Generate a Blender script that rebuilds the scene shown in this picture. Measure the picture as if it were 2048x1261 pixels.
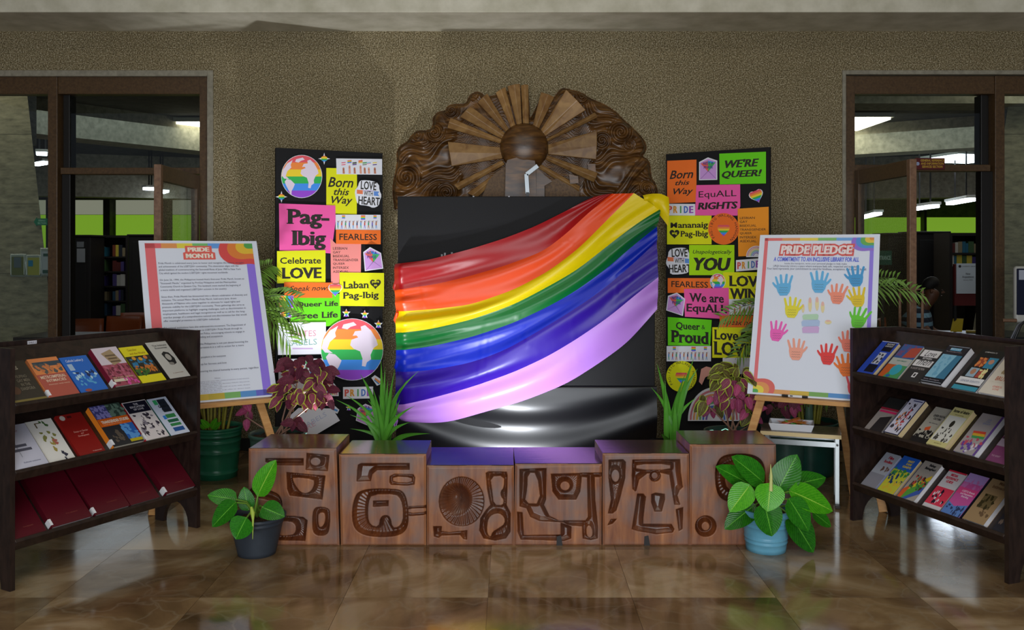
import bpy, bmesh, math, random
import numpy as np
from math import sin, cos, pi, radians
from mathutils import Vector, Matrix
from mathutils.geometry import tessellate_polygon
random.seed(7); rng = np.random.default_rng(7)
for o in list(bpy.data.objects): bpy.data.objects.remove(o)
SC = bpy.context.scene
COL = SC.collection

# ---------------------------------------------------------------- camera, world, lights, exposure
F = 1800.0; CX = 1024.0; HY = 500.0; EYE = 1.45
cam = bpy.data.cameras.new('camera'); co = bpy.data.objects.new('camera', cam); COL.objects.link(co)
cam.sensor_width = 36; cam.lens = 36*F/2048; cam.shift_y = -(630.5-HY)/2048
co.location = (0, 0, EYE); co.rotation_euler = (pi/2, 0, 0); cam.clip_end = 200
SC.camera = co
w = bpy.data.worlds.new('world'); SC.world = w; w.use_nodes = True
w.node_tree.nodes['Background'].inputs[0].default_value = (0.72, 0.82, 1.0, 1)
w.node_tree.nodes['Background'].inputs[1].default_value = 0.16
SC.view_settings.view_transform = 'Standard'; SC.view_settings.look = 'None'
SC.view_settings.exposure = 0.0; SC.view_settings.gamma = 1.0
try: SC.view_settings.use_curve_mapping = False
except Exception: pass

def area(name, loc, rot, sx, sy, power, col=(1, 1, 1), spread=180):
    l = bpy.data.lights.new(name, 'AREA'); l.shape = 'RECTANGLE'; l.size = sx; l.size_y = sy
    l.energy = power; l.color = col; l.spread = radians(spread)
    o = bpy.data.objects.new(name, l); o.location = loc; o.rotation_euler = rot; COL.objects.link(o); return o
def spot(name, loc, target, power, ang, blend=0.6, rad=0.04, col=(1, 1, 1)):
    l = bpy.data.lights.new(name, 'SPOT'); l.energy = power; l.spot_size = radians(ang); l.spot_blend = blend
    l.shadow_soft_size = rad; l.color = col
    o = bpy.data.objects.new(name, l); o.location = loc
    o.rotation_euler = (Vector(target)-Vector(loc)).to_track_quat('-Z', 'Y').to_euler(); COL.objects.link(o); return o
# daylight from the open entrance behind the camera
area('entrance_daylight', (0, -2.2, 1.35), (radians(91), 0, 0), 4.6, 2.4, 215, (0.92, 0.96, 1.0))
area('lobby_overhead_fill', (0, 2.6, 3.9), (0, 0, 0), 3.5, 1.2, 42, (1.0, 0.95, 0.85))  # added fill from overhead, not a known fixture; brightens beam and lobby
# small floor spotlights behind the stools
spot('floor_spot_centre', (0.02, 5.0, 0.16), (0.02, 5.95, 0.60), 85, 95, 1.0, 0.07, (0.9, 0.94, 1.0))
spot('floor_spot_left', (-1.10, 5.30, 0.12), (-1.15, 6.15, 3.0), 85, 84, 0.8, 0.03, (0.95, 0.97, 1.0))
spot('floor_spot_right', (1.24, 5.30, 0.12), (1.3, 6.15, 3.0), 90, 84, 0.8, 0.03, (0.95, 0.97, 1.0))

# ---------------------------------------------------------------- helpers
def at(px, py, Y):
    return Vector(((px-CX)*Y/F, Y, EYE-(py-HY)*Y/F))
def lin(c):
    if isinstance(c, str):
        c = c.lstrip('#'); c = [int(c[i:i+2], 16)/255 for i in (0, 2, 4)]
        c = [x/12.92 if x <= .04045 else ((x+.055)/1.055)**2.4 for x in c]
    return (c[0], c[1], c[2], 1)
MATS = {}
def mat(c, rough=0.6, metal=0.0, spec=0.5, emit=0, name=None, sheen=0, coat=0, trans=0):
    key = (str(c), rough, metal, spec, emit, sheen, coat, trans)
    if key in MATS: return MATS[key]
    m = bpy.data.materials.new(name or 'paint'); m.use_nodes = True
    b = m.node_tree.nodes['Principled BSDF']
    b.inputs['Base Color'].default_value = lin(c); b.inputs['Roughness'].default_value = rough
    b.inputs['Metallic'].default_value = metal; b.inputs['Specular IOR Level'].default_value = spec
    b.inputs['Sheen Weight'].default_value = sheen; b.inputs['Coat Weight'].default_value = coat
    b.inputs['Transmission Weight'].default_value = trans
    if emit:
        b.inputs['Emission Color'].default_value = lin(c); b.inputs['Emission Strength'].default_value = emit
    MATS[key] = m; return m
class NT:
    def __init__(s, name):
        s.m = bpy.data.materials.new(name); s.m.use_nodes = True; s.t = s.m.node_tree
        s.b = s.t.nodes['Principled BSDF']
    def n(s, typ, **kw):
        nd = s.t.nodes.new(typ)
        for k, v in kw.items():
            if k.startswith('i_'):
                k2 = k[2:]; k2 = int(k2) if k2.isdigit() else k2.replace('_', ' ')
                if isinstance(v, tuple) and len(v) == 2 and hasattr(v[0], 'outputs'): s.t.links.new(v[0].outputs[v[1]], nd.inputs[k2])
                elif hasattr(v, 'outputs'): s.t.links.new(v.outputs[0], nd.inputs[k2])
                else: nd.inputs[k2].default_value = v
            else: setattr(nd, k, v)
        return nd
    def ramp(s, fac, stops, interp='LINEAR'):
        r = s.t.nodes.new('ShaderNodeValToRGB'); r.color_ramp.interpolation = interp
        e = r.color_ramp.elements
        while len(e) > 1: e.remove(e[-1])
        e[0].position = stops[0][0]; e[0].color = lin(stops[0][1])
        for p, c in stops[1:]:
            x = e.new(p); x.color = lin(c)
        s.t.links.new(fac.outputs[0] if hasattr(fac, 'outputs') else fac, r.inputs[0]); return r
    def mix(s, fac, a, b, typ='MIX'):
        x = s.t.nodes.new('ShaderNodeMix'); x.data_type = 'RGBA'; x.blend_type = typ
        for i, v in ((0, fac), (6, a), (7, b)):
            if hasattr(v, 'outputs'): s.t.links.new(v.outputs[0 if v.type != 'MIX' else 2], x.inputs[i])
            elif hasattr(v, 'is_linked'): s.t.links.new(v, x.inputs[i])
            elif i == 0: x.inputs[0].default_value = v
            else: x.inputs[i].default_value = lin(v)
        return x
    def col(s, nd): s.t.links.new(nd.outputs[2] if nd.type == 'MIX' else nd.outputs[0], s.b.inputs['Base Color']); return s
    def bump(s, h, strength=.3, dist=.01):
        b = s.t.nodes.new('ShaderNodeBump'); b.inputs['Strength'].default_value = strength; b.inputs['Distance'].default_value = dist
        s.t.links.new(h.outputs[0], b.inputs['Height']); s.t.links.new(b.outputs[0], s.b.inputs['Normal']); return s
    def set(s, **kw):
        for k, v in kw.items(): s.b.inputs[k.replace('_', ' ')].default_value = v
        return s

class MB:
    """collects polygons; build() links them as one mesh object"""
    def __init__(s): s.v = []; s.f = []; s.mi = []; s.sm = []
    def add(s, vs, fs, mi=0, smooth=False):
        o = len(s.v); s.v.extend([tuple(v) for v in vs]); s.f.extend([tuple(i+o for i in f) for f in fs])
        s.mi.extend([mi]*len(fs)); s.sm.extend([smooth]*len(fs)); return s
    def box(s, a, b, mi=0):
        x0, y0, z0 = a; x1, y1, z1 = b
        return s.add([(x0,y0,z0),(x1,y0,z0),(x1,y1,z0),(x0,y1,z0),(x0,y0,z1),(x1,y0,z1),(x1,y1,z1),(x0,y1,z1)],
                     [(0,3,2,1),(4,5,6,7),(0,1,5,4),(1,2,6,5),(2,3,7,6),(3,0,4,7)], mi)
    def hexa(s, p, mi=0):   # 8 points: bottom loop then top loop
        return s.add(p, [(0,3,2,1),(4,5,6,7),(0,1,5,4),(1,2,6,5),(2,3,7,6),(3,0,4,7)], mi)
    def bar(s, a, b, w, d=None, mi=0, up=(0, 0, 1)):
        a, b = Vector(a), Vector(b); d = d or w; t = (b-a).normalized(); u = Vector(up)
        if abs(t.dot(u)) > .97: u = Vector((0, 1, 0))
        r = t.cross(u).normalized()*(w/2); q = r.cross(t).normalized()*(d/2)
        return s.hexa([a-r-q, a+r-q, a+r+q, a-r+q, b-r-q, b+r-q, b+r+q, b-r+q], mi)
    def tube(s, pts, r, n=8, mi=0, caps=True):
        pts = [Vector(p) for p in pts]; m = len(pts); o = []; prev = None
        for i, p in enumerate(pts):
            t = (pts[min(i+1, m-1)]-pts[max(i-1, 0)]).normalized()
            if prev is None:
                u = Vector((0, 0, 1)) if abs(t.z) < .9 else Vector((1, 0, 0)); prev = t.cross(u).normalized()
            prev = (prev-t*prev.dot(t)).normalized(); q = t.cross(prev)
            rr = r[i] if isinstance(r, (list, tuple)) else r
            for k in range(n):
                a = 2*pi*k/n; o.append(p+prev*(rr*cos(a))+q*(rr*sin(a)))
        f = [(i*n+k, i*n+(k+1) % n, (i+1)*n+(k+1) % n, (i+1)*n+k) for i in range(m-1) for k in range(n)]
        s.add(o, f, mi, True)
        if caps:
            s.add(o[:n], [tuple(range(n))[::-1]], mi); s.add(o[-n:], [tuple(range(n))], mi)
        return s
    def lathe(s, prof, n=32, c=(0, 0, 0), mi=0, smooth=True):
        o = [(c[0]+r*cos(2*pi*k/n), c[1]+r*sin(2*pi*k/n), c[2]+z) for r, z in prof for k in range(n)]
        f = [(i*n+k, i*n+(k+1) % n, (i+1)*n+(k+1) % n, (i+1)*n+k) for i in range(len(prof)-1) for k in range(n)]
        s.add(o, f, mi, smooth)
        if prof[0][0] > 1e-4: s.add(o[:n], [tuple(range(n))[::-1]], mi)
        return s
    def grid(s, fn, nu, nv, mi=0, smooth=True):
        vs = [fn(i/nu, j/nv) for j in range(nv+1) for i in range(nu+1)]
        fs = [(j*(nu+1)+i, j*(nu+1)+i+1, (j+1)*(nu+1)+i+1, (j+1)*(nu+1)+i) for j in range(nv) for i in range(nu)]
        return s.add(vs, fs, mi, smooth)
    def poly(s, pts, y, mi=0, thick=0.0):
        """flat polygon in local x,z at depth y (front faces -y)"""
        n = len(pts); tri = tessellate_polygon([[Vector((p[0], p[1], 0)) for p in pts]])
        vs = [(p[0], y, p[1]) for p in pts]; fs = []
        for t in tri:
            a, b, c = [Vector(pts[i]) for i in t]
            cr = (b-a).x*(c-a).y-(b-a).y*(c-a).x
            fs.append(tuple(t) if cr > 0 else tuple(t)[::-1])
        s.add(vs, fs, mi)
        if thick:
            s.add([(p[0], y+thick, p[1]) for p in pts], [f[::-1] for f in fs], mi)
            area2 = sum(pts[i][0]*pts[(i+1) % n][1]-pts[(i+1) % n][0]*pts[i][1] for i in range(n))
            q = [(i, (i+1) % n, n+(i+1) % n, n+i) for i in range(n)]
            if area2 > 0: q = [k[::-1] for k in q]
            s.add(vs+[(p[0], y+thick, p[1]) for p in pts], q, mi)
        return s
    def build(s, name, mats, parent=None, bevel=0, label=None, kind=None, seg=2):
        me = bpy.data.meshes.new(name); me.from_pydata(s.v, [], s.f)
        if not isinstance(mats, (list, tuple)): mats = [mats]
        for m in mats: me.materials.append(m)
        if len(mats) > 1: me.polygons.foreach_set('material_index', s.mi)
        me.polygons.foreach_set('use_smooth', s.sm); me.update()
        o = bpy.data.objects.new(name, me); COL.objects.link(o)
        if parent is not None: o.parent = parent
        if bevel:
            b = o.modifiers.new('bevel', 'BEVEL'); b.width = bevel; b.segments = seg; b.limit_method = 'ANGLE'
        if label: o['label'] = label
        if kind: o['kind'] = kind
        return o
def struct(o): o['kind'] = 'structure'; return o
def tag(o, label, cat, group=None):
    o['label'] = label; o['category'] = cat
    if group: o['group'] = group
    return o
def thing(name, label, cat, loc=(0, 0, 0), rz=0, group=None):
    o = bpy.data.objects.new(name, None); COL.objects.link(o); o.location = loc; o.rotation_euler = (0, 0, rz)
    o.empty_display_size = .1
    return tag(o, label, cat, group)
class Plane:
    """a real plane in the room: origin O, right U, up V; local coords are x=U, y=away from viewer, z=V"""
    def __init__(s, O, U, V):
        s.O = Vector(O); s.U = Vector(U).normalized(); s.V = Vector(V).normalized(); s.N = s.U.cross(s.V)
        s.M = Matrix.Translation(s.O) @ Matrix((s.U, -s.N, s.V)).transposed().to_4x4()
    def uv(s, px, py):
        d = Vector(((px-CX)/F, 1, (HY-py)/F)); e = Vector((0, 0, EYE))
        t = (s.O-e).dot(s.N)/d.dot(s.N); p = e+d*t-s.O
        return (p.dot(s.U), p.dot(s.V))
    def q(s, pts): return [s.uv(*p) for p in pts]
def pthing(name, label, cat, pl, group=None):
    o = bpy.data.objects.new(name, None); COL.objects.link(o); o.matrix_world = pl.M; return tag(o, label, cat, group)
def zc(pts, ox, oy, sc): return [(ox+x/sc, oy+y/sc) for x, y in pts]

# ---- lettering: the built-in font turned into flat print
_TC = {}
def glyphs(body, bold=0.0, res=2, space=1.0, serif=False, align='CENTER', line=1.0):
    k = (body, bold, res, space, serif, align, line)
    if k in _TC: return _TC[k]
    cu = bpy.data.curves.new('print', 'FONT'); cu.body = body; cu.align_x = align; cu.resolution_u = res
    cu.offset = bold; cu.space_character = space; cu.space_line = line
    ob = bpy.data.objects.new('print', cu)
    me = bpy.data.meshes.new_from_object(ob)
    v = np.array([x.co[:2] for x in me.vertices]).reshape(-1, 2)
    f = [tuple(p.vertices) for p in me.polygons]
    if serif:
        from collections import Counter
        ec = Counter()
        for p in f:
            for i in range(len(p)): ec[tuple(sorted((p[i], p[(i+1) % len(p)])))] += 1
        add = []
        ys = v[:, 1]
        base = 0-bold; xh = max(glyphs('x', bold)[0][:, 1]); cp = max(glyphs('H', bold)[0][:, 1])
        for (a, b), c in ec.items():
            if c == 1 and abs(v[a][1]-v[b][1]) < 1e-3:
                L = abs(v[a][0]-v[b][0]); y = v[a][1]
                if .05 < L < .3 and (abs(y-base) < .012 or abs(y-xh) < .012 or abs(y-cp) < .012 or abs(y-cp-.03) < .02):
                    x0, x1 = sorted((v[a][0], v[b][0])); e = .05; t = .045
                    if abs(y-base) < .012: add.append((x0-e, y, x1+e, y+t))
                    else: add.append((x0-e, y-t, x1+.01, y))
        v = list(map(tuple, v))
        for x0, y0, x1, y1 in add:
            n = len(v); v += [(x0, y0), (x1, y0), (x1, y1), (x0, y1)]; f.append((n, n+1, n+2, n+3))
        v = np.array(v)
    bpy.data.objects.remove(ob); bpy.data.curves.remove(cu); bpy.data.meshes.remove(me)
    _TC[k] = (v, f); return _TC[k]
def flipped(v, f):
    o = []
    for p in f:
        a = sum(v[p[i]][0]*v[p[(i+1) % len(p)]][1]-v[p[(i+1) % len(p)]][0]*v[p[i]][1] for i in range(len(p)))
        o.append(p if a > 0 else p[::-1])
    return o
def text_into(mb, body, x0, z0, x1, z1, y, mi=0, bold=0.0, shear=0.0, ang=0.0, **kw):
    extra = max(0.0, bold-.016) if bold < .1 else 0.0
    v, f = glyphs(body, bold-extra, **kw)
    if len(v) == 0: return
    if extra:   # heavier strokes: the same print laid again a hair to each side
        n0 = len(v); f = list(f)+[tuple(i+n0 for i in p) for p in f]+[tuple(i+2*n0 for i in p) for p in f]
        v = np.vstack([v-[extra*1.2, 0], v+[extra*1.2, 0], v])
    if shear: v = np.column_stack([v[:, 0]+v[:, 1]*shear, v[:, 1]])
    mn, mx = v.min(0), v.max(0); sc = np.array([(x1-x0), (z1-z0)])/np.maximum(mx-mn, 1e-6)
    p = (v-mn)*sc+np.array([x0, z0])
    if ang:
        c = np.array([(x0+x1)/2, (z0+z1)/2]); d = p-c; ca, sa = cos(ang), sin(ang)
        p = c+np.column_stack([d[:, 0]*ca-d[:, 1]*sa, d[:, 0]*sa+d[:, 1]*ca])
    n3 = len(p)//3 if extra else len(p)+1
    mb.add([(a, y+.00012*(i//n3), b) for i, (a, b) in enumerate(p)], flipped(p, f), mi)
def arc_text(mb, body, cx, cz, r, h, y, a0, a1, mi=0, bold=0.0):
    n = len(body)
    for i, ch in enumerate(body):
        if ch == ' ': continue
        a = a0+(a1-a0)*i/(n-1); v, f = glyphs(ch, bold)
        if len(v) == 0: continue
        s = h/.7; p = v*s; ca, sa = cos(a-pi/2), sin(a-pi/2)
        p = np.column_stack([p[:, 0]*ca-p[:, 1]*sa+cx+r*cos(a), p[:, 0]*sa+p[:, 1]*ca+cz+r*sin(a)])
        mb.add([(u, y, w_) for u, w_ in p], flipped(p, f), mi)
def circle(cx, cz, r, n=32, a0=0, a1=2*pi):
    return [(cx+r*cos(a0+(a1-a0)*i/n), cz+r*sin(a0+(a1-a0)*i/n)) for i in range(n if a1-a0 > 6.28 else n+1)]

# ---- heightfield carving
def sdist(P, poly):
    """signed distance (positive inside) of points P (n,2) to a closed polygon"""
    A = np.array(poly, float); B = np.roll(A, -1, 0); d = np.full(len(P), 1e9); ins = np.zeros(len(P), bool)
    for a, b in zip(A, B):
        e = b-a; wv = P-a; t = np.clip((wv@e)/max(e@e, 1e-12), 0, 1)
        d = np.minimum(d, np.hypot(*(wv-t[:, None]*e).T))
        c = (a[1] > P[:, 1]) != (b[1] > P[:, 1])
        with np.errstate(divide='ignore', invalid='ignore'):
            x = (b[0]-a[0])*(P[:, 1]-a[1])/(b[1]-a[1])+a[0]
        ins ^= c & (P[:, 0] < x)
    return np.where(ins, d, -d)
def smooth(x): x = np.clip(x, 0, 1); return x*x*(3-2*x)
def rounded(poly, it=2):
    p = [np.array(q, float) for q in poly]
    for _ in range(it):
        o = []
        for i in range(len(p)):
            a, b = p[i], p[(i+1) % len(p)]; o += [a*.75+b*.25, a*.25+b*.75]
        p = o
    return [tuple(q) for q in p]
# ---------------------------------------------------------------- materials of the setting
def m_floor():
    n = NT('polished_brown_marble'); tc = n.n('ShaderNodeTexCoord'); oi = n.n('ShaderNodeObjectInfo')
    sc = n.n('ShaderNodeVectorMath', operation='SCALE', i_0=(1.0, 1.0, 1.0)); n.t.links.new(oi.outputs['Random'], sc.inputs['Scale'])
    sc2 = n.n('ShaderNodeVectorMath', operation='SCALE', i_0=sc); sc2.inputs['Scale'].default_value = 37.0
    add = n.n('ShaderNodeVectorMath', operation='ADD', i_0=(tc, 'Object'), i_1=sc2)
    a = n.n('ShaderNodeTexNoise', i_Vector=add, i_Scale=2.2, i_Detail=6.0, i_Roughness=.55, i_Distortion=.9)
    r = n.ramp(a, [(.28, '#5c4830'), (.45, '#84694a'), (.56, '#9e825e'), (.68, '#bca482')])
    wd = n.n('ShaderNodeTexNoise', i_Vector=add, i_Scale=3.0, i_Detail=3.0); wm = n.n('ShaderNodeMix', data_type='VECTOR'); wm.inputs[0].default_value = .35
    n.t.links.new(add.outputs[0], wm.inputs[4]); n.t.links.new(wd.outputs['Color'], wm.inputs[5])
    v = n.n('ShaderNodeTexVoronoi', feature='DISTANCE_TO_EDGE', i_Vector=(wm, 1), i_Scale=5.5)
    vr = n.ramp(v, [(0.0, (1, 1, 1)), (.02, (.5, .5, .5)), (.05, (0, 0, 0))])
    mx = n.mix(.0, r, '#a89a84'); mul = n.n('ShaderNodeMath', operation='MULTIPLY', i_0=vr, i_1=.32)
    n.t.links.new(mul.outputs[0], mx.inputs[0])
    tint = n.ramp((oi.outputs['Random']), [(0, (.62, .6, .58)), (1, (1.0, 1.0, 1.0))])
    n.col(n.mix(1.0, mx, tint, 'MULTIPLY'))
    rr = n.n('ShaderNodeMapRange', i_Value=a, i_3=.055, i_4=.17); n.t.links.new(rr.outputs[0], n.b.inputs['Roughness'])
    wv = n.n('ShaderNodeTexNoise', i_Vector=add, i_Scale=9.0, i_Detail=2.0)
    n.bump(wv, .035, .01).set(Specular_IOR_Level=.8); return n.m
def m_pebble():
    n = NT('pebble_washed_wall'); tc = n.n('ShaderNodeTexCoord')
    v = n.n('ShaderNodeTexVoronoi', i_Vector=(tc, 'Object'), i_Scale=150.0)
    no = n.n('ShaderNodeTexNoise', i_Vector=(tc, 'Object'), i_Scale=120.0, i_Detail=2.0, i_Roughness=.6)
    big = n.n('ShaderNodeTexNoise', i_Vector=(tc, 'Object'), i_Scale=1.3, i_Detail=3.0)
    r = n.ramp(no, [(.32, '#5e4f32'), (.46, '#8f8060'), (.56, '#b8aa86'), (.7, '#e8dfc6')])
    g = n.ramp(v, [(0.0, (1, 1, 1)), (.5, (.8, .8, .8)), (.75, (.55, .55, .52))])
    x = n.mix(1.0, r, g, 'MULTIPLY')
    n.col(n.mix(1.0, x, n.ramp(big, [(.3, (.86, .84, .8)), (.7, (1, 1, 1))]), 'MULTIPLY'))
    n.bump(no, .7, .006).set(Roughness=.85, Specular_IOR_Level=.25); return n.m
def m_noise(name, c0, c1, scale, rough=.8, bump=.2, det=5.0, dist=.004, vec=None, spec=.4):
    n = NT(name); tc = n.n('ShaderNodeTexCoord'); src = (tc, 'Object')
    if vec: src = n.n('ShaderNodeMapping', i_Vector=(tc, 'Object'), i_Scale=vec)
    a = n.n('ShaderNodeTexNoise', i_Vector=src, i_Scale=scale, i_Detail=det, i_Roughness=.6)
    n.col(n.ramp(a, [(.3, c0), (.7, c1)])); n.bump(a, bump, dist).set(Roughness=rough, Specular_IOR_Level=spec); return n.m
M_FLOOR = m_floor(); M_WALL = m_pebble()
M_CONC = m_noise('board_marked_concrete', '#8d8a78', '#b8b4a0', 14, .8, .2)
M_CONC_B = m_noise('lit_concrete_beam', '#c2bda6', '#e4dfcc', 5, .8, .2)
M_TRIMC = m_noise('smooth_cement_trim', '#847f70', '#a29c8a', 30, .7, .1)
M_BRONZE = m_noise('brown_anodised_frame', '#46321e', '#60482c', 60, .4, .03, spec=.5)
M_BRONZEL = m_noise('worn_bronze_frame', '#6d4f3c', '#8b6b52', 40, .45, .03)
M_DARKFR = mat('#15110d', .45)
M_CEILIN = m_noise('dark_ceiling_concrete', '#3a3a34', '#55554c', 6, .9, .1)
M_STONE = m_noise('travertine_cladding', '#6a6450', '#a8a084', 7, .45, .1, vec=(1, 1, 3))
M_GLASS = NT('clear_glass').m
_g = M_GLASS.node_tree; _g.nodes.clear()
_o = _g.nodes.new('ShaderNodeOutputMaterial'); _t = _g.nodes.new('ShaderNodeBsdfTransparent'); _t.inputs[0].default_value = (.86, .9, .88, 1)
_gl = _g.nodes.new('ShaderNodeBsdfGlossy'); _gl.inputs['Roughness'].default_value = .01
_mx = _g.nodes.new('ShaderNodeMixShader'); _fr = _g.nodes.new('ShaderNodeFresnel'); _fr.inputs[0].default_value = 1.45
_ge = _g.nodes.new('ShaderNodeNewGeometry'); _mr = _g.nodes.new('ShaderNodeMapRange'); _mr.inputs[3].default_value = 1.45; _mr.inputs[4].default_value = 1/1.45
_g.links.new(_ge.outputs['Backfacing'], _mr.inputs[0]); _g.links.new(_mr.outputs[0], _fr.inputs[0])
_g.links.new(_fr.outputs[0], _mx.inputs[0]); _g.links.new(_t.outputs[0], _mx.inputs[1]); _g.links.new(_gl.outputs[0], _mx.inputs[2]); _g.links.new(_mx.outputs[0], _o.inputs[0])

WY = 6.5      # plane of the pebble wall
# ---------------------------------------------------------------- floor
fl = struct(MB().box((-15, -4, -.12), (15, 26, -.006)).build('floor', M_FLOOR))
tm = None
for j in range(8):
    for i in range(13):
        x = -1.30+.6*(i-4)-.6; y = 3.75+.6*(j-2)
        if tm is None:
            tm = MB().box((.0008, .0008, -.02), (.5992, .5992, 0)).build('floor_tile', M_FLOOR, fl); o = tm
        else:
            o = tm.copy(); COL.objects.link(o)
        o.location = (x, y, 0)
# ---------------------------------------------------------------- back wall with two door openings
XL = (427-CX)*WY/F; XR = (1684-CX)*WY/F; ZT = EYE+(HY-141)*WY/F
struct(MB().box((XL, WY, 0), (XR, WY+.3, 4.2)).build('wall_back', M_WALL))
struct(MB().box((-15, WY, ZT), (XL, WY+.3, 4.2)).build('wall_over_left_door', M_WALL))
struct(MB().box((XR, WY, ZT), (15, WY+.3, 4.2)).build('wall_over_right_door', M_WALL))
struct(MB().box((XL+.001, WY-.012, 0), (XR-.001, WY, .09)).build('baseboard_back', mat('#1d1813', .4), bevel=.003))
tw = 12*WY/F
n_ = 1
for (a, b) in (((XL-tw, WY-.012, 0), (XL, WY+.3, ZT)), ((-9, WY-.012, ZT-tw), (XL-tw, WY+.3, ZT)),
               ((XR, WY-.012, 0), (XR+tw*.6, WY+.3, ZT)), ((XR+tw*.6, WY-.012, ZT-tw*.7), (9, WY+.3, ZT))):
    struct(MB().box(a, b).build('trim_%d' % n_, M_TRIMC, bevel=.004)); n_ += 1
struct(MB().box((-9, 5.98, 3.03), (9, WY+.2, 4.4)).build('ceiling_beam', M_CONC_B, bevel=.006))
struct(MB().box((-9, -4, 4.05), (9, 5.98, 4.2)).build('ceiling', M_CONC))

# ---------------------------------------------------------------- glazed door frames
def zpy(py, Y=WY): return EYE+(HY-py)*Y/F
def xpx(px, Y=WY): return (px-CX)*Y/F
def fr(name, x0, x1, y0, y1, root, m, Y=WY+.02, d=.1, bev=.003, label=None):
    return MB().box((xpx(x0), Y, zpy(y1)), (xpx(x1), Y+d, zpy(y0))).build(name, m, root, bevel=bev, label=label)
FLY = HY+EYE*F/WY   # floor line
dl = struct(bpy.data.objects.new('door_1', None)); COL.objects.link(dl)
fr('mullion', 94, 113, 151, FLY, dl, M_BRONZE, WY+.01, .12)
fr('jamb', 398, 415, 151, FLY, dl, M_BRONZE, WY+.01, .12)
fr('header', 113, 398, 151, 187, dl, M_BRONZE)
fr('header', -400, 94, 151, 187, dl, M_BRONZE)
fr('stop_strip', 118, 131, 187, 336, dl, M_DARKFR, WY+.06, .1)
fr('stop_strip', 113, 118, 187, FLY, dl, M_BRONZE, WY+.1, .1)
fr('transom_bar', 118, 398, 335, 348, dl, M_BRONZE)
fr('door_stile', 118, 135, 348, FLY, dl, M_DARKFR, WY+.04, .08)
fr('transom_pane', 131, 398, 187, 335, dl, M_GLASS, WY+.07, .008, 0)
fr('side_pane', -400, 94, 187, FLY, dl, M_GLASS, WY+.07, .008, 0)
dr = struct(bpy.data.objects.new('door_2', None)); COL.objects.link(dr)
fr('jamb', 1690, 1711, 151, FLY, dr, M_BRONZE, WY+.01, .12)
fr('mullion', 1992, 2011, 151, FLY, dr, M_BRONZE, WY+.01, .12)
fr('header', 1711, 1992, 151, 187, dr, M_BRONZE)
fr('header', 2011, 2450, 151, 187, dr, M_BRONZE)
fr('stop_strip', 1971, 1984, 187, 336, dr, M_DARKFR, WY+.06, .1)
fr('stop_strip', 1984, 1992, 187, FLY, dr, M_DARKFR, WY+.1, .1)
fr('transom_bar', 1711, 1984, 329, 342, dr, M_BRONZE)
fr('door_stile', 1968, 1992, 342, FLY, dr, M_DARKFR, WY+.04, .08)
fr('transom_pane', 1711, 1971, 187, 329, dr, M_GLASS, WY+.07, .008, 0)
fr('side_pane', 2011, 2450, 187, FLY, dr, M_GLASS, WY+.07, .008, 0)
def leaf_door(name, xh, yh, xf, yf, ztop, label):
    L = math.hypot(xf-xh, yf-yh); rz = math.atan2(yf-yh, xf-xh)
    r = struct(bpy.data.objects.new(name, None)); COL.objects.link(r); r.location = (xh, yh, 0); r.rotation_euler = (0, 0, rz)
    r['label'] = label
    t = .022
    MB().box((0, -t, .02), (.06, t, ztop)).build('stile', M_BRONZE, r, bevel=.003)
    MB().box((L-.045, -t, .02), (L, t, ztop)).build('stile', M_BRONZEL, r, bevel=.003)
    MB().box((.06, -t, ztop-.10), (L-.045, t, ztop)).build('top_rail', M_BRONZE, r, bevel=.003)
    MB().box((.06, -t, .02), (L-.045, t, .14)).build('bottom_rail', M_BRONZE, r, bevel=.003)
    MB().box((.06, -.004, .14), (L-.045, .004, ztop-.1)).build('pane', M_GLASS, r)
    for s in (-1, 1):
        MB().tube([(L-.03, s*t, .95), (L-.03, s*(t+.05), .95), (L-.03, s*(t+.05), 1.2), (L-.03, s*t, 1.2)], .009).build('door_handle', M_BRONZEL, r)
    return r
leaf_door('door_3', -2.275, WY-.01, -2.215, 5.62, 1.985, 'open glass door leaf of the left doorway')
leaf_door('door_4', 2.495, WY-.01, 2.515, 5.64, 2.02, 'open glass door leaf of the right doorway')

# ---------------------------------------------------------------- library interior behind the doors
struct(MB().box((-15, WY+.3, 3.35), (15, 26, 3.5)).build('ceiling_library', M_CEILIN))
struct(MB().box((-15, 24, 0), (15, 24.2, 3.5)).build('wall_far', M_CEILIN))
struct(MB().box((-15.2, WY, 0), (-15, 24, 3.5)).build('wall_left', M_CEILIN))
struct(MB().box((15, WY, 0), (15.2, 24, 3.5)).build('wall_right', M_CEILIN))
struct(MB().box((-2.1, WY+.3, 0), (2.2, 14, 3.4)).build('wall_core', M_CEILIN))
def beam(name, A, B, w, z0, z1, m=M_CONC):
    A = Vector((A[0], A[1], 0)); B = Vector((B[0], B[1], 0)); t = (B-A).normalized(); r = Vector((t.y, -t.x, 0))*w/2
    p = [A-r, A+r, B+r, B-r]
    return struct(MB().hexa([Vector((q.x, q.y, z0)) for q in p]+[Vector((q.x, q.y, z1)) for q in p]).build(name, m))
beam('ceiling_beam_library', (-7.5, 9.4), (-1.2, 18.5), .5, 2.9, 3.35)
beam('ceiling_beam_library', (2.3, 16.0), (8.8, 11.5), .5, 2.9, 3.35)
beam('ceiling_beam_library', (2.3, 8.0), (15, 8.0), .4, 2.72, 3.35, M_CONC)
beam('ceiling_beam_library', (-15, 8.2), (-2.3, 8.2), .4, 3.0, 3.35, M_CEILIN)
beam('ceiling_beam_library', (-12.5, 16.5), (-2.2, 20.5), .5, 2.5, 3.35)
beam('ceiling_beam_library', (2.2, 20.5), (14, 16.5), .5, 2.5, 3.35)
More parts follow.
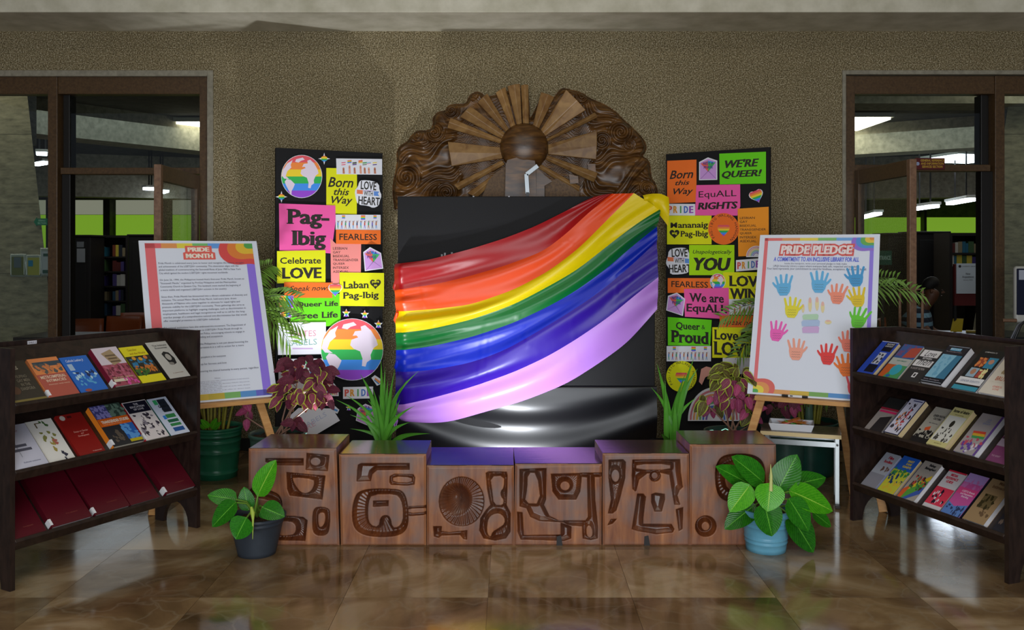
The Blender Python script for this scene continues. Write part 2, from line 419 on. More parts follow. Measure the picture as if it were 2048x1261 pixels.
# far window bands with green blinds
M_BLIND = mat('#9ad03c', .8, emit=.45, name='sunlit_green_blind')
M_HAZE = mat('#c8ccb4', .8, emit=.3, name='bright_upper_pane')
nw = 1
for k, (x0, x1) in enumerate([(-12.4+1.38*i, -12.4+1.38*i+1.16) for i in range(7)]+[(5.2+2.4*i, 5.2+2.4*i+2.34) for i in range(4)]):
    r = struct(bpy.data.objects.new('window_%d' % nw, None)); COL.objects.link(r); nw += 1
    left = x1 < 0
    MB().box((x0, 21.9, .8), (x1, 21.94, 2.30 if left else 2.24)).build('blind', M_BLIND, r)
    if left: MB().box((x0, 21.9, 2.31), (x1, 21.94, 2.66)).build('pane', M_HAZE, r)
    MB().box((x1, 21.7, 0), (x1+(.16 if left else .06), 22.0, 3.3)).build('post', M_CEILIN, r)
struct(MB().box((-15, 21.6, 2.66), (15, 21.8, 3.3)).build('trim_9', M_CEILIN))
# tapering stone columns
def column(xa, ya, ztop, lean, sgn, nm):
    root = struct(bpy.data.objects.new(nm, None)); COL.objects.link(root)
    h = .62; z = 0; k = 0; kb = (ya+.9)/ya*1.03
    while z < ztop-.01:
        z2 = min(z+h, ztop); xm = xa+sgn*(1.3 if k % 2 else .7); xo = xa+sgn*2.6
        for inner in (1, 0):
            def ring(zz):
                a = xa+lean*zz/ztop if inner else xm+sgn*.002; b = xm-sgn*.002 if inner else xo
                ab = (a*kb if inner else a*1.0) ; bb = max(b, ab, key=lambda q: sgn*q)
                if not inner: ab = max(a, xa*kb, key=lambda q: sgn*q)
                q = [(a, ya), (b, ya), (bb+sgn*.001, ya+.9), (ab, ya+.9)]
                if sgn < 0: q = [q[1], q[0], q[3], q[2]]
                return q
            MB().hexa([(x, y, z) for x, y in ring(z)]+[(x, y, z2-.003) for x, y in ring(z2)]).build('stone_slab', M_STONE, root)
        z = z2; k += 1
column(-4.0, 8.0, 3.3, -.36, -1, 'wall_pillar_left')
column(3.98, 8.0, 3.3, .52, 1, 'wall_pillar_right')
# fluorescent lights
def tube_light(px0, py0, px1, py1, z, label, wide=.12, name='fluorescent_light', e=9):
    Y0 = (z-EYE)*F/(HY-py0); Y1 = (z-EYE)*F/(HY-py1)
    a = at(px0, py0, Y0); b = at(px1, py1, Y1); mid = (a+b)/2; L = (b-a).length; rz = math.atan2((b-a).y, (b-a).x)
    r = thing(name, label, 'ceiling light', mid, rz)
    MB().box((-L/2, -wide/2-.02, .03), (L/2, wide/2+.02, .07)).build('housing', mat('#c9c9c0', .5), r, bevel=.004)
    MB().box((-L/2+.01, -wide/2, -.02), (L/2-.01, wide/2, .03)).build('diffuser', mat('#e4f0ff', .5, emit=e, name='lit_tube'), r, bevel=.01)
    MB().box((-L/4, -.01, .07), (-L/4+.02, .01, 3.35-z)).build('hanger', M_DARKFR, r); MB().box((L/4, -.01, .07), (L/4+.02, .01, 3.35-z)).build('hanger', M_DARKFR, r)
    return r
tube_light(1724, 436, 1757, 428, 2.05, 'long hanging tube light seen through the open right door leaf')
tube_light(1828, 419, 1872, 413, 2.12, 'hanging tube light above the dark shelves behind the right doorway')
tube_light(1899, 408, 1944, 400, 2.2, 'brightest hanging tube light in the right doorway, over the notice board')
tube_light(1888, 324, 1968, 313, 2.9, 'wide pair of ceiling tubes at the right end of the right transom', .9)
tube_light(70, 330, 94, 326, 2.9, 'lower of the tube lights beside the left stone pillar')
tube_light(71, 308, 96, 309, 2.9, 'upper of the tube lights beside the left stone pillar')
tube_light(295, 379, 305, 378, 2.6, 'small round glow of light left of the open left door edge', .2)
tube_light(318, 386, 328, 383, 2.6, 'small glow of light right of the open left door edge', .2)
def panel_light(px, py, sx, label, e):
    Y = (3.2-EYE)*F/(HY-py); c = at(px, py, Y); r = thing('ceiling_panel_light', label, 'ceiling light', (c.x, c.y, 3.28))
    MB().box((-sx/2-.04, -.64, 0), (sx/2+.04, .64, .06)).build('housing', mat('#c9c9c0', .5), r)
    MB().box((-sx/2, -.6, -.03), (sx/2, .6, 0)).build('diffuser', mat('#fff4dc', .5, emit=e, name='warm_lit_panel'), r)
panel_light(390, 266, .9, 'big square ceiling light seen through the left transom', 7)
panel_light(1712, 258, .5, 'warm square ceiling light at the left end of the right transom', 7)
area('library_light', (-5.5, 13, 3.2), (0, 0, 0), 3, 6, 50, (.85, .95, 1.0))
area('library_light', (5.5, 13, 3.2), (0, 0, 0), 3, 6, 50, (.85, .95, 1.0))
area('library_light_front', (-5.5, 7.5, 3.2), (0, 0, 0), 3, .6, 14, (1, .95, .8))
area('library_light_front', (5.5, 7.4, 3.2), (0, 0, 0), 3, .6, 14, (1, .95, .8))

# bookshelves with rows of books
BKC = ['#3a2c6a', '#8a7a5c', '#5c1f1a', '#c7b23a', '#2c4a63', '#b5b0a4', '#3d5a34', '#7a3a20', '#1f2430', '#c8c4ba', '#4d3f7a', '#226079']
ORD = ['first', 'second', 'third', 'fourth', 'fifth', 'sixth', 'seventh', 'eighth', 'ninth', 'tenth', 'eleventh', 'twelfth', 'thirteenth', 'fourteenth', 'fifteenth', 'sixteenth', 'seventeenth', 'eighteenth', 'nineteenth', 'twentieth']
BKN = ['violet', 'tan', 'dark red', 'yellow', 'slate blue', 'light grey', 'green', 'rust brown', 'black', 'pale', 'purple', 'teal']
def shelf(name, label, px0, px1, pytop, Y, rows, first_py, step_py, cols, cat='bookshelf', depth=.45, seed=1, side=0, hb=24, group='library shelf books'):
    rd = random.Random(seed)
    x0, x1 = xpx(px0, Y), xpx(px1, Y); zt = zpy(pytop, Y); r = thing(name, label, cat, ((x0+x1)/2, Y, 0))
    W = (x1-x0)/2; dk = mat('#1a120e', .6)
    MB().box((-W, 0, 0), (-W+.04, depth, zt)).build('side_panel', dk, r); MB().box((W-.04, 0, 0), (W, depth, zt)).build('side_panel', dk, r)
    MB().box((-W+.04, 0, zt-.04), (W-.04, depth, zt)).build('top_panel', dk, r)
    MB().box((-W+.04, depth-.02, 0), (W-.04, depth, zt-.04)).build('back_panel', dk, r)
    for k in range(rows):
        zb = zpy(first_py+k*step_py, Y)-.02
        MB().box((-W+.04, 0, zb-.025), (W-.04, depth-.02, zb)).build('shelf_board', dk, r)
        if k < 99: nb = 0
        for (c0, c1) in cols:
            x = xpx(c0, Y)-r.location.x; xe = xpx(c1, Y)-r.location.x
            while x < xe-.05:
                nb += 1
                bw = rd.uniform(.03, .075); h = hb*Y/F*rd.uniform(.72, 1.0); c = rd.choice(BKC)
                rel = 'row %d' % (k+1)
                o = MB().box((-bw/2, -.01, 0), (bw/2, .17, h)).build('book', mat(c, .6))
                o.location = (r.location.x+x+bw/2, Y+.03, zb+.001); x += bw+.002
                tag(o, '%s book spine, %s from the left in the %s row %s' % (BKN[BKC.index(c)], ORD[nb-1], ('top', 'second', 'third', 'fourth', 'fifth')[k], group.split('shelf ')[1]), 'book', group)
    return r
shelf('bookshelf', 'dark bookshelf with spines facing out behind the left doorway', 182, 256, 471, 15, 5, 511, 29.5, [(186, 213), (224, 252)], seed=3, group='books on the shelf behind the left doorway')
shelf('bookshelf', 'dark bookshelf behind the right doorway, above the white notice', 1899, 1968, 466, 12, 2, 503, 27, [(1904, 1962)], seed=9, hb=23, group='books on the shelf behind the right doorway')
def cabinet(px0, px1, pyt, Y, label, d=.5):
    x0, x1 = xpx(px0, Y), xpx(px1, Y); r = thing('shelf_end', label, 'bookshelf', ((x0+x1)/2, Y, 0)); W = (x1-x0)/2; z = zpy(pyt, Y)
    MB().box((-W, 0, 0), (W, d, z-.03)).build('end_panel', mat('#120d0b', .55), r, bevel=.01)
    MB().box((-W-.02, -.02, z-.03), (W+.02, d+.02, z)).build('top_panel', mat('#1a1310', .5), r, bevel=.005)
    MB().box((-W+.06, -.012, .1), (W-.06, 0, z-.12)).build('inset_panel', mat('#0d0908', .6), r, bevel=.004); return r
cabinet(138, 181, 470, 14.4, 'dark shelf end panel bearing two small notices in the left doorway')
cabinet(257, 306, 469, 14.5, 'dark shelf end panel right of the book rows in the left doorway')
cabinet(1776, 1828, 466, 13, 'dark shelf end seen through the glass of the open right door')
cabinet(1830, 1898, 463, 12.6, 'tall dark shelf block in the middle of the right doorway')
cabinet(1714, 1774, 478, 13.4, 'dark low shelf end behind the pledge poster')
nt = thing('notice', 'pair of small grey notices taped to the shelf end in the left doorway', 'notice', at(161, 500, 14.37))
MB().box((-.06, 0, -.2), (.07, .008, .02)).build('notice_sheet', mat('#8d9094', .6), nt)
MB().box((-.06, 0, .04), (.05, .008, .13)).build('notice_sheet', mat('#75787c', .6), nt)
# chairs and tables inside
M_CHAIR = mat('#9a4a22', .4, name='orange_plywood')
def chair(px, pyt, Y, rz, label):
    c = at(px, pyt, Y); r = thing('reading_chair', label, 'chair', (c.x, Y, 0), rz); zt = c.z
    MB().grid(lambda u, v: ((u-.5)*.42, .2+.03*v-.04*(2*u-1)**2, zt-.26+.26*v), 8, 3).build('backrest', M_CHAIR, r).modifiers.new('s', 'SOLIDIFY').thickness = .012
    MB().box((-.2, -.2, .43), (.2, .2, .45)).build('seat', M_CHAIR, r, bevel=.008)
    for sx in (-1, 1):
        MB().tube([(sx*.19, .21, 0), (sx*.19, .19, .44), (sx*.19, .215, zt-.05)], .011).build('leg', M_DARKFR, r)
        MB().tube([(sx*.19, -.19, 0), (sx*.19, -.17, .43)], .011).build('leg', M_DARKFR, r)
chair(158, 641, 9.4, .3, 'orange plywood chair nearest the left mullion behind the doorway')
chair(226, 636, 9.5, -.2, 'orange plywood chair in the middle of the left doorway')
chair(268, 628, 10.4, .1, 'dim plywood chair beside the pride month poster edge')
tb = thing('reading_table', 'long dark reading table behind the left doorway', 'table', (-3.3, 7.55, 0))
MB().box((-.75, -.25, .70), (.6, .25, .74)).build('tabletop', mat('#2a1a12', .35), tb, bevel=.006)
for sx in (-.7, .52):
    for sy in (-.2, .2): MB().box((sx-.02, sy-.02, 0), (sx+.02, sy+.02, .7)).build('leg', M_DARKFR, tb)
# ---------------------------------------------------------------- things beyond the right doorway
ns = thing('notice_stand', 'white New Acquisitions notice on a dark red stand behind the right doorway', 'notice', at(1937, 640, 7.75))
MB().box((-.11, .02, .12), (.11, .05, .48)).build('stand_panel', mat('#5e0f0d', .5), ns)
for sx in (-.1, .1): MB().box((sx-.01, .025, -ns.location.z), (sx+.01, .045, .12)).build('leg', M_DARKFR, ns)
MB().box((-.098, .01, .225), (.098, .02, .485)).build('notice_sheet', mat('#c9d4e2', .6), ns)
m = MB(); text_into(m, 'New\nAcquisitions', -.05, .355, .05, .405, .0085, bold=.01); text_into(m, 'January 2025', -.04, .335, .04, .348, .0085)
text_into(m, 'UNIVERSITY LIBRARY', -.05, .455, .07, .465, .0085); m.poly(circle(-.07, .46, .012, 16), .0085)
m.build('lettering', mat('#2c2c33', .6), ns)
MB().box((.112, .02, .30), (.15, .025, .485)).build('side_sheet', mat('#aab4c2', .6), ns)

gs = thing('green_exit_sign', 'green ENTRANCE sign behind the glass of the open right door', 'sign', at(1767, 516, 7.6))
MB().box((-.07, 0, -.06), (.07, .012, .06)).build('sign_panel', mat('#0f5a44', .5), gs); MB().box((-.012, .012, -gs.location.z), (.012, .03, .05)).build('post', M_DARKFR, gs)
m = MB(); text_into(m, 'ENTRANCE', -.06, -.018, .06, .018, -.001, bold=.02); m.build('lettering', mat('#b8d8c8', .5), gs)
gs = thing('green_arrow_sign', 'green arrow-shaped sign with white words high on the left stone pillar', 'sign', at(81, 444, 7.985))
MB().poly([(-.06, 0), (-.035, .04), (-.035, .03), (.06, .03), (.06, -.03), (-.035, -.03), (-.035, -.04)], 0, 0, .01).build('sign_panel', mat('#1c7a58', .5), gs)
m = MB(); text_into(m, 'SERIALS\nSECTION', -.025, -.02, .05, .02, -.001, bold=.01); m.build('lettering', mat('#a8d8c0', .5), gs)
sg = thing('section_sign', 'dark red General Reference sign on the transom bar of the right doorway', 'sign', at(1859, 328, WY+.01))
MB().box((-.107, -.01, -.042), (.107, .004, .042)).build('sign_panel', mat('#5a1014', .5), sg, bevel=.002)
m = MB(); text_into(m, 'GENERAL REFERENCE\nAND INFORMATION\nSERVICES SECTION', -.07, -.03, .1, .032, -.012, bold=.012); m.build('lettering', mat('#d8b23a', .5), sg)
MB().poly(circle(-.09, 0, .013, 20), -.0115).build('emblem', mat('#9aa6c8', .5), sg)

plast = mat('#c8d0d4', .08, spec=1.0, name='clear_plastic_pocket')
def pocket(pxs, label, sheet, deco):
    x0, y0, x1, y1 = pxs; Y = 7.97; c = at((x0+x1)/2, (y0+y1)/2, Y); W = (x1-x0)*Y/F/2; H = (y1-y0)*Y/F/2
    r = thing('plastic_pocket', label, 'notice', c)
    MB().grid(lambda u, v: (-W+2*W*u, -.008+.004*sin(9*u+5*v), -H+2*H*v), 12, 12).build('sleeve', mat('#8f9890', .12, spec=1.0), r).modifiers.new('s', 'SOLIDIFY').thickness = .002
    MB().box((-W*.8, -.016, -H*.85), (W*.8, -.013, H*.75)).build('paper_sheet', mat(sheet, .25, spec=.8), r)
    m = MB(); [m.box((W*a, -.018, H*b), (W*c_, -.0165, H*d)) for a, b, c_, d in deco[0]]; m.build('print', mat(deco[1], .3), r)
    m = MB()
    for a in (-W*.9, W*.75): m.box((a, -.02, -H*.8), (a+.004, -.017, H*.9))
    m.build('seam', mat('#e8efe8', .1), r)
pocket((22, 508, 54, 554), 'leftmost plastic pocket on the left pillar, holding an olive paper', '#5a6020', ([(-.5, -.2, .4, .7)], '#55636a'))
pocket((54, 510, 85, 554), 'middle plastic pocket on the left pillar, holding a yellow paper with a blue patch', '#9a9a30', ([(-.7, -.05, -.1, .5)], '#1878a0'))
pocket((82, 496, 108, 553), 'rightmost plastic pocket on the left pillar, white, half behind the mullion', '#a8b0b4', ([(-.6, -.8, .6, -.55), (-.5, .4, .5, .6)], '#2a5040'))

# seated reader
def skin_body(name, verts, edges, radii, m, parent, root=0, sub=2):
    me = bpy.data.meshes.new(name); me.from_pydata(verts, edges, []); me.materials.append(m)
    o = bpy.data.objects.new(name, me); COL.objects.link(o); o.parent = parent
    md = o.modifiers.new('skin', 'SKIN'); md.use_smooth_shade = True
    for i, r in enumerate(radii):
        r = r if isinstance(r, tuple) else (r, r)
        me.skin_vertices[0].data[i].radius = r; me.skin_vertices[0].data[i].use_root = (i == root)
    s = o.modifiers.new('sub', 'SUBSURF'); s.levels = sub; s.render_levels = sub; return o
n = NT('skin_tone'); n.set(Roughness=.55); n.b.inputs['Base Color'].default_value = lin('#5c3824'); M_SKIN = n.m
n = NT('striped_polo'); tc = n.n('ShaderNodeTexCoord'); wv = n.n('ShaderNodeTexWave', i_Vector=(tc, 'Object'), i_Scale=3.6, bands_direction='Z', i_Distortion=.4)
n.col(n.ramp(wv, [(.0, '#101a2c'), (.5, '#101a2c'), (.52, '#6f93a8')], 'CONSTANT')).set(Roughness=.9); M_POLO = n.m
pr = thing('person', 'person in a blue striped polo shirt seated reading behind the right doorway', 'person', (3.56, 7.95, 0), radians(62))
# facing local -y; body, legs and arms as one skinned figure
V = [(0,0,.52),(0,.02,.70),(0,.0,.88),(0,-.05,1.03),(0,-.10,1.10),(0,-.15,1.19),(0,-.17,1.27),
     (.17,-.02,.98),(.21,-.16,.80),(.13,-.36,.79),(.09,-.44,.79),
     (-.17,-.02,.98),(-.21,-.16,.80),(-.13,-.36,.79),(-.09,-.44,.79),
     (.1,-.03,.5),(.12,-.42,.5),(.12,-.40,.1),(.12,-.52,.05),(-.1,-.03,.5),(-.12,-.42,.5),(-.12,-.40,.1),(-.12,-.52,.05)]
E_ = [(0,1),(1,2),(2,3),(3,4),(4,5),(5,6),(3,7),(7,8),(8,9),(9,10),(3,11),(11,12),(12,13),(13,14),(0,15),(15,16),(16,17),(17,18),(0,19),(19,20),(20,21),(21,22)]
R_ = [.10,.09,.09,.06,.05,.08,.072,.045,.045,.035,.03,.045,.045,.035,.03,.085,.065,.045,.035,.085,.065,.045,.035]
pr.scale = (.88, .88, .88)
skin_body('body', V, E_, R_, M_SKIN, pr)
skin_body('polo_shirt', [(0,.0,.55),(0,.02,.70),(0,.0,.88),(0,-.05,1.0),(0,-.08,1.06),(.17,-.02,.97),(.2,-.11,.86),(-.17,-.02,.97),(-.2,-.11,.86)],
          [(0,1),(1,2),(2,3),(3,4),(3,5),(5,6),(3,7),(7,8)], [.18,.17,.185,.14,.075,.10,.085,.10,.085], M_POLO, pr)
skin_body('trousers', [(0,0,.5),(.1,-.03,.49),(.12,-.42,.49),(.12,-.40,.12),(-.1,-.03,.49),(-.12,-.42,.49),(-.12,-.40,.12)],
          [(0,1),(1,2),(2,3),(0,4),(4,5),(5,6)], [.15,.1,.08,.065,.1,.08,.065], mat('#14161c', .9), pr)
skin_body('hair', [(0,-.10,1.24),(0,-.12,1.31),(0,-.17,1.335),(0,-.225,1.31)], [(0,1),(1,2),(2,3)], [.055,.075,.072,.035], mat('#0c0908', .7), pr, sub=2)
for s in (-1, 1):
    MB().lathe([(0.001, -.008), (.007, -.004), (.009, 0), (.007, .004), (.001, .008)], 10, (s*.03, -.247, 1.245)).build('eye', mat('#0a0808', .3), pr)
    MB().lathe([(.001, -.02), (.012, -.012), (.014, 0), (.012, .014), (.001, .022)], 10, (s*.078, -.155, 1.235)).build('ear', M_SKIN, pr)
    for k in range(5):
        a = (-.35+k*.17)
        skin_body('finger', [(s*.09, -.45, .79), (s*.09+.05*sin(a), -.49, .785), (s*.09+.06*sin(a), -.525, .77)], [(0,1),(1,2)], [.011,.009,.008], M_SKIN, pr, sub=1)
MB().add([(0,-.275,1.225),(.012,-.24,1.215),(-.012,-.24,1.215),(0,-.24,1.26)], [(0,2,1),(0,1,3),(0,3,2)], 0).build('nose', M_SKIN, pr)
MB().box((-.022, -.243, 1.188), (.022, -.235, 1.195)).build('mouth', mat('#4a2018', .6), pr)
bt = thing('desk', 'black reading desk in front of the seated person', 'table', (4.08, 7.62, 0), 0)
MB().box((-.35, -.3, .70), (.32, .3, .74)).build('tabletop', mat('#0f0d0d', .3), bt, bevel=.006)
MB().box((-.35, -.29, .05), (.32, -.27, .70)).build('front_panel', mat('#0b0a0b', .5), bt)
for sx in (-.33, .3): MB().box((sx-.02, -.25, 0), (sx+.02, .28, .7)).build('leg', M_DARKFR, bt)
bk = thing('open_book', 'yellow-covered open book on the desk before the seated person', 'book', (3.86, 7.72, .745), -.5)
MB().hexa([(-.09,-.01,0),(.0,-.01,0),(.0,.0,0),(-.09,.0,0),(-.07,.04,.11),(.01,.05,.11),(.01,.06,.11),(-.07,.05,.11)]).build('cover', mat('#b8a010', .5), bk)
MB().box((.03,-.03,0),(.13,.05,.015)).build('page', mat('#a89020', .6), bk)
c = chair(1812, 640, 8.05, radians(62), 'wooden chair under the seated person in the striped shirt')

# kiosk monitor at the right edge
km = thing('kiosk_monitor', 'white-bezelled monitor on a stand cut by the right photo edge', 'monitor', at(2078, 590, 6.0), radians(-12))
MB().box((-.155, -.02, -.19), (.155, .03, .19)).build('bezel', mat('#b9b9b4', .4), km, bevel=.02, seg=4)
MB().box((-.143, -.024, -.135), (.143, -.018, .175)).build('screen', mat('#10142c', .1), km, bevel=.003)
MB().box((-.13, -.027, .10), (-.02, -.024, .165)).build('screen_window', mat('#8a8f9c', .4, emit=.15), km)
MB().box((-.03, 0, -.62), (.03, .03, -.15)).build('neck', mat('#1a1a1c', .4), km, bevel=.006)
MB().box((-.22, -.12, -.36), (.22, .14, -.31)).build('bracket', mat('#131315', .4), km, bevel=.006)
MB().tube([(-.03, .02, -.55), (-.03, .02, -1.13)], .02).build('pole', mat('#1a1a1c', .4), km)
MB().lathe([(.2, -1.15), (.2, -1.13), (.03, -1.11)], 24).build('base', mat('#1a1a1c', .4), km)
MB().tube([(-.24, -.06, -.17), (-.155, -.06, -.17)], .012).build('side_bar', M_BRONZEL, km)
for k, cc in enumerate(('#16161a', '#2c2e36', '#6d7078')):
    MB().tube([(-.06+.01*k, .0, -.15), (-.12-.01*k, -.03, -.2), (-.16-.012*k, -.03, -.3), (-.175-.005*k, -.02, -.5), (-.15, 0, -.8)], .006+.003*(k == 0), 6).build('cable', mat(cc, .4), km)

# ---------------------------------------------------------------- carved sun relief
n = NT('varnished_carved_wood'); tc = n.n('ShaderNodeTexCoord'); mp = n.n('ShaderNodeMapping', i_Vector=(tc, 'Object'), i_Scale=(1.0, 1.0, 4.0))
a = n.n('ShaderNodeTexNoise', i_Vector=mp, i_Scale=7.0, i_Detail=6.0, i_Distortion=.8)
n.col(n.ramp(a, [(.3, '#3a230e'), (.5, '#5c3c1a'), (.7, '#80582a')])).set(Roughness=.32); M_RELIEF = n.m
n = NT('light_carved_wood'); tc = n.n('ShaderNodeTexCoord'); mp = n.n('ShaderNodeMapping', i_Vector=(tc, 'Object'), i_Scale=(6.0, 1.0, 6.0))
oi = n.n('ShaderNodeObjectInfo')
a = n.n('ShaderNodeTexNoise', i_Vector=(tc, 'Object'), i_Scale=11.0, i_Detail=6.0, i_Distortion=1.5)
n.col(n.mix(1.0, n.ramp(a, [(.3, '#8a6238'), (.7, '#b8905a')]), n.ramp(oi.outputs['Random'], [(0, (.62, .6, .55)), (1, (1, 1, 1))]), 'MULTIPLY')).set(Roughness=.33); M_RAY = n.m
RY = WY
PR = Plane((0, RY, 0), (1, 0, 0), (0, 0, 1))
def rz_(pts): return [(xpx(p[0], RY-.12), zpy(p[1], RY-.12)) for p in zc(pts, 770, 150, 3.593)]
rel = thing('sun_relief', 'large carved wooden sun relief with rays and swirling clouds above the black board', 'carving', (0, RY, 0))
out = [(60,1000),(40,840),(45,760),(60,700),(75,600),(68,550),(90,500),(150,465),(185,410),(230,385),(300,388),(338,350),(332,290),(370,250),(430,240),(440,205),(500,190),(575,195),(600,130),(650,98),(690,110),(720,140),(800,125),(880,95),(960,75),(1030,80),(1040,240),(1040,300),(1065,270),(1120,150),(1215,150),(1250,100),(1282,72),(1330,85),(1420,105),(1480,150),(1560,180),(1660,235),(1720,300),(1790,360),(1860,430),(1897,490),(1890,540),(1860,572),(1912,600),(1925,660),(1930,730),(1965,780),(1980,840),(1970,1000)]
OUT = rounded(rz_(out), 1)
SW = [(475,250,48,1),(352,410,62,-1),(150,735,85,1),(440,845,62,-1),(1420,150,50,1),(1697,408,75,-1),(1885,815,52,1),(1760,500,40,1),(640,140,36,-1),(235,430,40,1),(1560,470,55,1)]
x0 = min(p[0] for p in OUT)-.01; x1 = max(p[0] for p in OUT)+.01; z0 = min(p[1] for p in OUT); z1 = max(p[1] for p in OUT)+.01
st = .0052; nx = int((x1-x0)/st)+1; nz = int((z1-z0)/st)+1
gx, gz = np.meshgrid(np.linspace(x0, x1, nx), np.linspace(z0, z1, nz)); P = np.column_stack([gx.ravel(), gz.ravel()])
d = sdist(P, OUT)
cen = rz_([(1000, 520)])[0]; u = (P[:, 0]-cen[0]); v = (P[:, 1]-cen[1]); rr = np.hypot(u, v)
px_ = P[:, 0]; pz_ = P[:, 1]
warp = .05*np.sin(9*px_+2)+.035*np.sin(17*px_+11*pz_)+.03*np.sin(23*pz_-8*px_+1)+.02*np.sin(31*px_+2.1)
phase = 105*(pz_*.9+warp+.12*np.abs(u))
flow = np.sin(phase)*.5+.5*np.sin(phase*.43+3*np.sin(6*px_))
amp = .017*np.ones(len(P)); h = flow*amp
for sx, sy, sr, sg_ in SW:
    c = rz_([(sx, sy)])[0]; R = sr/3.593*(RY-.12)/F*1.25; du = P[:, 0]-c[0]; dv = P[:, 1]-c[1]; r = np.hypot(du, dv); th = np.arctan2(dv, du)
    sp = np.sin(2*pi*r/(R*.42)*1.0+sg_*th)
    wgt = smooth((R*1.15-r)/(R*.35)); h = h*(1-wgt)+(sp*.016+.02*(1-r/R/1.2))*wgt
# scroll beam at the right
bp = rz_([(1600,900),(1690,790),(1790,640),(1850,580),(1905,600),(1895,650),(1790,760),(1715,900)])
bd = sdist(P, bp); h = np.where(bd > 0, .045*smooth(bd/.012)+.012*smooth((bd-.02)/.01), h)
# radial grooves between the rays
inner = smooth((.52*(1+.0*u)-rr)/.05); ang = np.arctan2(v, u)
h = h*(1-inner)+inner*(-.012+.004*np.sin(260*pz_*1.0+40*np.sin(5*px_)+12*np.sin(30*px_)))
H = .075*smooth(d/.03)+h*smooth(d/.025)+.03*smooth(d/.2); H[d < 0] = 0; H = np.maximum(H, 0)
idx = np.arange(nx*nz).reshape(nz, nx); keep = d > -st*1.5
q = np.column_stack([idx[:-1, :-1].ravel(), idx[:-1, 1:].ravel(), idx[1:, 1:].ravel(), idx[1:, :-1].ravel()]); q = q[keep[q].all(1)]
me = bpy.data.meshes.new('backing'); used = np.unique(q); rm = -np.ones(len(P), int); rm[used] = np.arange(len(used))
vv = np.column_stack([P[:, 0], -H-.001, P[:, 1]])[used]
me.from_pydata(vv.tolist(), [], rm[q].tolist()); me.materials.append(M_RELIEF); me.polygons.foreach_set('use_smooth', [True]*len(me.polygons))
bo = bpy.data.objects.new('cloud_backing', me); COL.objects.link(bo); bo.parent = rel
RAYS = [((840,522),(845,600),(480,660),(453,483)),((846,465),(838,495),(450,385),(472,312)),((882,430),(850,465),(540,305),(617,228)),
        ((905,410),(885,432),(665,198),(735,133)),((945,388),(915,405),(795,127),(865,88)),((985,384),(955,390),(880,85),(970,68)),((1035,384),(993,384),(976,75),(1030,70)),
        ((1097,405),(1055,390),(1120,128),(1215,163)),((1150,440),(1110,408),(1300,110),(1440,256)),((1166,480),(1155,462),(1505,273),(1525,310)),
        ((1172,570),(1170,500),(1521,403),(1516,611)),((1150,608),(1168,577),(1527,706),(1500,776)),((1100,668),(1122,640),(1402,800),(1388,852)),
        ((862,642),(838,612),(498,790),(530,832)),((880,675),(866,655),(590,850),(660,885))]
for k, (a, b, c, d_) in enumerate(RAYS):
    p = rz_([a, b, c, d_]); b0 = -.06; top = [-.115, -.115, -.15, -.15]
    if k in (3, 4, 6, 12, 14): top = [-.105, -.105, -.125, -.125]
    m = MB(); base = [(x, b0, z) for x, z in p]; tp = [(x, t, z) for (x, z), t in zip(p, top)]
    # ridge along the ray gives two facets
    ia = Vector(((p[0][0]*.45+p[1][0]*.55), top[0]-.012, (p[0][1]*.45+p[1][1]*.55))); ob = Vector((p[2][0]*.45+p[3][0]*.55, top[2]-.022, p[2][1]*.45+p[3][1]*.55))
    vs = base+tp+[tuple(ia), tuple(ob)]
    m.add(vs, [(4,8,9,7),(8,5,6,9),(0,4,7,3),(2,6,5,1),(3,7,9,6,2),(1,5,8,4,0)])
    o = m.build('ray', M_RAY, rel, bevel=.004)
    bmx = bmesh.new(); bmx.from_mesh(o.data); bmesh.ops.recalc_face_normals(bmx, faces=bmx.faces); bmx.to_mesh(o.data); bmx.free()
R = 46/F*(RY-.14)
m = MB(); prof = [(R*1.05, 0), (R*1.05, .07), (R, .085)]+[(R*cos(t), .085+.075*sin(t)) for t in np.linspace(.1, pi/2-.01, 10)]
m.lathe(prof, 40); m.v = [(x+cen[0], -z-.055, y+cen[1]) for x, y, z in m.v]
m.build('sun_disc', M_RELIEF, rel)
def figblock(name, pts, t0, t1, m_):
    o = MB().poly(rz_(pts), -t1, 0, t1-t0).build(name, m_, rel, bevel=.006)
M_ROUGHW = m_noise('chiselled_wood', '#4a3218', '#7a5a34', 60, .5, .6, dist=.004)
figblock('carved_figure', [(868,655),(880,620),(960,598),(985,612),(1075,625),(1082,680),(1085,960),(862,960)], .05, .20, M_RELIEF)
figblock('carved_rock', [(690,900),(745,760),(800,700),(868,660),(868,960),(690,960)], .05, .15, M_ROUGHW)
figblock('carved_rock', [(1085,665),(1150,730),(1200,768),(1145,800),(1145,960),(1085,960)], .05, .165, M_RELIEF)
figblock('carved_rock', [(1150,780),(1235,745),(1330,800),(1402,830),(1380,960),(1150,960)], .05, .135, M_ROUGHW)
figblock('carved_knob', [(1320,715),(1385,730),(1390,780),(1330,785)], .05, .14, M_RELIEF)
figblock('carved_knob', [(1455,640),(1510,640),(1515,700),(1460,690)], .05, .13, M_RELIEF)

mb_ = thing('metal_bracket', 'small bent silver metal bracket sticking up behind the black board', 'bracket', at(1055, 388, 6.062))
MB().bar((0, 0, -.1), (0, 0, .01), .022, .02).build('socket', mat('#14161c', .4), mb_)
MB().bar((0, 0, 0), (-.008, 0, .135), .03, .012).build('plate', mat('#8c9296', .35, metal=.8), mb_, bevel=.002)
MB().bar((-.008, 0, .13), (.07, 0, .19), .012, .03).build('plate', mat('#8c9296', .35, metal=.8), mb_, bevel=.002)
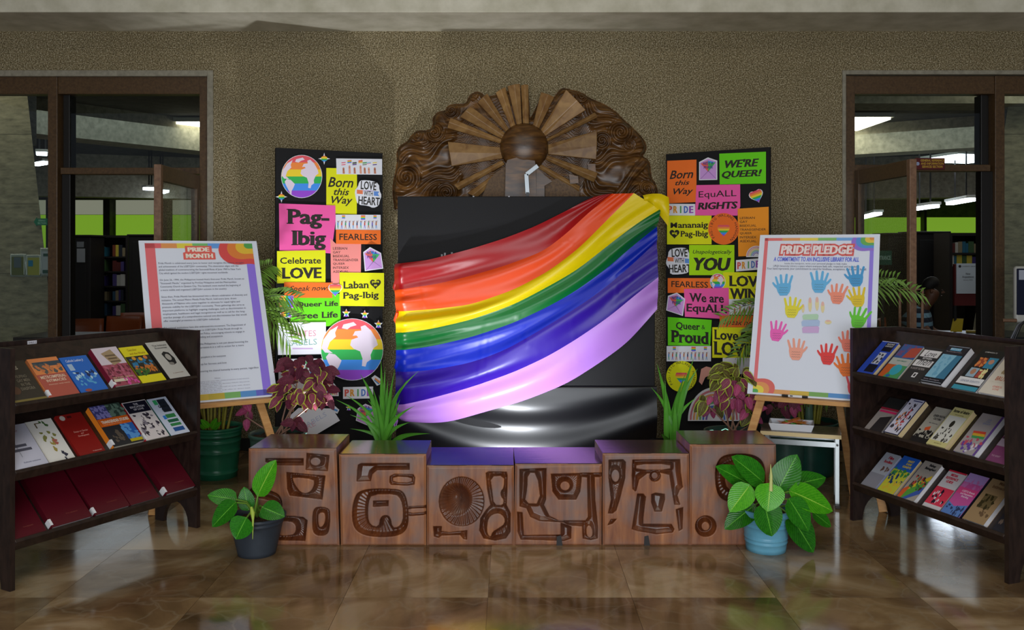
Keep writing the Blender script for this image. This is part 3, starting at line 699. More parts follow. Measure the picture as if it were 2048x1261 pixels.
# ---------------------------------------------------------------- carved wooden stools
def m_stool():
    n = NT('worn_brown_stool_wood'); tc = n.n('ShaderNodeTexCoord'); oi = n.n('ShaderNodeObjectInfo')
    mp = n.n('ShaderNodeMapping', i_Vector=(tc, 'Object'), i_Scale=(9.0, 4.0, .9))
    a = n.n('ShaderNodeTexNoise', i_Vector=mp, i_Scale=2.2, i_Detail=8.0, i_Distortion=.6, i_Roughness=.65)
    r = n.ramp(a, [(.25, '#47281a'), (.42, '#834f34'), (.56, '#9c6440'), (.75, '#c08050')])
    b = n.n('ShaderNodeTexNoise', i_Vector=(tc, 'Object'), i_Scale=5.0, i_Detail=4.0)
    x = n.mix(n.ramp(b, [(.42, (0, 0, 0)), (.62, (.8, .8, .8))]), r, '#786a68')
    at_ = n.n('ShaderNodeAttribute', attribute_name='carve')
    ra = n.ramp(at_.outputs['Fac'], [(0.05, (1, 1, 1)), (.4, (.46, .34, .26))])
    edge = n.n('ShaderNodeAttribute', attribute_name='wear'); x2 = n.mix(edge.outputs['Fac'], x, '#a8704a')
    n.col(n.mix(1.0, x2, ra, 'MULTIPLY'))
    rr = n.n('ShaderNodeMapRange', i_0=at_.outputs['Fac'] if False else 0.0); n.t.links.new(at_.outputs['Fac'], rr.inputs[0]); rr.inputs[3].default_value = .42; rr.inputs[4].default_value = .28
    n.t.links.new(rr.outputs[0], n.b.inputs['Roughness']); n.bump(a, .12, .004); return n.m
M_STOOL = m_stool()
n = NT('polished_stool_top'); tc = n.n('ShaderNodeTexCoord'); mp = n.n('ShaderNodeMapping', i_Vector=(tc, 'Object'), i_Scale=(2.0, 12.0, 4.0))
a = n.n('ShaderNodeTexNoise', i_Vector=mp, i_Scale=3.0, i_Detail=7.0, i_Distortion=.5)
n.col(n.ramp(a, [(.3, '#2a1a12'), (.7, '#4e3424')])).set(Roughness=.16, Specular_IOR_Level=.8); n.bump(a, .06, .004); M_STOOLTOP = n.m
ZA = (480, 850, 3.7236); ZB = (1010, 850, 3.7236)
SY = 4.41
def cv(pts, Z):  # carving outlines read on the stool front plane -> x,z metres
    return [(xpx(p[0], SY), zpy(p[1], SY)) for p in zc(pts, *Z)]
def ell(cx, cy, a, b, n=20, rot=0):
    return [(cx+a*cos(t)*cos(rot)-b*sin(t)*sin(rot), cy+a*cos(t)*sin(rot)+b*sin(t)*cos(rot)) for t in np.linspace(0, 2*pi, n, endpoint=False)]
# each pit: (outline, [islands], style, smoothing)  styles: s slope, r ribbed, c cone
ST = []
ST.append(dict(px=(62, 715, 62, 738), top=180, back=(230, 815, 72), Z=ZA, lab='leftmost carved wooden stool, tall, behind the dark grey plant pot', pits=[
    ([(188,252),(472,252),(472,305),(250,305),(240,290),(188,282)], [], 's', 0),
    ([(495,212),(665,228),(652,348),(488,340)], [ell(562,276,38,30)], 's', 0),
    ([(345,355),(635,382),(612,560),(370,530),(350,480)], [[(390,392),(550,408),(552,450),(530,495),(490,515),(450,505),(415,460),(395,420)]], 'r', 0),
    ([(50,470),(150,480),(240,495),(300,530),(318,600),(300,680),(250,720),(60,740)], [[(60,540),(200,560),(270,590),(285,640),(60,700)]], 'r', 1),
    ([(240,680),(400,682),(470,690),(502,715),(485,868),(230,862)], [[(240,722),(380,722),(415,750),(415,800),(385,828),(240,826)]], 'r', 0),
    ([(540,625),(600,610),(660,625),(672,660),(665,800),(630,830),(570,830),(535,790)], [[(585,660),(625,655),(635,680),(632,730),(610,765),(585,760),(580,700)]], 'r', 1)]))
ST.append(dict(px=(735, 1385, 750, 1385), top=222, back=(835, 1425, 118), Z=ZA, lab='carved wooden stool second from the left, with a rounded ring and light worn edge', pits=[
    ([(878,300),(900,288),(1262,288),(1262,338),(1020,340),(985,370),(972,422),(868,425),(872,340)], [], 's', 0),
    ([(1115,385),(1150,368),(1290,372),(1303,395),(1298,448),(1240,456),(1125,450),(1112,430)], [[(1138,388),(1282,393),(1278,436),(1138,430)]], 's', 0),
    ([(880,500),(960,478),(1130,478),(1210,490),(1245,560),(1258,700),(1240,790),(1170,835),(1020,842),(900,820),(840,760),(832,640),(850,550)],
     [[(980,522),(1160,518),(1200,560),(1215,640),(1212,720),(1180,765),(1134,770),(1120,690),(1084,672),(1045,690),(1032,765),(970,750),(950,690),(955,580)]], 'r', 1),
    ([(990,568),(1106,565),(1104,608),(990,615)], [], 's', 0),
    ([(1235,612),(1400,602),(1400,672),(1260,684),(1235,660)], [[(1240,628),(1400,622),(1400,652),(1250,662)]], 's', 0),
    ([(1040,760),(1048,700),(1084,676),(1118,700),(1130,765)], [], 's', 0)]))
ST.append(dict(px=(1390, 2040, 1390, 2040), top=307, back=(1420, 2040, 170), Z=ZA, lab='low carved wooden stool third from the left, with a deep spiral bowl', pits=[
    (ell(1650,574,170,186,28), [], 'c', 0),
    ([(1830,360),(1850,350),(1985,352),(1992,380),(1990,500),(1985,600),(2015,660),(2014,800),(1980,850),(1900,866),(1815,850),(1782,790),(1790,700),(1830,640),(1865,600),(1840,480)],
     [[(1862,388),(1968,382),(1966,470),(1940,500),(1945,540),(1965,560),(1960,602),(1890,600),(1878,500)], [(1850,700),(1880,670),(1930,660),(1970,690),(1972,740),(1930,770),(1880,800),(1868,840),(1842,820),(1840,750)]], 'r', 0),
    ([(1438,758),(1502,758),(1500,795),(1560,803),(1692,788),(1690,858),(1665,855),(1640,825),(1500,828),(1478,845),(1445,835)], [], 's', 0)]))
ST.append(dict(px=(75, 722, 65, 720), top=295, back=(62, 700, 170), Z=ZB, lab='low carved wooden stool fourth from the left, with a bell and a ringed eye', pits=[
    ([(108,332),(308,325),(305,560),(290,600),(330,680),(400,715),(600,715),(618,690),(612,395),(560,390),(560,360),(720,358),(720,392),(668,392),(672,560),(692,760),(690,850),(640,862),(580,850),(575,760),(470,752),(440,730),(260,720),(190,690),(160,625),(108,610)],
     [[(170,360),(240,362),(268,590),(145,588),(165,480)], [(605,770),(625,748),(648,770),(655,820),(635,848),(608,830)]], 's', 0),
    ([(342,368),(575,362),(560,500),(530,560),(400,560),(355,500)], [ell(447,458,36,34)], 'r', 0),
    ([(90,650),(130,655),(140,825),(415,820),(415,730),(495,760),(492,850),(440,868),(118,858),(95,800)], [], 's', 0)]))
ST.append(dict(px=(728, 1372, 728, 1378), top=217, back=(668, 1275, 115), Z=ZB, lab='carved wooden stool fifth from the left, with a face-like pattern of bars and a knob', pits=[
    ([(772,262),(880,260),(900,280),(895,400),(855,560),(830,640),(800,665),(768,662),(790,560),(772,400)], [ell(823,382,30,46)], 'r', 0),
    ([(950,262),(1305,258),(1310,360),(1325,468),(1300,490),(1285,530),(1305,600),(1262,598),(1240,470),(1225,375),(1160,360),(1060,365),(1000,410),(975,500),(950,480),(945,380)],
     [[(978,296),(1232,294),(1232,338),(978,338)]], 's', 0),
    (ell(1118,385,42,42), [], 'b', 0),
    ([(985,515),(1030,515),(1050,540),(1030,700),(1030,740),(1240,742),(1262,780),(1250,805),(1130,818),(990,795),(945,780)], [], 's', 0),
    ([(1090,520),(1120,508),(1190,518),(1192,560),(1168,650),(1115,650),(1090,580)], [], 's', 0),
    ([(1272,632),(1328,615),(1322,780),(1295,795)], [], 's', 0),
    ([(762,752),(790,705),(835,702),(800,740)], [], 's', 0)]))
ST.append(dict(px=(1378, 2020, 1378, 2030), top=150, back=(1275, 1880, 45), Z=ZB, lab='rightmost carved wooden stool, tallest, behind the light blue plant pot', pits=[
    ([(1590,260),(1640,225),(1740,215),(1860,225),(1930,280),(1945,400),(1940,520),(1880,570),(1700,582),(1610,560),(1570,480),(1562,340)], [[(1640,330),(1700,300),(1800,300),(1850,340),(1860,450),(1800,500),(1690,500),(1640,450)]], 'r', 1),
    (ell(1496,758,80,80,28), [ell(1494,758,30,32)], 'r', 0)]))
for si, S in enumerate(ST):
    Z = S['Z']; x0 = cv([(S['px'][0], 500)], Z)[0][0]; x1 = cv([(S['px'][1], 500)], Z)[0][0]
    xb0 = cv([(S['px'][2], 905)], Z)[0][0]; xb1 = cv([(S['px'][3], 905)], Z)[0][0]; zt = zpy(Z[1]+S['top']/Z[2], SY)
    pb = Z[1]+S['back'][2]/Z[2]; YB = (EYE-zt)*F/(pb-HY); bx0 = xpx(Z[0]+S['back'][0]/Z[2], YB); bx1 = xpx(Z[0]+S['back'][1]/Z[2], YB)
    cxm = (x0+x1)/2
    r = thing('carved_stool', S['lab'], 'stool', (cxm, SY, 0), 0, 'row of carved wooden block stools')
    W = x1-x0; st = .0024; nx = int(W/st); nz = int(zt/st)
    gx, gz = np.meshgrid(np.linspace(0, 1, nx), np.linspace(0, 1, nz))
    lx = (xb0+(x0-xb0)*gz); rx = xb1+(x1-xb1)*gz; X = lx+(rx-lx)*gx; Zz = gz*zt
    P = np.column_stack([X.ravel(), Zz.ravel()]); D = np.zeros(len(P)); C = np.zeros(len(P))
    for outl, isl, sty, rnd in S['pits']:
        ol = cv(outl, Z); ol = rounded(ol, 2) if rnd else ol
        s = sdist(P, ol); m_ = s
        for i_ in isl:
            il = cv(i_, Z); il = rounded(il, 1); m_ = np.minimum(m_, -sdist(P, il))
        ins = smooth(m_/.004+.2)
        ctr = np.mean(ol, 0); th = np.arctan2(P[:, 1]-ctr[1], P[:, 0]-ctr[0]); rr = np.hypot(P[:, 0]-ctr[0], P[:, 1]-ctr[1])
        if sty == 's': dep = .012+.026*smooth((np.max(ol, 0)[1]-P[:, 1])*0+m_/.022)*(.45+.55*smooth((P[:, 1]-np.min(ol, 0)[1])/max(np.ptp(np.array(ol)[:, 1]), .02)))
        elif sty == 'r': dep = .014+.022*smooth(m_/.02)+.0011*np.sin(th*40)
        elif sty == 'b': dep = .03-.02*smooth(m_/.012)
        else: dep = .012+.075*smooth(1-np.hypot(P[:, 0]-ctr[0]+.03, P[:, 1]-ctr[1]-.005)/.085)+.0014*np.sin(th*34+rr*60)
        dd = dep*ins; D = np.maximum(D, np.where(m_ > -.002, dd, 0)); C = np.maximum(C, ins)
    eu = np.minimum(np.minimum(X-lx, rx-X), np.minimum(zt-Zz, Zz+.004)).ravel()
    D = D+.008*(1-smooth(eu/.012))+.0008*np.sin(P[:, 0]*22+si)*np.sin(P[:, 1]*17+si)
    me = bpy.data.meshes.new('carved_front'); idx = np.arange(nx*nz).reshape(nz, nx)
    q = np.column_stack([idx[:-1, :-1].ravel(), idx[:-1, 1:].ravel(), idx[1:, 1:].ravel(), idx[1:, :-1].ravel()])
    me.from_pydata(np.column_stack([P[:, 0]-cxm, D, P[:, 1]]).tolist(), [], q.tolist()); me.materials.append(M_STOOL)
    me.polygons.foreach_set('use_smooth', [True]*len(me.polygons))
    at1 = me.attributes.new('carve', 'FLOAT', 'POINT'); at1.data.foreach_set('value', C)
    wear = (1-smooth(eu/.02))*.7*(1 if si == 1 else .35)
    wear += (si == 1)*.5*smooth((.05-(rx-X).ravel())/.05)*(np.sin(P[:, 1]*40)+1)/2
    at2 = me.attributes.new('wear', 'FLOAT', 'POINT'); at2.data.foreach_set('value', np.clip(wear, 0, 1))
    o = bpy.data.objects.new('carved_front', me); COL.objects.link(o); o.parent = r
    e = .004; f = .0075
    bt_ = [(xb0-cxm, f, 0), (xb1-cxm, f, 0), (bx1-cxm, YB-SY, 0), (bx0-cxm, YB-SY, 0)]; tp = [(x0-cxm, f, zt), (x1-cxm, f, zt), (bx1-cxm, YB-SY, zt), (bx0-cxm, YB-SY, zt)]
    # body open at the front where the carved face sits
    MB().add(bt_+tp, [(0,3,2,1),(1,2,6,5),(2,3,7,6),(3,0,4,7)]).build('body', M_STOOL, r)
    t2 = [(a, b, c+.0) for a, b, c in tp]; t1 = [(a, b, c-.006) for a, b, c in tp]
    MB().hexa([(a, b, c-.004) for a, b, c in tp]+[(a, b, c+.002) for a, b, c in tp]).build('top', M_STOOLTOP, r, bevel=.004)
    if si in (4, 5, 3):
        MB().add([( (0 if si!=5 else -.14)-.01, -.001, .0),((0 if si!=5 else -.14)+.02, -.001, .0),(.012, -.001, .05),(-.008, -.001, .045)] if si != 5 else
                 [(x0-cxm+.0, .006, .27),(x0-cxm+.02, .003, .30),(x0-cxm+.055, .001, .315),(x0-cxm+.03, .001, .295)], [(0,1,2,3)]).build('dark_knot', mat('#1a1414', .5), r)

# ---------------------------------------------------------------- central black board
BY = 5.95; BX0 = xpx(795, BY); BX1 = xpx(1310, BY); BZ = zpy(393, BY)
bd_ = thing('display_board', 'large black cloth-wrapped board in the middle, under the rainbow cloth', 'board', ((BX0+BX1)/2, BY, 0))
hw = (BX1-BX0)/2
MB().box((-hw, 0, 0), (hw, .10, BZ)).build('board_panel', m_noise('matte_black_cloth', '#101012', '#1a1a1e', 200, .75, .1), bd_, bevel=.006)
n = NT('black_satin'); n.set(Roughness=.33, Specular_IOR_Level=.55); n.b.inputs['Base Color'].default_value = lin('#0b0d13'); M_BSAT = n.m
def satin_d(u, z):
    s = (u-.5)*2; k = z+.22*(1-s*s)
    return -.016-.014*sin(k*21+.6)*smooth(np.array((.6-z)/.3)).item()-.004*sin(k*11+3*s)-.003*sin(u*11+z*9)
ZS = zpy(772, BY)
MB().grid(lambda u, v: (-hw-.01+(2*hw+.02)*u, satin_d(u, ZS*v) if v < .995 else -.003, ZS*v), 90, 70).build('satin_skirt', M_BSAT, bd_)
m = MB()
for (a, b) in ((888, 508), (902, 507), (882, 511)): m.box((xpx(a, BY)-bd_.location.x, -.002, zpy(b+6, BY)), (xpx(a, BY)-bd_.location.x+.012, 0, zpy(b-2, BY)))
m.build('tape_strip', mat('#5a5a5e', .3), bd_)
for a in (947, 1018): MB().box((xpx(a, BY)-bd_.location.x-.005, -.003, BZ-.004), (xpx(a, BY)-bd_.location.x+.005, .01, BZ+.003)).build('pin', mat('#8a8a8e', .3), bd_)

# ---------------------------------------------------------------- rainbow satin cloth
ZF = (770, 370, 2.335)
BN = [[(45,372),(60,368),(200,352),(400,300),(560,250),(700,195),(850,120),(960,60),(1000,50)],
      [(42,495),(60,490),(250,462),(400,425),(560,378),(740,310),(850,225),(950,130),(1060,42)],
      [(48,594),(60,592),(200,583),(400,560),(600,490),(760,405),(900,300),(1020,180),(1160,40)],
      [(50,692),(60,690),(200,675),(400,630),(600,560),(780,465),(900,395),(1050,275),(1180,175),(1280,115)],
      [(50,774),(60,772),(200,757),(400,712),(600,645),(780,560),(900,490),(1050,380),(1150,290),(1270,195)],
      [(45,877),(60,875),(200,868),(400,830),(560,770),(700,690),(850,600),(1000,500),(1150,375),(1268,265)],
      [(55,1028),(70,1027),(200,1000),(400,945),(600,875),(760,800),(900,715),(1050,610),(1180,500),(1270,430)],
      [(60,1095),(80,1100),(200,1112),(300,1108),(450,1065),(650,1010),(850,930),(1000,835),(1130,740),(1270,580)]]
NT_ = 110
def resamp(pts, n):
    p = np.array(pts, float); d = np.r_[0, np.cumsum(np.hypot(*np.diff(p, axis=0).T))]; t = np.linspace(0, d[-1], n)
    # smooth interpolation
    x = np.interp(t, d, p[:, 0]); y = np.interp(t, d, p[:, 1]); k = np.ones(9)/9
    for _ in range(2):
        x[4:-4] = np.convolve(x, k, 'valid'); y[4:-4] = np.convolve(y, k, 'valid')
    return np.column_stack([x, y])
BC = []
for b in BN:
    r_ = resamp(b, NT_+1); q_ = zc(r_, *ZF); BC.append(np.array([(xpx(a, BY-.03), zpy(c, BY-.03)) for a, c in q_]))
FC = ['#a00c14', '#ee4c10', '#f0d400', '#056a2a', '#0626b4', '#2c0c92', '#bc84e2']
FL_ = ['red', 'orange', 'yellow', 'green', 'blue', 'violet', 'lilac']
def m_satin(c, nm):
    n = NT(nm+'_satin'); n.b.inputs['Base Color'].default_value = lin(c); n.set(Roughness=.36, Specular_IOR_Level=.42)
    tc = n.n('ShaderNodeTexCoord'); a = n.n('ShaderNodeTexNoise', i_Vector=(tc, 'Object'), i_Scale=5.0, i_Detail=2.0, i_Distortion=.6)
    n.bump(a, .12, .02); return n.m
fl_ = thing('rainbow_cloth', 'rainbow-striped satin cloth draped diagonally across the central black board', 'cloth', (0, BY-.03, 0))
NV = 14
r1 = np.random.default_rng(3); CR = [(r1.uniform(.04, .96), r1.uniform(0, 7), r1.uniform(.004, .009), r1.uniform(-.03, .03)) for _ in range(11)]
def fold(t, w_):
    # w_ in 0..7 across the cloth; folds run along the cloth and fan out from the pinned ends
    e = 1-t
    d = .016*sin(w_*2.1+1.3+1.6*sin(3.0*t))+.010*sin(w_*4.7+4*t+.5)+.006*sin(w_*8.3-5*t)*(1-t*.6)
    d += (.006*sin(w_*13+9*t))*max(0, 1-t*4)+.008*sin(w_*11-14*t)*max(0, (t-.75)*4)
    for a, ww, am, sl in CR:      # sharp press creases across the bands
        k = (t-a-sl*(w_-ww))/.004
        if abs(k) < 4 and abs(w_-ww) < 1.3: d += am*.35*math.exp(-k*k)
    return d
for k in range(7):
    A, B = BC[k], BC[k+1]; m = MB()
    def fn(u, v, A=A, B=B, k=k):
        i = min(int(round(u*NT_)), NT_); p = A[i]*(1-v)+B[i]*v
        y = -.022-fold(u, k+v)-.012*sin(pi*v)
        if u < .03: y += (.03-u)/.03*.05
        return (p[0], y, p[1])
    m.grid(lambda u, v: fn(u, 1-v), NT_, NV)
    o = m.build('stripe', m_satin(FC[k], FL_[k]), fl_, label='%s satin stripe' % FL_[k])
# gathered ends of the cloth
for (pxl, pyl, kk) in ((787, 575, 0), (789, 640, 1), (790, 735, 4), (788, 800, 5)):
    c = at(pxl+6, pyl, BY-.0); m = MB()
    m.tube([(c.x, .02, c.z+.05), (c.x-.012, .05, c.z), (c.x-.004, .10, c.z-.05)], [.01, .018, .008], 8)
    m.build('gathered_edge', MATS_S[kk] if False else bpy.data.materials[FL_[kk]+'_satin'], fl_)
def corner(u, v):
    a = -.3+u*3.3; R_ = .055+.012*sin(7*u+4*v)
    c = at(1315, 402, BY-.03)
    return (c.x-.10+.17*u-.03*v*sin(a), -.02-.03*sin(pi*v)-.01*sin(9*u), c.z+.035-.19*v*(.25+.75*u*u)-.05*max(0, u-.7)+.012*sin(u*3.1))
MB().grid(corner, 24, 12).build('folded_corner', bpy.data.materials['yellow_satin'], fl_)
bo = thing('ribbon_knot', 'small lilac ribbon knot hanging at the lower left corner of the rainbow cloth', 'ribbon', at(791, 838, BY-.06))
for k in range(4): MB().tube([(0, 0, .02), (.014*(-1)**k, -.01, .0-.006*k), (.004*k-.01, 0, -.045-.01*k)], .004, 6).build('loop', bpy.data.materials['lilac_satin'], bo)
# ---------------------------------------------------------------- side boards covered in printed sheets
M_INK = mat('#2a2622', .7); M_BLACKB = m_noise('black_board_cloth', '#0c0c0f', '#131317', 150, .8, .1)
PAP = {'y': '#eef01c', 'p': '#ff64b4', 'o': '#ff7a2e', 'g': '#6fe01e', 's': '#ff9a94', 'w': '#eef0fa', 'l': '#b4ec12', 'a': '#ffa02c'}
def paper(c): return mat(PAP.get(c, c), .65, spec=.3)
class BoardPrint:
    def __init__(s, root, pl): s.r = root; s.pl = pl; s.k = 0
    def sheet(s, pts, c, label=None, lift=None, name='printed_sheet'):
        s.k += 1; y = -.002-.0011*s.k if lift is None else -lift; s.y = y
        q = s.pl.q(pts); s.sh = MB().poly(q, y, 0, .0009).build(name, paper(c), s.r, label=label); return s.sh
    def text(s, body, x0, y0, x1, y1, c=None, **kw):
        a = s.pl.uv(x0, y1); b = s.pl.uv(x1, y0); m = MB(); text_into(m, body, a[0], a[1], b[0], b[1], s.y-.0004, **kw)
        return m.build('lettering', c or M_INK, s.sh)
    def shape(s, pts, c, nm='print', dy=.0004):
        return MB().poly(s.pl.q(pts), s.y-dy, 0).build(nm, mat(c, .65, spec=.3) if isinstance(c, str) else c, s.sh)
    def shapes(s, lst, nm='print', dy=.0004):
        cols = []; m = MB()
        for pts, c in lst:
            if c not in cols: cols.append(c)
            m.poly(s.pl.q(pts), s.y-dy, cols.index(c))
        return m.build(nm, [mat(c, .65, spec=.3) for c in cols], s.sh)
RB = ['#f0606c', '#ff9448', '#ffe038', '#3cc060', '#4a9cff', '#a050e0']
def ellpts(cx, cy, a, b, n=28, a0=0, a1=2*pi):
    return [(cx+a*cos(t), cy-b*sin(t)) for t in np.linspace(a0, a1, n, endpoint=abs(a1-a0) < 6.28)]
def globe(bp, cx, cy, a, b, label):
    bp.sheet(ellpts(cx, cy, a+1, b+1, 40), 'w', label)
    L = []
    for i, c in enumerate(RB):
        t0 = math.asin(1-2*i/6); t1 = math.asin(max(-1, 1-2*(i+1)/6))
        rt = [(cx+a*cos(t), cy-b*sin(t)) for t in np.linspace(t0, t1, 8)]; lf = [(2*cx-x, y) for x, y in rt[::-1]]
        if i == 0: rt = rt[1:]; lf = lf[:-1]; rt = [(cx, cy-b)]+rt
        if i == 5: rt = rt[:-1]; lf = lf[1:]; rt = rt+[(cx, cy+b)]
        L.append((rt+lf, c))
    bp.shapes(L, 'stripes')
    g = lambda pts: [(cx+x*a, cy+y*b) for x, y in pts]
    cont = [g([(-.93,-.32),(-.72,-.62),(-.45,-.78),(-.55,-.55),(-.52,-.42),(-.72,-.25),(-.8,-.02),(-.62,.12),(-.88,.1),(-.99,-.05)]),
            g([(-.75,.12),(-.55,.16),(-.34,.36),(-.42,.55),(-.5,.68),(-.52,.9),(-.62,.72),(-.78,.42),(-.85,.25)]),
            g([(-.28,-.82),(.05,-.9),(.15,-.8),(-.05,-.74),(-.15,-.66),(-.33,-.7)]),
            g([(.02,-.45),(.1,-.6),(.3,-.62),(.28,-.75),(.42,-.8),(.62,-.62),(.78,-.35),(.84,-.15),(.7,-.05),(.6,.18),(.62,.32),(.48,.42),(.44,.56),(.32,.54),(.34,.3),(.26,.06),(.06,-.02),(-.06,-.14),(-.02,-.32),(.2,-.4),(.14,-.46)])]
    bp.shapes([(c, '#f2e4f6') for c in cont], 'continents', .0007)
def star(bp, cx, cy, r, n=5, label=None, ri=.45, rot=0):
    P_ = lambda R: [(cx+(R if k % 2 == 0 else R*ri)*sin(pi*k/n+rot), cy-(R if k % 2 == 0 else R*ri)*cos(pi*k/n+rot)) for k in range(2*n)]
    bp.sheet(P_(r*1.25), 'w', label, name='star_sticker'); p = P_(r); L = []
    for i, c in enumerate(RB[:6]):
        a, b = cy-r+2*r*i/6, cy-r+2*r*(i+1)/6
        w_ = lambda y: max([abs(x-cx) for x, yy in p if abs(yy-y) < r*.35] or [0])*.62
        L.append(([(cx-w_(a), a), (cx-w_(b), b), (cx+w_(b), b), (cx+w_(a), a)], c))
    L = [x for x in L if abs(x[0][0][0]-x[0][3][0])+abs(x[0][1][0]-x[0][2][0]) > .5]
    bp.shapes(L)
def heart_pts(cx, cy, s, rot=0):
    o = []
    for k in range(26):
        t = 2*pi*k/26; x = 16*sin(t)**3; y = -(13*cos(t)-5*cos(2*t)-2*cos(3*t)-cos(4*t)); x, y = x*s/16, y*s/16
        o.append((cx+x*cos(rot)-y*sin(rot), cy+x*sin(rot)+y*cos(rot)))
    return o
def heart(bp, cx, cy, s, label=None, rot=0, own=True):
    if own: bp.sheet(heart_pts(cx, cy, s*1.12, rot), 'w', label, name='heart_sticker')
    L = []; N = 6; hp = heart_pts(0, 0, s)
    for i, c in enumerate(RB):
        a = -s*.75+s*1.8*i/N; b = -s*.75+s*1.8*(i+1)/N
        def wd(y):
            ys = [abs(x) for x, yy in hp if abs(yy-y) < s*.14]; return max(ys) if ys else 0
        q = [(-wd(a), a), (-wd(b), b), (wd(b), b), (wd(a), a)]
        if wd(a)+wd(b) < .3: continue
        L.append(([(cx+x*cos(rot)-y*sin(rot), cy+x*sin(rot)+y*cos(rot)) for x, y in q], c))
    bp.shapes(L)
def marchers(bp, x0, y0, x1, y1, label, tilt=0):
    bp.sheet([(x0, y0), (x0, y1), (x1, y1+tilt), (x1, y0+tilt)], 'w', label); rd = random.Random(int(x0+y0)); W = x1-x0; H = y1-y0; L = []
    cs = ['#5a9ad8', '#d85a4a', '#3aa878', '#7a6ad0', '#c8784a', '#3a4a78']
    for k in range(11):
        x = x0+W*(.05+.085*k); b = y1-H*.08; t = y0+H*.5; c = cs[k % 6]; w_ = W*.012
        L += [([(x-w_, t), (x-w_*1.2, t+H*.2), (x+w_*1.2, t+H*.2), (x+w_, t)], c), ([(x-w_*.8, t+H*.2), (x-w_*1.6, b), (x-w_*.9, b), (x, t+H*.24), (x+w_*.9, b), (x+w_*1.8, b), (x+w_*.8, t+H*.2)], cs[(k+2) % 6]),
              (ellpts(x, t-H*.05, w_*.9, H*.045, 8), '#6a3a2a'), ([(x+w_*.6, t+1), (x+w_*2.4, t-H*.14), (x+w_*2.8, t-H*.1), (x+w_, t+H*.08)], '#c88a6a')]
    for f_, cc in ((.14, 0), (.56, 1), (.84, 2)):
        s = 1.4 if cc == 1 else 1
        for j, c in enumerate(RB): L.append(([(x0+W*f_, y0+H*(.05+.035*s*j)), (x0+W*f_, y0+H*(.05+.035*s*(j+1))), (x0+W*(f_+.07*s), y0+H*(.05+.035*s*(j+1))), (x0+W*(f_+.07*s), y0+H*(.05+.035*s*j))], c))
    bp.shapes(L)
def handflags(bp, x0, y0, x1, y1, label, tilt=0):
    bp.sheet([(x0, y0), (x0+1, y1), (x1, y1+tilt), (x1, y0+tilt)], 'w', label); W = x1-x0; H = y1-y0; L = []
    fl = [['#e86a8a', '#ffffff', '#e86a8a'], RB, ['#333', '#9a9', '#7040a0'], ['#f0605a', '#f09a5a', '#f0d060'], ['#3a9a5a', '#cfe8cf', '#888888'], ['#8ad0f0', '#f0b0c8', '#ffffff'], ['#f0d840', '#ffffff', '#5a3a90']]
    for k, f_ in enumerate((.16, .29, .40, .53, .62, .71, .84)):
        x = x0+W*f_; hy = y0+H*(.25 if k in (1, 3) else .38); sk = '#e8a890' if k % 2 else '#c88468'
        L += [([(x-W*.02, hy+H*.3), (x-W*.018, y1-1), (x+W*.03, y1-1), (x+W*.02, hy+H*.3)], sk), (ellpts(x, hy+H*.28, W*.022, H*.09, 10), sk)]
        n_ = len(fl[k])
        for j, c in enumerate(fl[k]):
            c = {'#333': '#333333', '#9a9': '#99aa99'}.get(c, c)
            L.append(([(x-W*.045, hy-H*.12+H*.18*j/n_), (x-W*.045, hy-H*.12+H*.18*(j+1)/n_), (x+W*.045, hy-H*.12+H*.18*(j+1)/n_-1), (x+W*.045, hy-H*.12+H*.18*j/n_-1)], c))
    bp.shapes(L)
def envelope(bp, pts, label, tx):
    (ax, ay), (bx, by), (cx_, cy_), (dx, dy), (ex, ey) = pts   # left top, apex, right top, right bottom, left bottom
    bp.sheet(pts, 'w', label, name='envelope_sticker'); mx, my = (ax+cx_+dx+ex)/4, (ay+cy_+dy+ey)/4
    sh = lambda P_, k: [(mx+(x-mx)*k, my+(y-my)*k) for x, y in P_]
    L = [(sh(pts, .9), '#d8a4ea'), (sh([(ax, ay), (bx, by+2), (cx_, cy_), (mx, my+3)], .82), '#ff9a4a')]
    q = sh([(ax, ay), (bx, by+2), (cx_, cy_), (mx, my+3)], .82)
    bp.shapes(L); lx = [q[0], q[1], q[2], q[3]]
    m1 = ((q[0][0]+q[2][0])/2, (q[0][1]+q[2][1])/2)
    bp.shapes([([q[1], m1, q[2]], '#4aa0f0'), ([m1, q[3], q[2]], '#50c060'), ([q[0], m1, q[3]], '#f06a5a')], 'rainbow_flap', .0006)
    m = bp.text('NOT A\nPHASE', tx[0], tx[1], tx[2], tx[3], mat('#3a3a9a', .6), bold=.03)
    m.location = (0, -.0006, 0)
    c = mat('#a870c0', .6)
    bp.shapes([([(ex+2, ey-2), (ex+3, ey-2), (mx+1, my+1), (mx, my)], '#a878c4'), ([(dx-3, dy-2), (dx-2, dy-2), (mx+1, my), (mx, my+1)], '#a878c4')], 'fold_line', .0006)
def loveheart(bp, pts, label, c0, k=1.0, rot=0.0):
    bp.sheet(rounded(pts, 1), 'w', label, name='cut_out_sticker'); x, y = c0
    bp.text('LOVE', x-14*k, y-24*k, x+17*k, y-8*k, bold=.025, ang=-.05+rot)
    bp.text('WITH', x-8*k, y-5*k, x+10*k, y+4*k, bold=.02, ang=-.05+rot); bp.text('HEART', x-19*k, y+7*k, x+24*k, y+22*k, bold=.025, ang=-.05+rot)
    bp.shapes([([(x-22*k, y-8*k), (x-22*k, y), (x-10*k, y+1*k), (x-10*k, y-7*k)], '#f0845a'), ([(x+12*k, y-5*k), (x+12*k, y+4*k), (x+23*k, y+5*k), (x+20*k, y), (x+23*k, y-4*k)], '#6a9ae8'), ([(x-10*k, y-6.5*k), (x-10*k, y-5.7*k), (x+12*k, y-5*k), (x+12*k, y-6*k)], '#b08ad0')], 'ribbon_print')
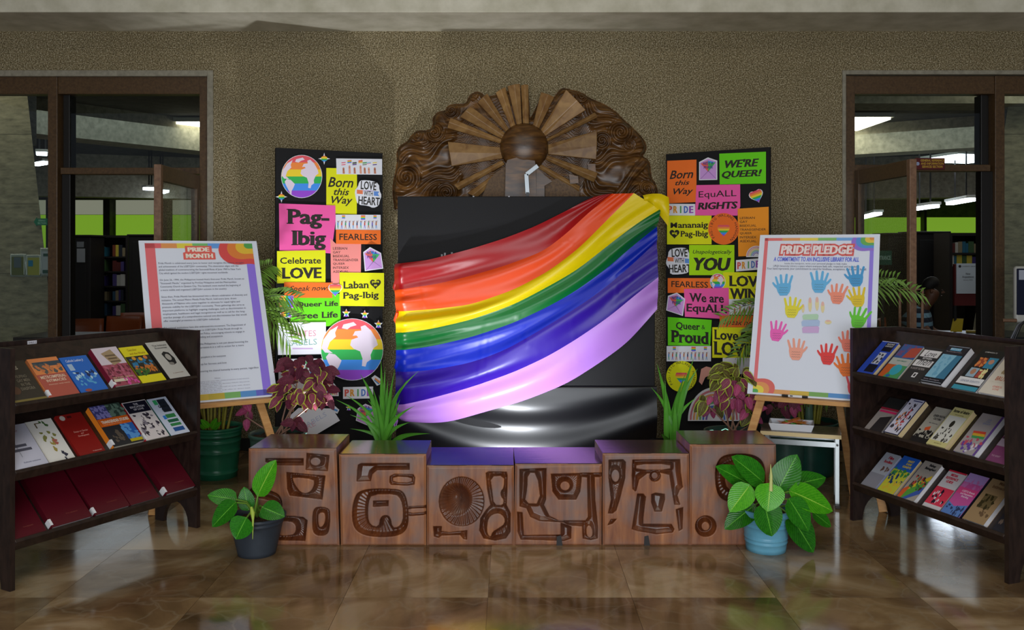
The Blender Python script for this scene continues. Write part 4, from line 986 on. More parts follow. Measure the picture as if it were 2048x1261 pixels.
def rainbow(bp, cx, cy, r, label, a0=0, a1=pi, sq=1.0, base='w'):
    bp.sheet([(cx-r*1.08, cy+2), (cx+r*1.08, cy+2)]+[(cx+r*1.08*cos(t), cy-r*1.08*sq*sin(t)) for t in np.linspace(0, pi, 24)], base, label, name='rainbow_sticker')
    L = []
    for i, c in enumerate(['#d88090', '#f0a878', '#f0d850', '#6ab880', '#5a80d8', '#8a6ac0']):
        R0 = r*(1-.13*i); R1 = R0-r*.075
        o = [(cx+R0*cos(t), cy-R0*sq*sin(t)) for t in np.linspace(a0, a1, 24)]; i_ = [(cx+R1*cos(t), cy-R1*sq*sin(t)) for t in np.linspace(a1, a0, 24)]
        L.append((o+i_, c))
    bp.shapes(L)
def rect(x0, y0, x1, y1, t=0): return [(x0, y0), (x0, y1), (x1, y1+t), (x1, y0+t)]
def pride(bp, x0, y0, x1, y1, label, t=0):
    bp.sheet(rect(x0, y0, x1, y1, t), 'w', label); W = x1-x0; H = y1-y0
    for i, (ch, c) in enumerate(zip('PRIDE', ['#e05a50', '#e8a030', '#58a858', '#4a78d0', '#a050c0'])):
        bp.text(ch, x0+W*(.05+.185*i)+(W*.05 if ch == 'I' else 0), y0+H*.18+t*i/5, x0+W*(.2+.185*i)-(W*.05 if ch == 'I' else 0), y1-H*.2+t*i/5, mat(c, .6), bold=.05)
def para(bp, x, y, label_x1=None): pass
def identity(bp, x0, y0, x1, y1, label, c, tx0, tw, ty0, dy):
    bp.sheet(rect(x0, y0, x1, y1), c, label)
    for i, (t, w_) in enumerate([('LESBIAN', .53), ('GAY', .27), ('BISEXUAL', .62), ('TRANSGENDER', 1.0), ('QUEER', .45), ('INTERSEX', .62), ('ASEXUAL', .62)]):
        bp.text(t, tx0, ty0+dy*i, tx0+tw*w_, ty0+dy*i+dy*.62, bold=.008)
    bp.sheet(rect(tx0+1, ty0+dy*7+1, tx0+2.5, ty0+dy*7+2.5), '#2a2622', lift=-bp.y+.0003, name='dot_print')

def side_board(Yi, Yo, pxi, pxo, zt, name, label):
    Pi = Vector((xpx(pxi, Yi), Yi, 0)); Po = Vector((xpx(pxo, Yo), Yo, 0))
    L_, R_ = (Po, Pi) if Pi.x < 0 else (Pi, Po)
    pl = Plane(L_, (R_-L_), (0, 0, 1)); W = (R_-L_).length
    r = pthing(name, label, 'board', pl)
    MB().box((0, 0, 0), (W, .025, zt)).build('board_panel', M_BLACKB, r, bevel=.003)
    return BoardPrint(r, pl)
# ---- left board
B = side_board(6.25, 5.91, 765.5, 551.5, 2.122, 'message_board', 'tall narrow black board of printed slogans left of the rainbow cloth')
za = lambda x, y: (540+x/3.942, 280+y/3.942)
zb = lambda x, y: (540+x/3.942, 560+y/3.942)
def R_(z, x0, y0, x1, y1, t=0): a = z(x0, y0); b = z(x1, y1); return rect(a[0], a[1], b[0], b[1], t/3.942)
def T_(bp, z, body, x0, y0, x1, y1, **kw): a = z(x0, y0); b = z(x1, y1); return bp.text(body, a[0], a[1], b[0], b[1], **kw)
globe(B, 540+249/3.942, 280+289/3.942, 158/3.942, 166/3.942, 'rainbow globe near the top left corner of the left board')
for (x, y) in ((426, 149), (89, 450)):
    c = za(x, y); star(B, c[0], c[1], 9.5, 4, 'four-pointed rainbow star sticker', .3)
B.sheet([za(442, 222), za(442, 580), za(682, 588), za(684, 226)], 'y', 'yellow Born this Way sheet')
for t, a in (('Born', (455, 300, 655, 372)), ('this', (500, 385, 622, 436)), ('Way', (482, 448, 650, 520))): T_(B, za, t, *a, bold=.018, shear=.3)
a = za(519, 147); b = za(881, 275); handflags(B, a[0], a[1], b[0], b[1]-1, 'white sheet of hands waving pride flags', 1.2)
c = za(768, 425); loveheart(B, [za(*p) for p in [(700,330),(720,318),(800,322),(855,345),(860,400),(878,440),(862,480),(855,520),(810,540),(770,520),(690,512),(672,460),(664,400),(690,370)]], 'white Love With Heart cut-out', c)
B.sheet([za(68, 502), za(72, 872), za(480, 896), za(514, 640), za(512, 518)], 'p', 'big pink Pag-Ibig sheet')
T_(B, za, 'Pag-', 128, 552, 465, 700, bold=.04, serif=True); T_(B, za, 'Ibig', 165, 718, 440, 868, bold=.04, serif=True)
a = za(514, 590); b = za(868, 710); marchers(B, a[0], a[1], b[0], b[1], 'white sheet of marching people with flags', .4)
B.sheet([za(472, 776), za(478, 1150), za(540, 1160), za(545, 1060), za(712, 1062), za(714, 820), za(515, 820)], 's', 'salmon sheet listing identities')
for i, (t, w_) in enumerate([('LESBIAN', 112), ('GAY', 60), ('BISEXUAL', 130), ('TRANSGENDER', 200), ('QUEER', 95), ('INTERSEX', 125), ('ASEXUAL', 125)]):
    T_(B, za, t, 492, 846+30.5*i, 492+w_, 866+30.5*i, bold=.006)
B.sheet(R_(za, 516, 708, 868, 820, 4), 'o', 'orange Fearless sheet'); T_(B, za, 'FEARLESS', 542, 742, 838, 790, bold=.012)
B.sheet(R_(za, 51, 878, 433, 1132, -8), 'y', 'yellow Celebrate Love sheet')
T_(B, za, 'Celebrate', 75, 926, 398, 978, bold=.02); T_(B, za, 'LOVE', 85, 1005, 402, 1096, bold=.04, serif=True)
B.sheet([zb(135, 120), zb(160, 330), zb(432, 366), zb(552, 360), zb(550, 110)], 'g', 'green Queer Life Free Life sheet')
T_(B, zb, 'Queer Life', 200, 165, 532, 222, bold=.03, serif=True); T_(B, zb, 'Free Life', 205, 248, 530, 308, bold=.03, serif=True)
B.sheet(R_(zb, 543, -58, 893, 205, 4), 'y', 'yellow Laban para sa Pag-Ibig sheet')
T_(B, zb, 'Laban', 570, 10, 775, 70, bold=.026, serif=True); T_(B, zb, 'Pag-Ibig', 568, 92, 852, 165, bold=.026, serif=True)
c = zb(825, 30); B.shape(heart_pts(c[0], c[1], 11), M_INK, 'heart_print'); t = T_(B, zb, 'para\nsa', 798, 8, 854, 50, c=paper('y'), bold=.03); t.location.y = -.0004
B.sheet([zb(106, 18), zb(108, 140), zb(485, 142), zb(488, 22)], 'o', 'orange Speak now sheet'); T_(B, zb, 'Speak now!', 148, 42, 462, 102, shear=.32, bold=.006)
c = zb(508, 74); heart(B, c[0], c[1], 12.5, 'rainbow heart sticker')
a = zb(58, 126); B.sheet(R_(zb, 56, 124, 180, 222), 'w', 'small rainbow ribbon cut-out', name='cut_out_sticker')
B.shapes([(R_(zb, 58+20*i, 126, 78+20*i, 218), c) for i, c in enumerate(RB)])
B.sheet(R_(zb, 75, 222, 165, 300), '#e8e4ea', name='cut_out_sticker'); B.shapes([(R_(zb, 80+13*i, 226+6*i, 93+13*i, 290), c) for i, c in enumerate(RB)])
for (x, y) in ((594, 262), (739, 272), (846, 350)): c = zb(x, y); star(B, c[0], c[1], 7, 5, 'small rainbow star sticker')
B.sheet([zb(54, 336), zb(56, 590), zb(434, 583), zb(432, 332)], 'w', 'white sheet with outlined rainbow words')
T_(B, zb, 'HATES', 160, 395, 355, 450, c=mat('#d890a4', .6)); T_(B, zb, 'LABELS', 130, 462, 362, 520, c=mat('#80b0a8', .6))
B.shapes([(R_(zb, 170, 535, 330, 545), '#d0b0e0')])
B.sheet(R_(zb, 60, 622, 440, 890, -4), 'w', 'white Pride sheet behind the purple leaves')
T_(B, zb, 'd', 305, 630, 352, 745, c=mat('#3a88d8', .6), bold=.04, shear=.1); T_(B, zb, 'e', 358, 655, 425, 738, c=mat('#7a4ab8', .6), bold=.04); T_(B, zb, 'i', 270, 640, 290, 745, c=mat('#58a868', .6), bold=.04)
T_(B, zb, 'Pr', 150, 640, 262, 745, c=mat('#e07050', .6), bold=.04); T_(B, zb, 'WITH', 170, 690, 240, 708, bold=.02)
globe(B, 540+637/3.942, 560+547/3.942, 242/3.942, 240/3.942, 'big rainbow globe low on the left board')
c = zb(400, 905); rainbow(B, c[0], c[1], 31, 'rainbow arch cut-out')
pride(B, *zb(566, 842), *zb(802, 935), 'white Pride strip under the big globe', -1)
B.sheet([zb(788, 770), zb(815, 748), zb(878, 790), zb(868, 815), zb(832, 832)], 'w', name='cut_out_sticker'); B.shapes([([zb(818, 768), zb(812, 782), zb(850, 815), zb(862, 800)], '#f09a5a'), ([zb(812, 782), zb(808, 790), zb(845, 822), zb(850, 815)], '#4a9ae0')])
c = zb(610, 1005); star(B, c[0], c[1], 5, 5, 'tiny rainbow star sticker')
envelope(B, [zb(680, 1010), zb(740, 972), zb(826, 1010), zb(785, 1155), zb(665, 1105)], 'violet Not a Phase envelope low on the left board', (*zb(700, 990), *zb(775, 1045)))
B.sheet([zb(215, 1005), zb(480, 1010), zb(540, 1104), zb(340, 1222), zb(130, 1222), zb(110, 1100)], 'w', 'tilted white sheet behind the purple leaves')
T_(B, zb, 'LABELS', 240, 1075, 440, 1130, c=mat('#c8d0ea', .6), ang=.45); T_(B, zb, 'ARE', 230, 1130, 350, 1180, c=mat('#e8c0d4', .6), ang=.45)
B.sheet([zb(472, 1000), zb(495, 985), zb(535, 1020), zb(520, 1050), zb(478, 1035)], 'w', name='cut_out_sticker'); B.shapes([([zb(485, 1005), zb(480, 1020), zb(520, 1035), zb(522, 1020)], '#5a9ae0')])
c = za(800, 940); envelope(B, [za(722, 885), za(775, 846), za(862, 892), za(880, 1015), za(735, 1035)], 'violet Not a Phase envelope beside the identity list', (*za(750, 880), *za(828, 935)))

# ---- right board
B = side_board(6.25, 5.81, 1331.5, 1539.5, 2.115, 'message_board', 'tall narrow black board of printed slogans right of the rainbow cloth')
zc3 = lambda x, y: (1320+x/4.067, 290+y/4.067)
zd = lambda x, y: (1320+x/3.942, 560+y/3.942)
def R3(x0, y0, x1, y1, t=0): a = zc3(x0, y0); b = zc3(x1, y1); return rect(a[0], a[1], b[0], b[1], t/4.067)
B.sheet(R3(60, 130, 298, 476, -10), 'o', 'orange Born this Way sheet')
for t, a in (('Born', (80, 200, 272, 280)), ('this', (125, 285, 242, 330)), ('Way', (110, 348, 272, 420))): T_(B, zc3, t, *a, bold=.018, shear=.3)
envelope(B, [zc3(320, 140), zc3(392, 102), zc3(468, 128), zc3(468, 285), zc3(320, 288)], 'violet Not a Phase envelope at the top of the right board', (*zc3(355, 138), *zc3(437, 195)))
B.sheet([zc3(485, 72), zc3(488, 322), zc3(864, 314), zc3(864, 56)], 'g', "green We're Queer sheet")
T_(B, zc3, "WE'RE", 530, 108, 808, 190, bold=.042, shear=.25); T_(B, zc3, 'QUEER!', 505, 198, 832, 280, bold=.042, shear=.25)
B.sheet([zc3(299, 328), zc3(288, 574), zc3(632, 576), zc3(656, 500), zc3(655, 322)], 'p', 'pink EquALL Rights sheet')
T_(B, zc3, 'EquALL', 318, 366, 625, 445, bold=.004); T_(B, zc3, 'RIGHTS', 310, 460, 635, 528, bold=.045, shear=.15)
c = zc3(788, 413); heart(B, c[0], c[1], 13, 'rainbow heart sticker', -.35)
pride(B, *zc3(58, 480), *zc3(290, 574), 'white Pride strip under the orange sheet', .3)
B.sheet([zc3(636, 520), zc3(642, 908), zc3(890, 900), zc3(888, 504)], 'a', 'amber sheet listing identities')
for i, (t, w_) in enumerate([('LESBIAN', 122), ('GAY', 62), ('BISEXUAL', 135), ('TRANSGENDER', 212), ('QUEER', 98), ('INTERSEX', 135), ('ASEXUAL', 135)]):
    T_(B, zc3, t, 654, 584+31.5*i, 654+w_, 605+31.5*i, bold=.008)
c = zc3(790, 905); rainbow(B, c[0], c[1], 19, 'rainbow arch sticker')
B.sheet(R3(63, 576, 425, 810, 0), 'y', 'yellow Mananaig ang Pag-Ibig sheet')
T_(B, zc3, 'M', 92, 632, 146, 676, bold=.04); T_(B, zc3, 'ananaig', 152, 628, 398, 692, bold=.026, serif=True); T_(B, zc3, 'Pag-Ibig', 172, 698, 398, 762, bold=.026, serif=True)
c = zc3(124, 722); B.shape(heart_pts(c[0], c[1], 10), M_INK, 'heart_print'); t = T_(B, zc3, 'ang', 104, 712, 146, 734, c=paper('y'), bold=.03); t.location.y = -.0004
def medal(bp, cx, cy, a, b, col, label):
    bp.sheet(ellpts(cx, cy, a, b, 40), col, label, name='round_badge'); m = MB(); c = bp.pl.uv(cx, cy); e = bp.pl.uv(cx+a, cy); rr = (e[0]-c[0])
    arc_text(m, 'PAG-IBIG WALANG HANGGAN', c[0], c[1], rr*.76, rr*.17, bp.y-.0004, radians(218), radians(-52), bold=.0)
    m.build('lettering', M_INK, bp.sh); heart(bp, cx, cy+b*.05, a*.4, own=False)
c = zc3(524, 684); medal(B, c[0], c[1], 31, 31.5, 'o', 'orange round badge with a rainbow heart')
c = zc3(160, 945); loveheart(B, [zc3(*p) for p in [(78,860),(120,840),(200,835),(235,850),(240,880),(272,905),(270,950),(265,1000),(240,1040),(170,1055),(90,1055),(85,1010),(55,970),(60,935),(72,910)]], 'white Love With Heart cut-out on the right board', c, 1.02, .08)
B.sheet(R3(245, 815, 612, 1060, 0), 'l', 'lime Unapologetically You sheet')
T_(B, zc3, 'Unapologetically', 275, 855, 592, 895, shear=.3, bold=.01); T_(B, zc3, 'YOU', 280, 918, 585, 1022, bold=.05, shear=.2)
pride(B, *zc3(626, 938), *zc3(830, 1030), 'tilted white Pride strip tucked behind the pledge poster', -4)
B.sheet(R3(72, 1084, 425, 1204, 0), 'o', 'orange Fearless sheet'); T_(B, zc3, 'FEARLESS', 102, 1114, 400, 1156, bold=.012)
B.sheet(R3(522, 1036, 850, 1255, 0), 'y', 'yellow Love Wins sheet'); T_(B, zc3, 'LOVE', 568, 1068, 868, 1150, bold=.04, serif=True); T_(B, zc3, 'WINS', 572, 1172, 860, 1255, bold=.04, serif=True)
c = zc3(479, 1112); globe(B, c[0], c[1], 14.5, 15, 'small rainbow globe sticker')
a = zd(548, 152); handflags(B, a[0], a[1], a[0]+80, a[1]+31, 'white sheet of hands waving flags, half behind the pledge poster')
B.sheet([zd(200, 72), zd(207, 290), zd(555, 310), zd(552, 62)], 'p', 'pink We are EquALL sheet')
T_(B, zd, 'We are', 240, 112, 515, 172, bold=.03, serif=True); T_(B, zd, 'EquALL', 220, 198, 540, 268, bold=.026, serif=True)
envelope(B, [zd(75, 125), zd(145, 100), zd(210, 150), zd(192, 284), zd(60, 240)], 'violet Not a Phase envelope beside the pink sheet', (*zd(105, 132), *zd(180, 190)))
B.sheet(R_(zd, 482, 280, 760, 372, 0), 'o', 'orange Speak now sheet half behind the poster'); T_(B, zd, 'Speak now', 512, 318, 790, 365, shear=.32, bold=.006)
B.sheet([zd(74, 292), zd(75, 515), zd(408, 518), zd(420, 315)], 'g', 'green Queer and Proud sheet')
T_(B, zd, 'Queer', 138, 340, 328, 395, bold=.026, serif=True); T_(B, zd, '&', 340, 356, 368, 388); T_(B, zd, 'Proud', 98, 412, 400, 490, bold=.04, serif=True)
B.sheet(R_(zd, 425, 372, 760, 612, 2), 'y', 'yellow Love is Love sheet')
T_(B, zd, 'Love', 438, 400, 632, 468, bold=.03, serif=True); T_(B, zd, 'LOVE', 434, 500, 740, 588, bold=.04, serif=True); c = zd(695, 440); B.shape(heart_pts(c[0], c[1], 12), M_INK, 'heart_print'); t = T_(B, zd, 'is', 682, 430, 712, 458, c=paper('y'), bold=.03); t.location.y = -.0004
a = zd(66, 520); b = zd(415, 640); marchers(B, a[0], a[1], b[0], b[1], 'white sheet of marching people above the yellow badge')
c = zd(184, 759); medal(B, c[0], c[1], 30.5, 31, 'y', 'yellow round badge with a rainbow heart')
B.sheet(R_(zd, 508, 612, 770, 740, 0), 'w', 'white sheet behind the coleus leaves')
B.sheet([zd(340, 700), zd(380, 680), zd(420, 690), zd(412, 750), zd(372, 765), zd(345, 825), zd(322, 800)], '#e8a89a', 'pink ribbon cut-out', name='cut_out_sticker')
c = zd(440, 1100); rainbow(B, c[0], c[1], 48, 'large rainbow arch cut-out behind the coleus', sq=1.25)
# ---------------------------------------------------------------- posters on wooden easels
M_PINE = m_noise('pale_pine', '#c48a4c', '#dba868', 8, .45, .05, vec=(1, 1, 8))
def frame(q):
    x, Y, z, th, ln, W, H = q
    U = Vector((cos(th), sin(th), 0)); Bk = Vector((-sin(th), cos(th), 0)); V = Bk*sin(ln)+Vector((0, 0, cos(ln)))
    return Plane((x, Y, z), U, V), W, H, Bk, U
def easel(q, label, front, rearoff=.35):
    pl, W, H, Bk, U = frame(q); zb = q[2]; O = pl.O
    r = thing('easel', label, 'easel', (O.x, O.y, 0), q[3])
    sl = math.tan(q[4])
    # local coords: x along the poster, y back, z up
    for sgn, (xt, xb) in zip((-1, 1), ((W*.5-.06, front[0]), (W*.5+.06, front[1]))):
        yb = front[4] if sgn < 0 else front[5]; zt = zb+H*cos(q[4])-.03
        MB().bar((xb, yb, .0), (xt, .045+sl*(zt-zb), zt), .045, .022, up=(0, 1, 0)).build('leg', M_PINE, r, bevel=.003)
    MB().bar((W*.5, .05+sl*(zt-zb)-.05, zt-.15), (front[6], front[7], 0.0), .04, .022, up=(0, 1, 0)).build('leg', M_PINE, r, bevel=.003)
    lx0, lx1 = front[2], front[3]
    MB().box((lx0, -.045, zb-.028), (lx1, .06, zb-.003)).build('ledge', M_PINE, r, bevel=.003)
    MB().bar((W*.5-.12, .06+sl*.45, zb+.45), (W*.5+.12, .06+sl*.45, zb+.45), .03, .02).build('cross_bar', M_PINE, r)
    return r
def poster_panel(q, name, label):
    pl, W, H, Bk, U = frame(q); r = pthing(name, label, 'poster', pl)
    MB().box((0, 0, 0), (W, .008, H)).build('poster_board', mat('#f0f0ee', .7), r)
    def sag(u, v): return (W*u, -.001-.0015*(1+sin(7*u+3*v)*sin(5*v)), .0015+(H-.0015)*v)
    MB().grid(sag, 16, 20).build('print_sheet', mat('#eaf0ff', .5, spec=.4, name='printed_white_sheet'), r)
    return r, pl, W, H
QL = (-1.9627, 4.9107, .5921, .5568, .4377, .6908, 1.0058); QR = (1.3575, 5.1936, .6196, -.4712, .3748, .6821, .9889)
# left poster
r, pl, W, H = poster_panel(QL, 'pride_month_poster', 'large white Pride Month text poster with a rainbow border on the left easel')
Yp = -.0052
def quad(a, b, c, d): return [(a, b), (c, b), (c, d), (a, d)]
f_ = lambda x, y: (x*W, (1-y)*H)   # normalised, y down
def band(y0, y1, cols, x0=.045, x1=.955, skip=()):
    n_ = len(cols); m = MB()
    for i, c in enumerate(cols):
        a = f_(x0+(x1-x0)*i/n_, y1); b = f_(x0+(x1-x0)*(i+1)/n_, y0); m.poly(quad(a[0], a[1], b[0], b[1]), Yp, i)
    return m.build('border_print', [mat(c, .55) for c in cols], r)
band(.018, .05, ['#f06a70', '#f0a05a', '#f4e04a', '#7cc878', '#6aa8f4', '#7ac070', '#6cc070'])
band(.955, .99, ['#e06a5a', '#e8a04a', '#d8b840', '#c8b038', '#7cb868', '#5a98d8', '#6a6ad0'])
m = MB(); a = f_(.045, .99); b = f_(.125, .018); m.poly(quad(a[0], a[1], b[0], b[1]), Yp); m.build('border_print', mat('#f07078', .55), r)
m = MB(); a = f_(.885, .99); b = f_(.955, .018); m.poly(quad(a[0], a[1], b[0], b[1]), Yp); m.build('border_print', mat('#9a7cf4', .55), r)
def swoosh(cx, cy, sx, sy, cols, R0, R1, nm='rainbow_corner'):
    m = MB(); n_ = len(cols)
    for i in range(n_):
        a = R0+(R1-R0)*i/n_; b = R0+(R1-R0)*(i+1)/n_
        def pt(R, t): return f_(cx+sx*(R*cos(t)*(1+.22*sin(3*t+.4))), cy+sy*(R*sin(t)*(1+.22*sin(3*t+.4)))*W/H)
        o = [pt(b, t) for t in np.linspace(0, pi/2, 16)]; k = [pt(a, t) for t in np.linspace(pi/2, 0, 16)] if a > 0 else [f_(cx, cy)]
        m.poly(o+k, Yp-.0004, i)
    return m.build(nm, [mat(c, .55) for c in cols], r)
swoosh(.955, .018, -1, 1, ['#5ab058', '#f4c83c', '#f0883c', '#e85050'], 0, .26)
pn = MB(); pn.poly([(x, z) for x, z in [f_(.37, .035), f_(.37, .075), f_(.35, .08), f_(.35, .125), f_(.62, .125), f_(.62, .08), f_(.595, .075), f_(.595, .035)]][::-1], Yp-.0006); pn.build('title_plate', mat('#f06a60', .55), r)
m = MB()
def T(body, x0, y0, x1, y1, m=None, **kw):
    a = f_(x0, y1); b = f_(x1, y0); text_into(m, body, a[0], a[1], b[0], b[1], Yp-.0009, **kw)
T('PRIDE', .39, .045, .575, .073, m, bold=.06); T('MONTH', .37, .086, .60, .116, m, bold=.06)
m.build('lettering', mat('#fff4e4', .55), r, label='white title lettering')
paras = [(.142, ['Pride Month is celebrated every June to honor and recognize the history, struggles', 'and achievements of the LGBTQIA+ community. This observation aligns with the', 'global tradition of commemorating the Stonewall Riots of June 1969 in New York', 'City which ignited the modern LGBTQIA+ rights movement worldwide.']),
         (.248, ['On June 26, 1994, the Philippines hosted Asia\'s first-ever Pride March, known as', '"Stonewall Manila," organized by ProGay Philippines and the Metropolitan', 'Community Church in Quezon City. This landmark event marked the beginning of', 'a more visible and organized LGBTQIA+ activism in the country.']),
         (.354, ['Since then, Pride Month has blossomed into a vibrant celebration of diversity and', 'inclusion. The annual Metro Manila Pride March, held every June, draws', 'thousands of Filipinos who come together to advocate for equal rights and', 'promote visibility for the LGBTQIA+ community. These gatherings also serve as', 'important platforms to highlight ongoing challenges, such as discrimination in', 'employment, healthcare and legal recognition-as well as to call for the long-', 'overdue passage of a comprehensive national anti-discrimination law that would', 'offer meaningful protection to LGBTQIA+ individuals.']),
         (.545, ['Educational institutions have also embraced this movement. The Department of', 'Education officially recognizes June as LGBTQIA+ Pride Month through its', 'Gender-Responsive Basic Education Policy, encouraging schools to engage in', 'activities that promote understanding and acceptance.']),
         (.651, ['Pride Month in the Philippines is not just about honoring the', 'past and present-it is a call to action for a more']),
         (.73, ['for LGBTQIA+ people-it is for everyone']), (.772, ['Standing up for fairness and love']), (.814, ['honoring the shared humanity in every person, regardless'])]
m = MB()
for y0, L in paras:
    for i, t in enumerate(L):
        y = y0+.0212*i; wv = .73*len(t)/83; off = 0.13 if y0 < .64 or i > 90 else .83-wv if y0 < .7 else (.60-wv if y0 < .8 else .86-wv)
        if y0 == .651: off = .80-wv if i == 0 else .76-wv
        T(t, off+.01, y, off+.01+wv, y+.0145, m)
m.build('body_text', mat('#4a4c66', .6), r)
m = MB(); rd = random.Random(2)
T('References', .50, .862, .545, .87, m)
for i in range(8):
    t = ' '.join(''.join(rd.choice('aeiounrstlmdh') for _ in range(rd.randint(3, 9))) for _ in range(11 if i % 2 == 0 else 8))
    y = .878+.0095*i; T(t, .15, y, .78 if i % 2 == 0 else .55, y+.006, m)
m.build('reference_text', mat('#9a9cb0', .6), r)
easel(QL, 'pale wooden easel on the left holding the Pride Month poster', (.0, .72, .05, .65, .0, -.2, .25, .6))
# right poster
r, pl, W, H = poster_panel(QR, 'pride_pledge_poster', 'large white Pride Pledge poster with paper hands on the right easel')
f_ = lambda x, y: (x*W, (1-y)*H)
band(.022, .04, ['#f07a78', '#f0a868', '#f4e060', '#8cc878', '#7ab4f0', '#a48af0'])
band(.965, .99, ['#e0786a', '#e8a868', '#d8b84a', '#7cb060', '#5a98d8', '#6a8ae0'])
m = MB(); a = f_(.045, .99); b = f_(.075, .022); m.poly(quad(a[0], a[1], b[0], b[1]), Yp); m.build('border_print', mat('#f07a80', .55), r)
m = MB(); a = f_(.925, .99); b = f_(.955, .022); m.poly(quad(a[0], a[1], b[0], b[1]), Yp); m.build('border_print', mat('#9a84f0', .55), r)
swoosh(.955, .022, -1, 1, ['#f09a50', '#f4d050', '#6ab860', '#5a9ae8', '#a07ae0'], 0, .155)
swoosh(.045, .99, 1, -1, ['#5ab860', '#f4e050', '#f0a060', '#e87068'], 0, .155)
def U_(px, py): return pl.uv(px, py)
zp = lambda x, y: (1480+x/2.9333, 450+y/2.9333)
def PT(body, x0, y0, x1, y1, m, dy=0, **kw):
    a = U_(*zp(x0, y1)); b = U_(*zp(x1, y0)); text_into(m, body, a[0], a[1], b[0], b[1], Yp-.0006-dy, **kw)
m = MB(); PT('PRIDE PLEDGE', 228, 112, 676, 184, m, bold=.15, shear=.1); m.build('title_outline', mat('#e8605c', .55), r)
m = MB(); PT('PRIDE PLEDGE', 238, 122, 664, 174, m, .0005, bold=.05, shear=.1); m.build('lettering', mat('#fdeeee', .55), r, label='white title lettering')
m = MB(); PT('A COMMITMENT TO AN INCLUSIVE LIBRARY FOR ALL', 198, 192, 700, 216, m, bold=.03, shear=.1); m.build('subtitle', mat('#6a7ae8', .55), r)
m = MB(); PT('Inside the handprint, write your personal pledge to help make', 262, 226, 628, 236, m); PT('UPLB University Library a space where everyone feels safe, respected and included.', 196, 241, 690, 252, m)
PT('Your hand represents your commitment to stand for kindness, acceptance, and equality for all.', 158, 257, 744, 268, m); m.build('body_text', mat('#6a6c84', .6), r)
def hand_pts(rot=0, mir=1):
    """outline of an open hand, about 1 tall, centred"""
    o = []; F_ = [(-.27, .18, .50, .30, .055), (-.09, .24, .60, .11, .058), (.10, .24, .58, -.08, .058), (.26, .16, .46, -.27, .05)]
    o += [(-.16, -.48), (.16, -.48), (.27, -.30), (.32, -.12)]
    th = [(.42, -.02), (.50, .10), (.53, .18), (.47, .21), (.40, .12), (.33, .04)]
    fing = []
    for (bx, by, ty, ang, w_) in F_[::-1]:
        a = ang; L_ = ty-by+.12; dx, dy = -sin(a), cos(a); nx_, ny_ = cos(a), sin(a)
        b0 = (bx, .02+by*.45)
        fing += [(b0[0]+nx_*w_*1.05, b0[1]+ny_*w_), (b0[0]+dx*L_*.85+nx_*w_*.9, b0[1]+dy*L_*.85+ny_*w_*.9), (b0[0]+dx*(L_*.98)+nx_*w_*.5, b0[1]+dy*L_*.98+ny_*w_*.5),
                 (b0[0]+dx*(L_*.98)-nx_*w_*.5, b0[1]+dy*L_*.98-ny_*w_*.5), (b0[0]+dx*L_*.85-nx_*w_*.9, b0[1]+dy*L_*.85-ny_*w_*.9), (b0[0]-nx_*w_*1.05, b0[1]-ny_*w_)]
    o = o+th+[(.31, .08)]+fing+[(-.33, -.05), (-.28, -.3)]
    return [((x*mir)*cos(rot)-y*sin(rot), (x*mir)*sin(rot)+y*cos(rot)) for x, y in o]
rd = random.Random(5)
def hand(px, py, s, c, rot, mir, label, k, scr=True):
    u, v = U_(*zp(px, py)); sc = s/2.9333*5.2/F; P_ = hand_pts(rot, mir); Pz = [(u+x*sc, v+y*sc) for x, y in P_]
    if mir < 0: Pz = Pz[::-1]
    h = MB().poly(Pz, -.0065-.0008*k, 0, .0012).build('paper_hand', mat(c, .6), r, label=label)
    if scr:
        m = MB()
        for j in range(3):
            zz = [(u+(-.2+.05*i_)*sc, v+(-.10-.12*j+(.025 if i_ % 2 else -.02))*sc) for i_ in range(9)]
            for (xa, za2), (xb2, zb2) in zip(zz[:-1], zz[1:]): m.add([(xa, -.0069, za2), (xb2, -.0069, zb2), (xb2, -.0069, zb2+.012*sc), (xa, -.0069, za2+.012*sc)], [(0, 1, 2, 3)])
        m.build('handwriting', mat('#5a4a4a', .6), h)
for a in ((257, 360, 128, '#6cc0f4', .06, -1, 'light blue paper hand at the top left'), (465, 342, 130, '#6cc0f4', .0, 1, 'light blue paper hand at the top centre'), (680, 308, 122, '#4aa4e0', .1, -1, 'bright blue paper hand at the top right'),
          (574, 412, 118, '#ff9a80', -.12, -1, 'coral paper hand right of the centre'), (690, 430, 116, '#f0d030', .15, -1, 'golden yellow paper hand at the right'), (306, 492, 122, '#f4e840', -.03, 1, 'lemon yellow paper hand at the left'),
          (700, 552, 122, '#6cd838', -.3, -1, 'green paper hand at the right'), (218, 630, 118, '#ff6ac8', -.12, 1, 'pink paper hand at the left'), (330, 738, 122, '#ffb09a', .02, 1, 'peach paper hand low on the left'),
          (516, 766, 118, '#f04040', -.06, -1, 'red paper hand low in the centre'), (640, 690, 120, '#ff8a78', -.1, -1, 'salmon paper hand half behind the bookcase'), (622, 830, 125, '#ff8030', .12, -1, 'orange paper hand low by the bookcase'),
          (672, 950, 110, '#f05060', 0, 1, 'crimson paper hand at the bottom right')):
    hand(*a, k=0)
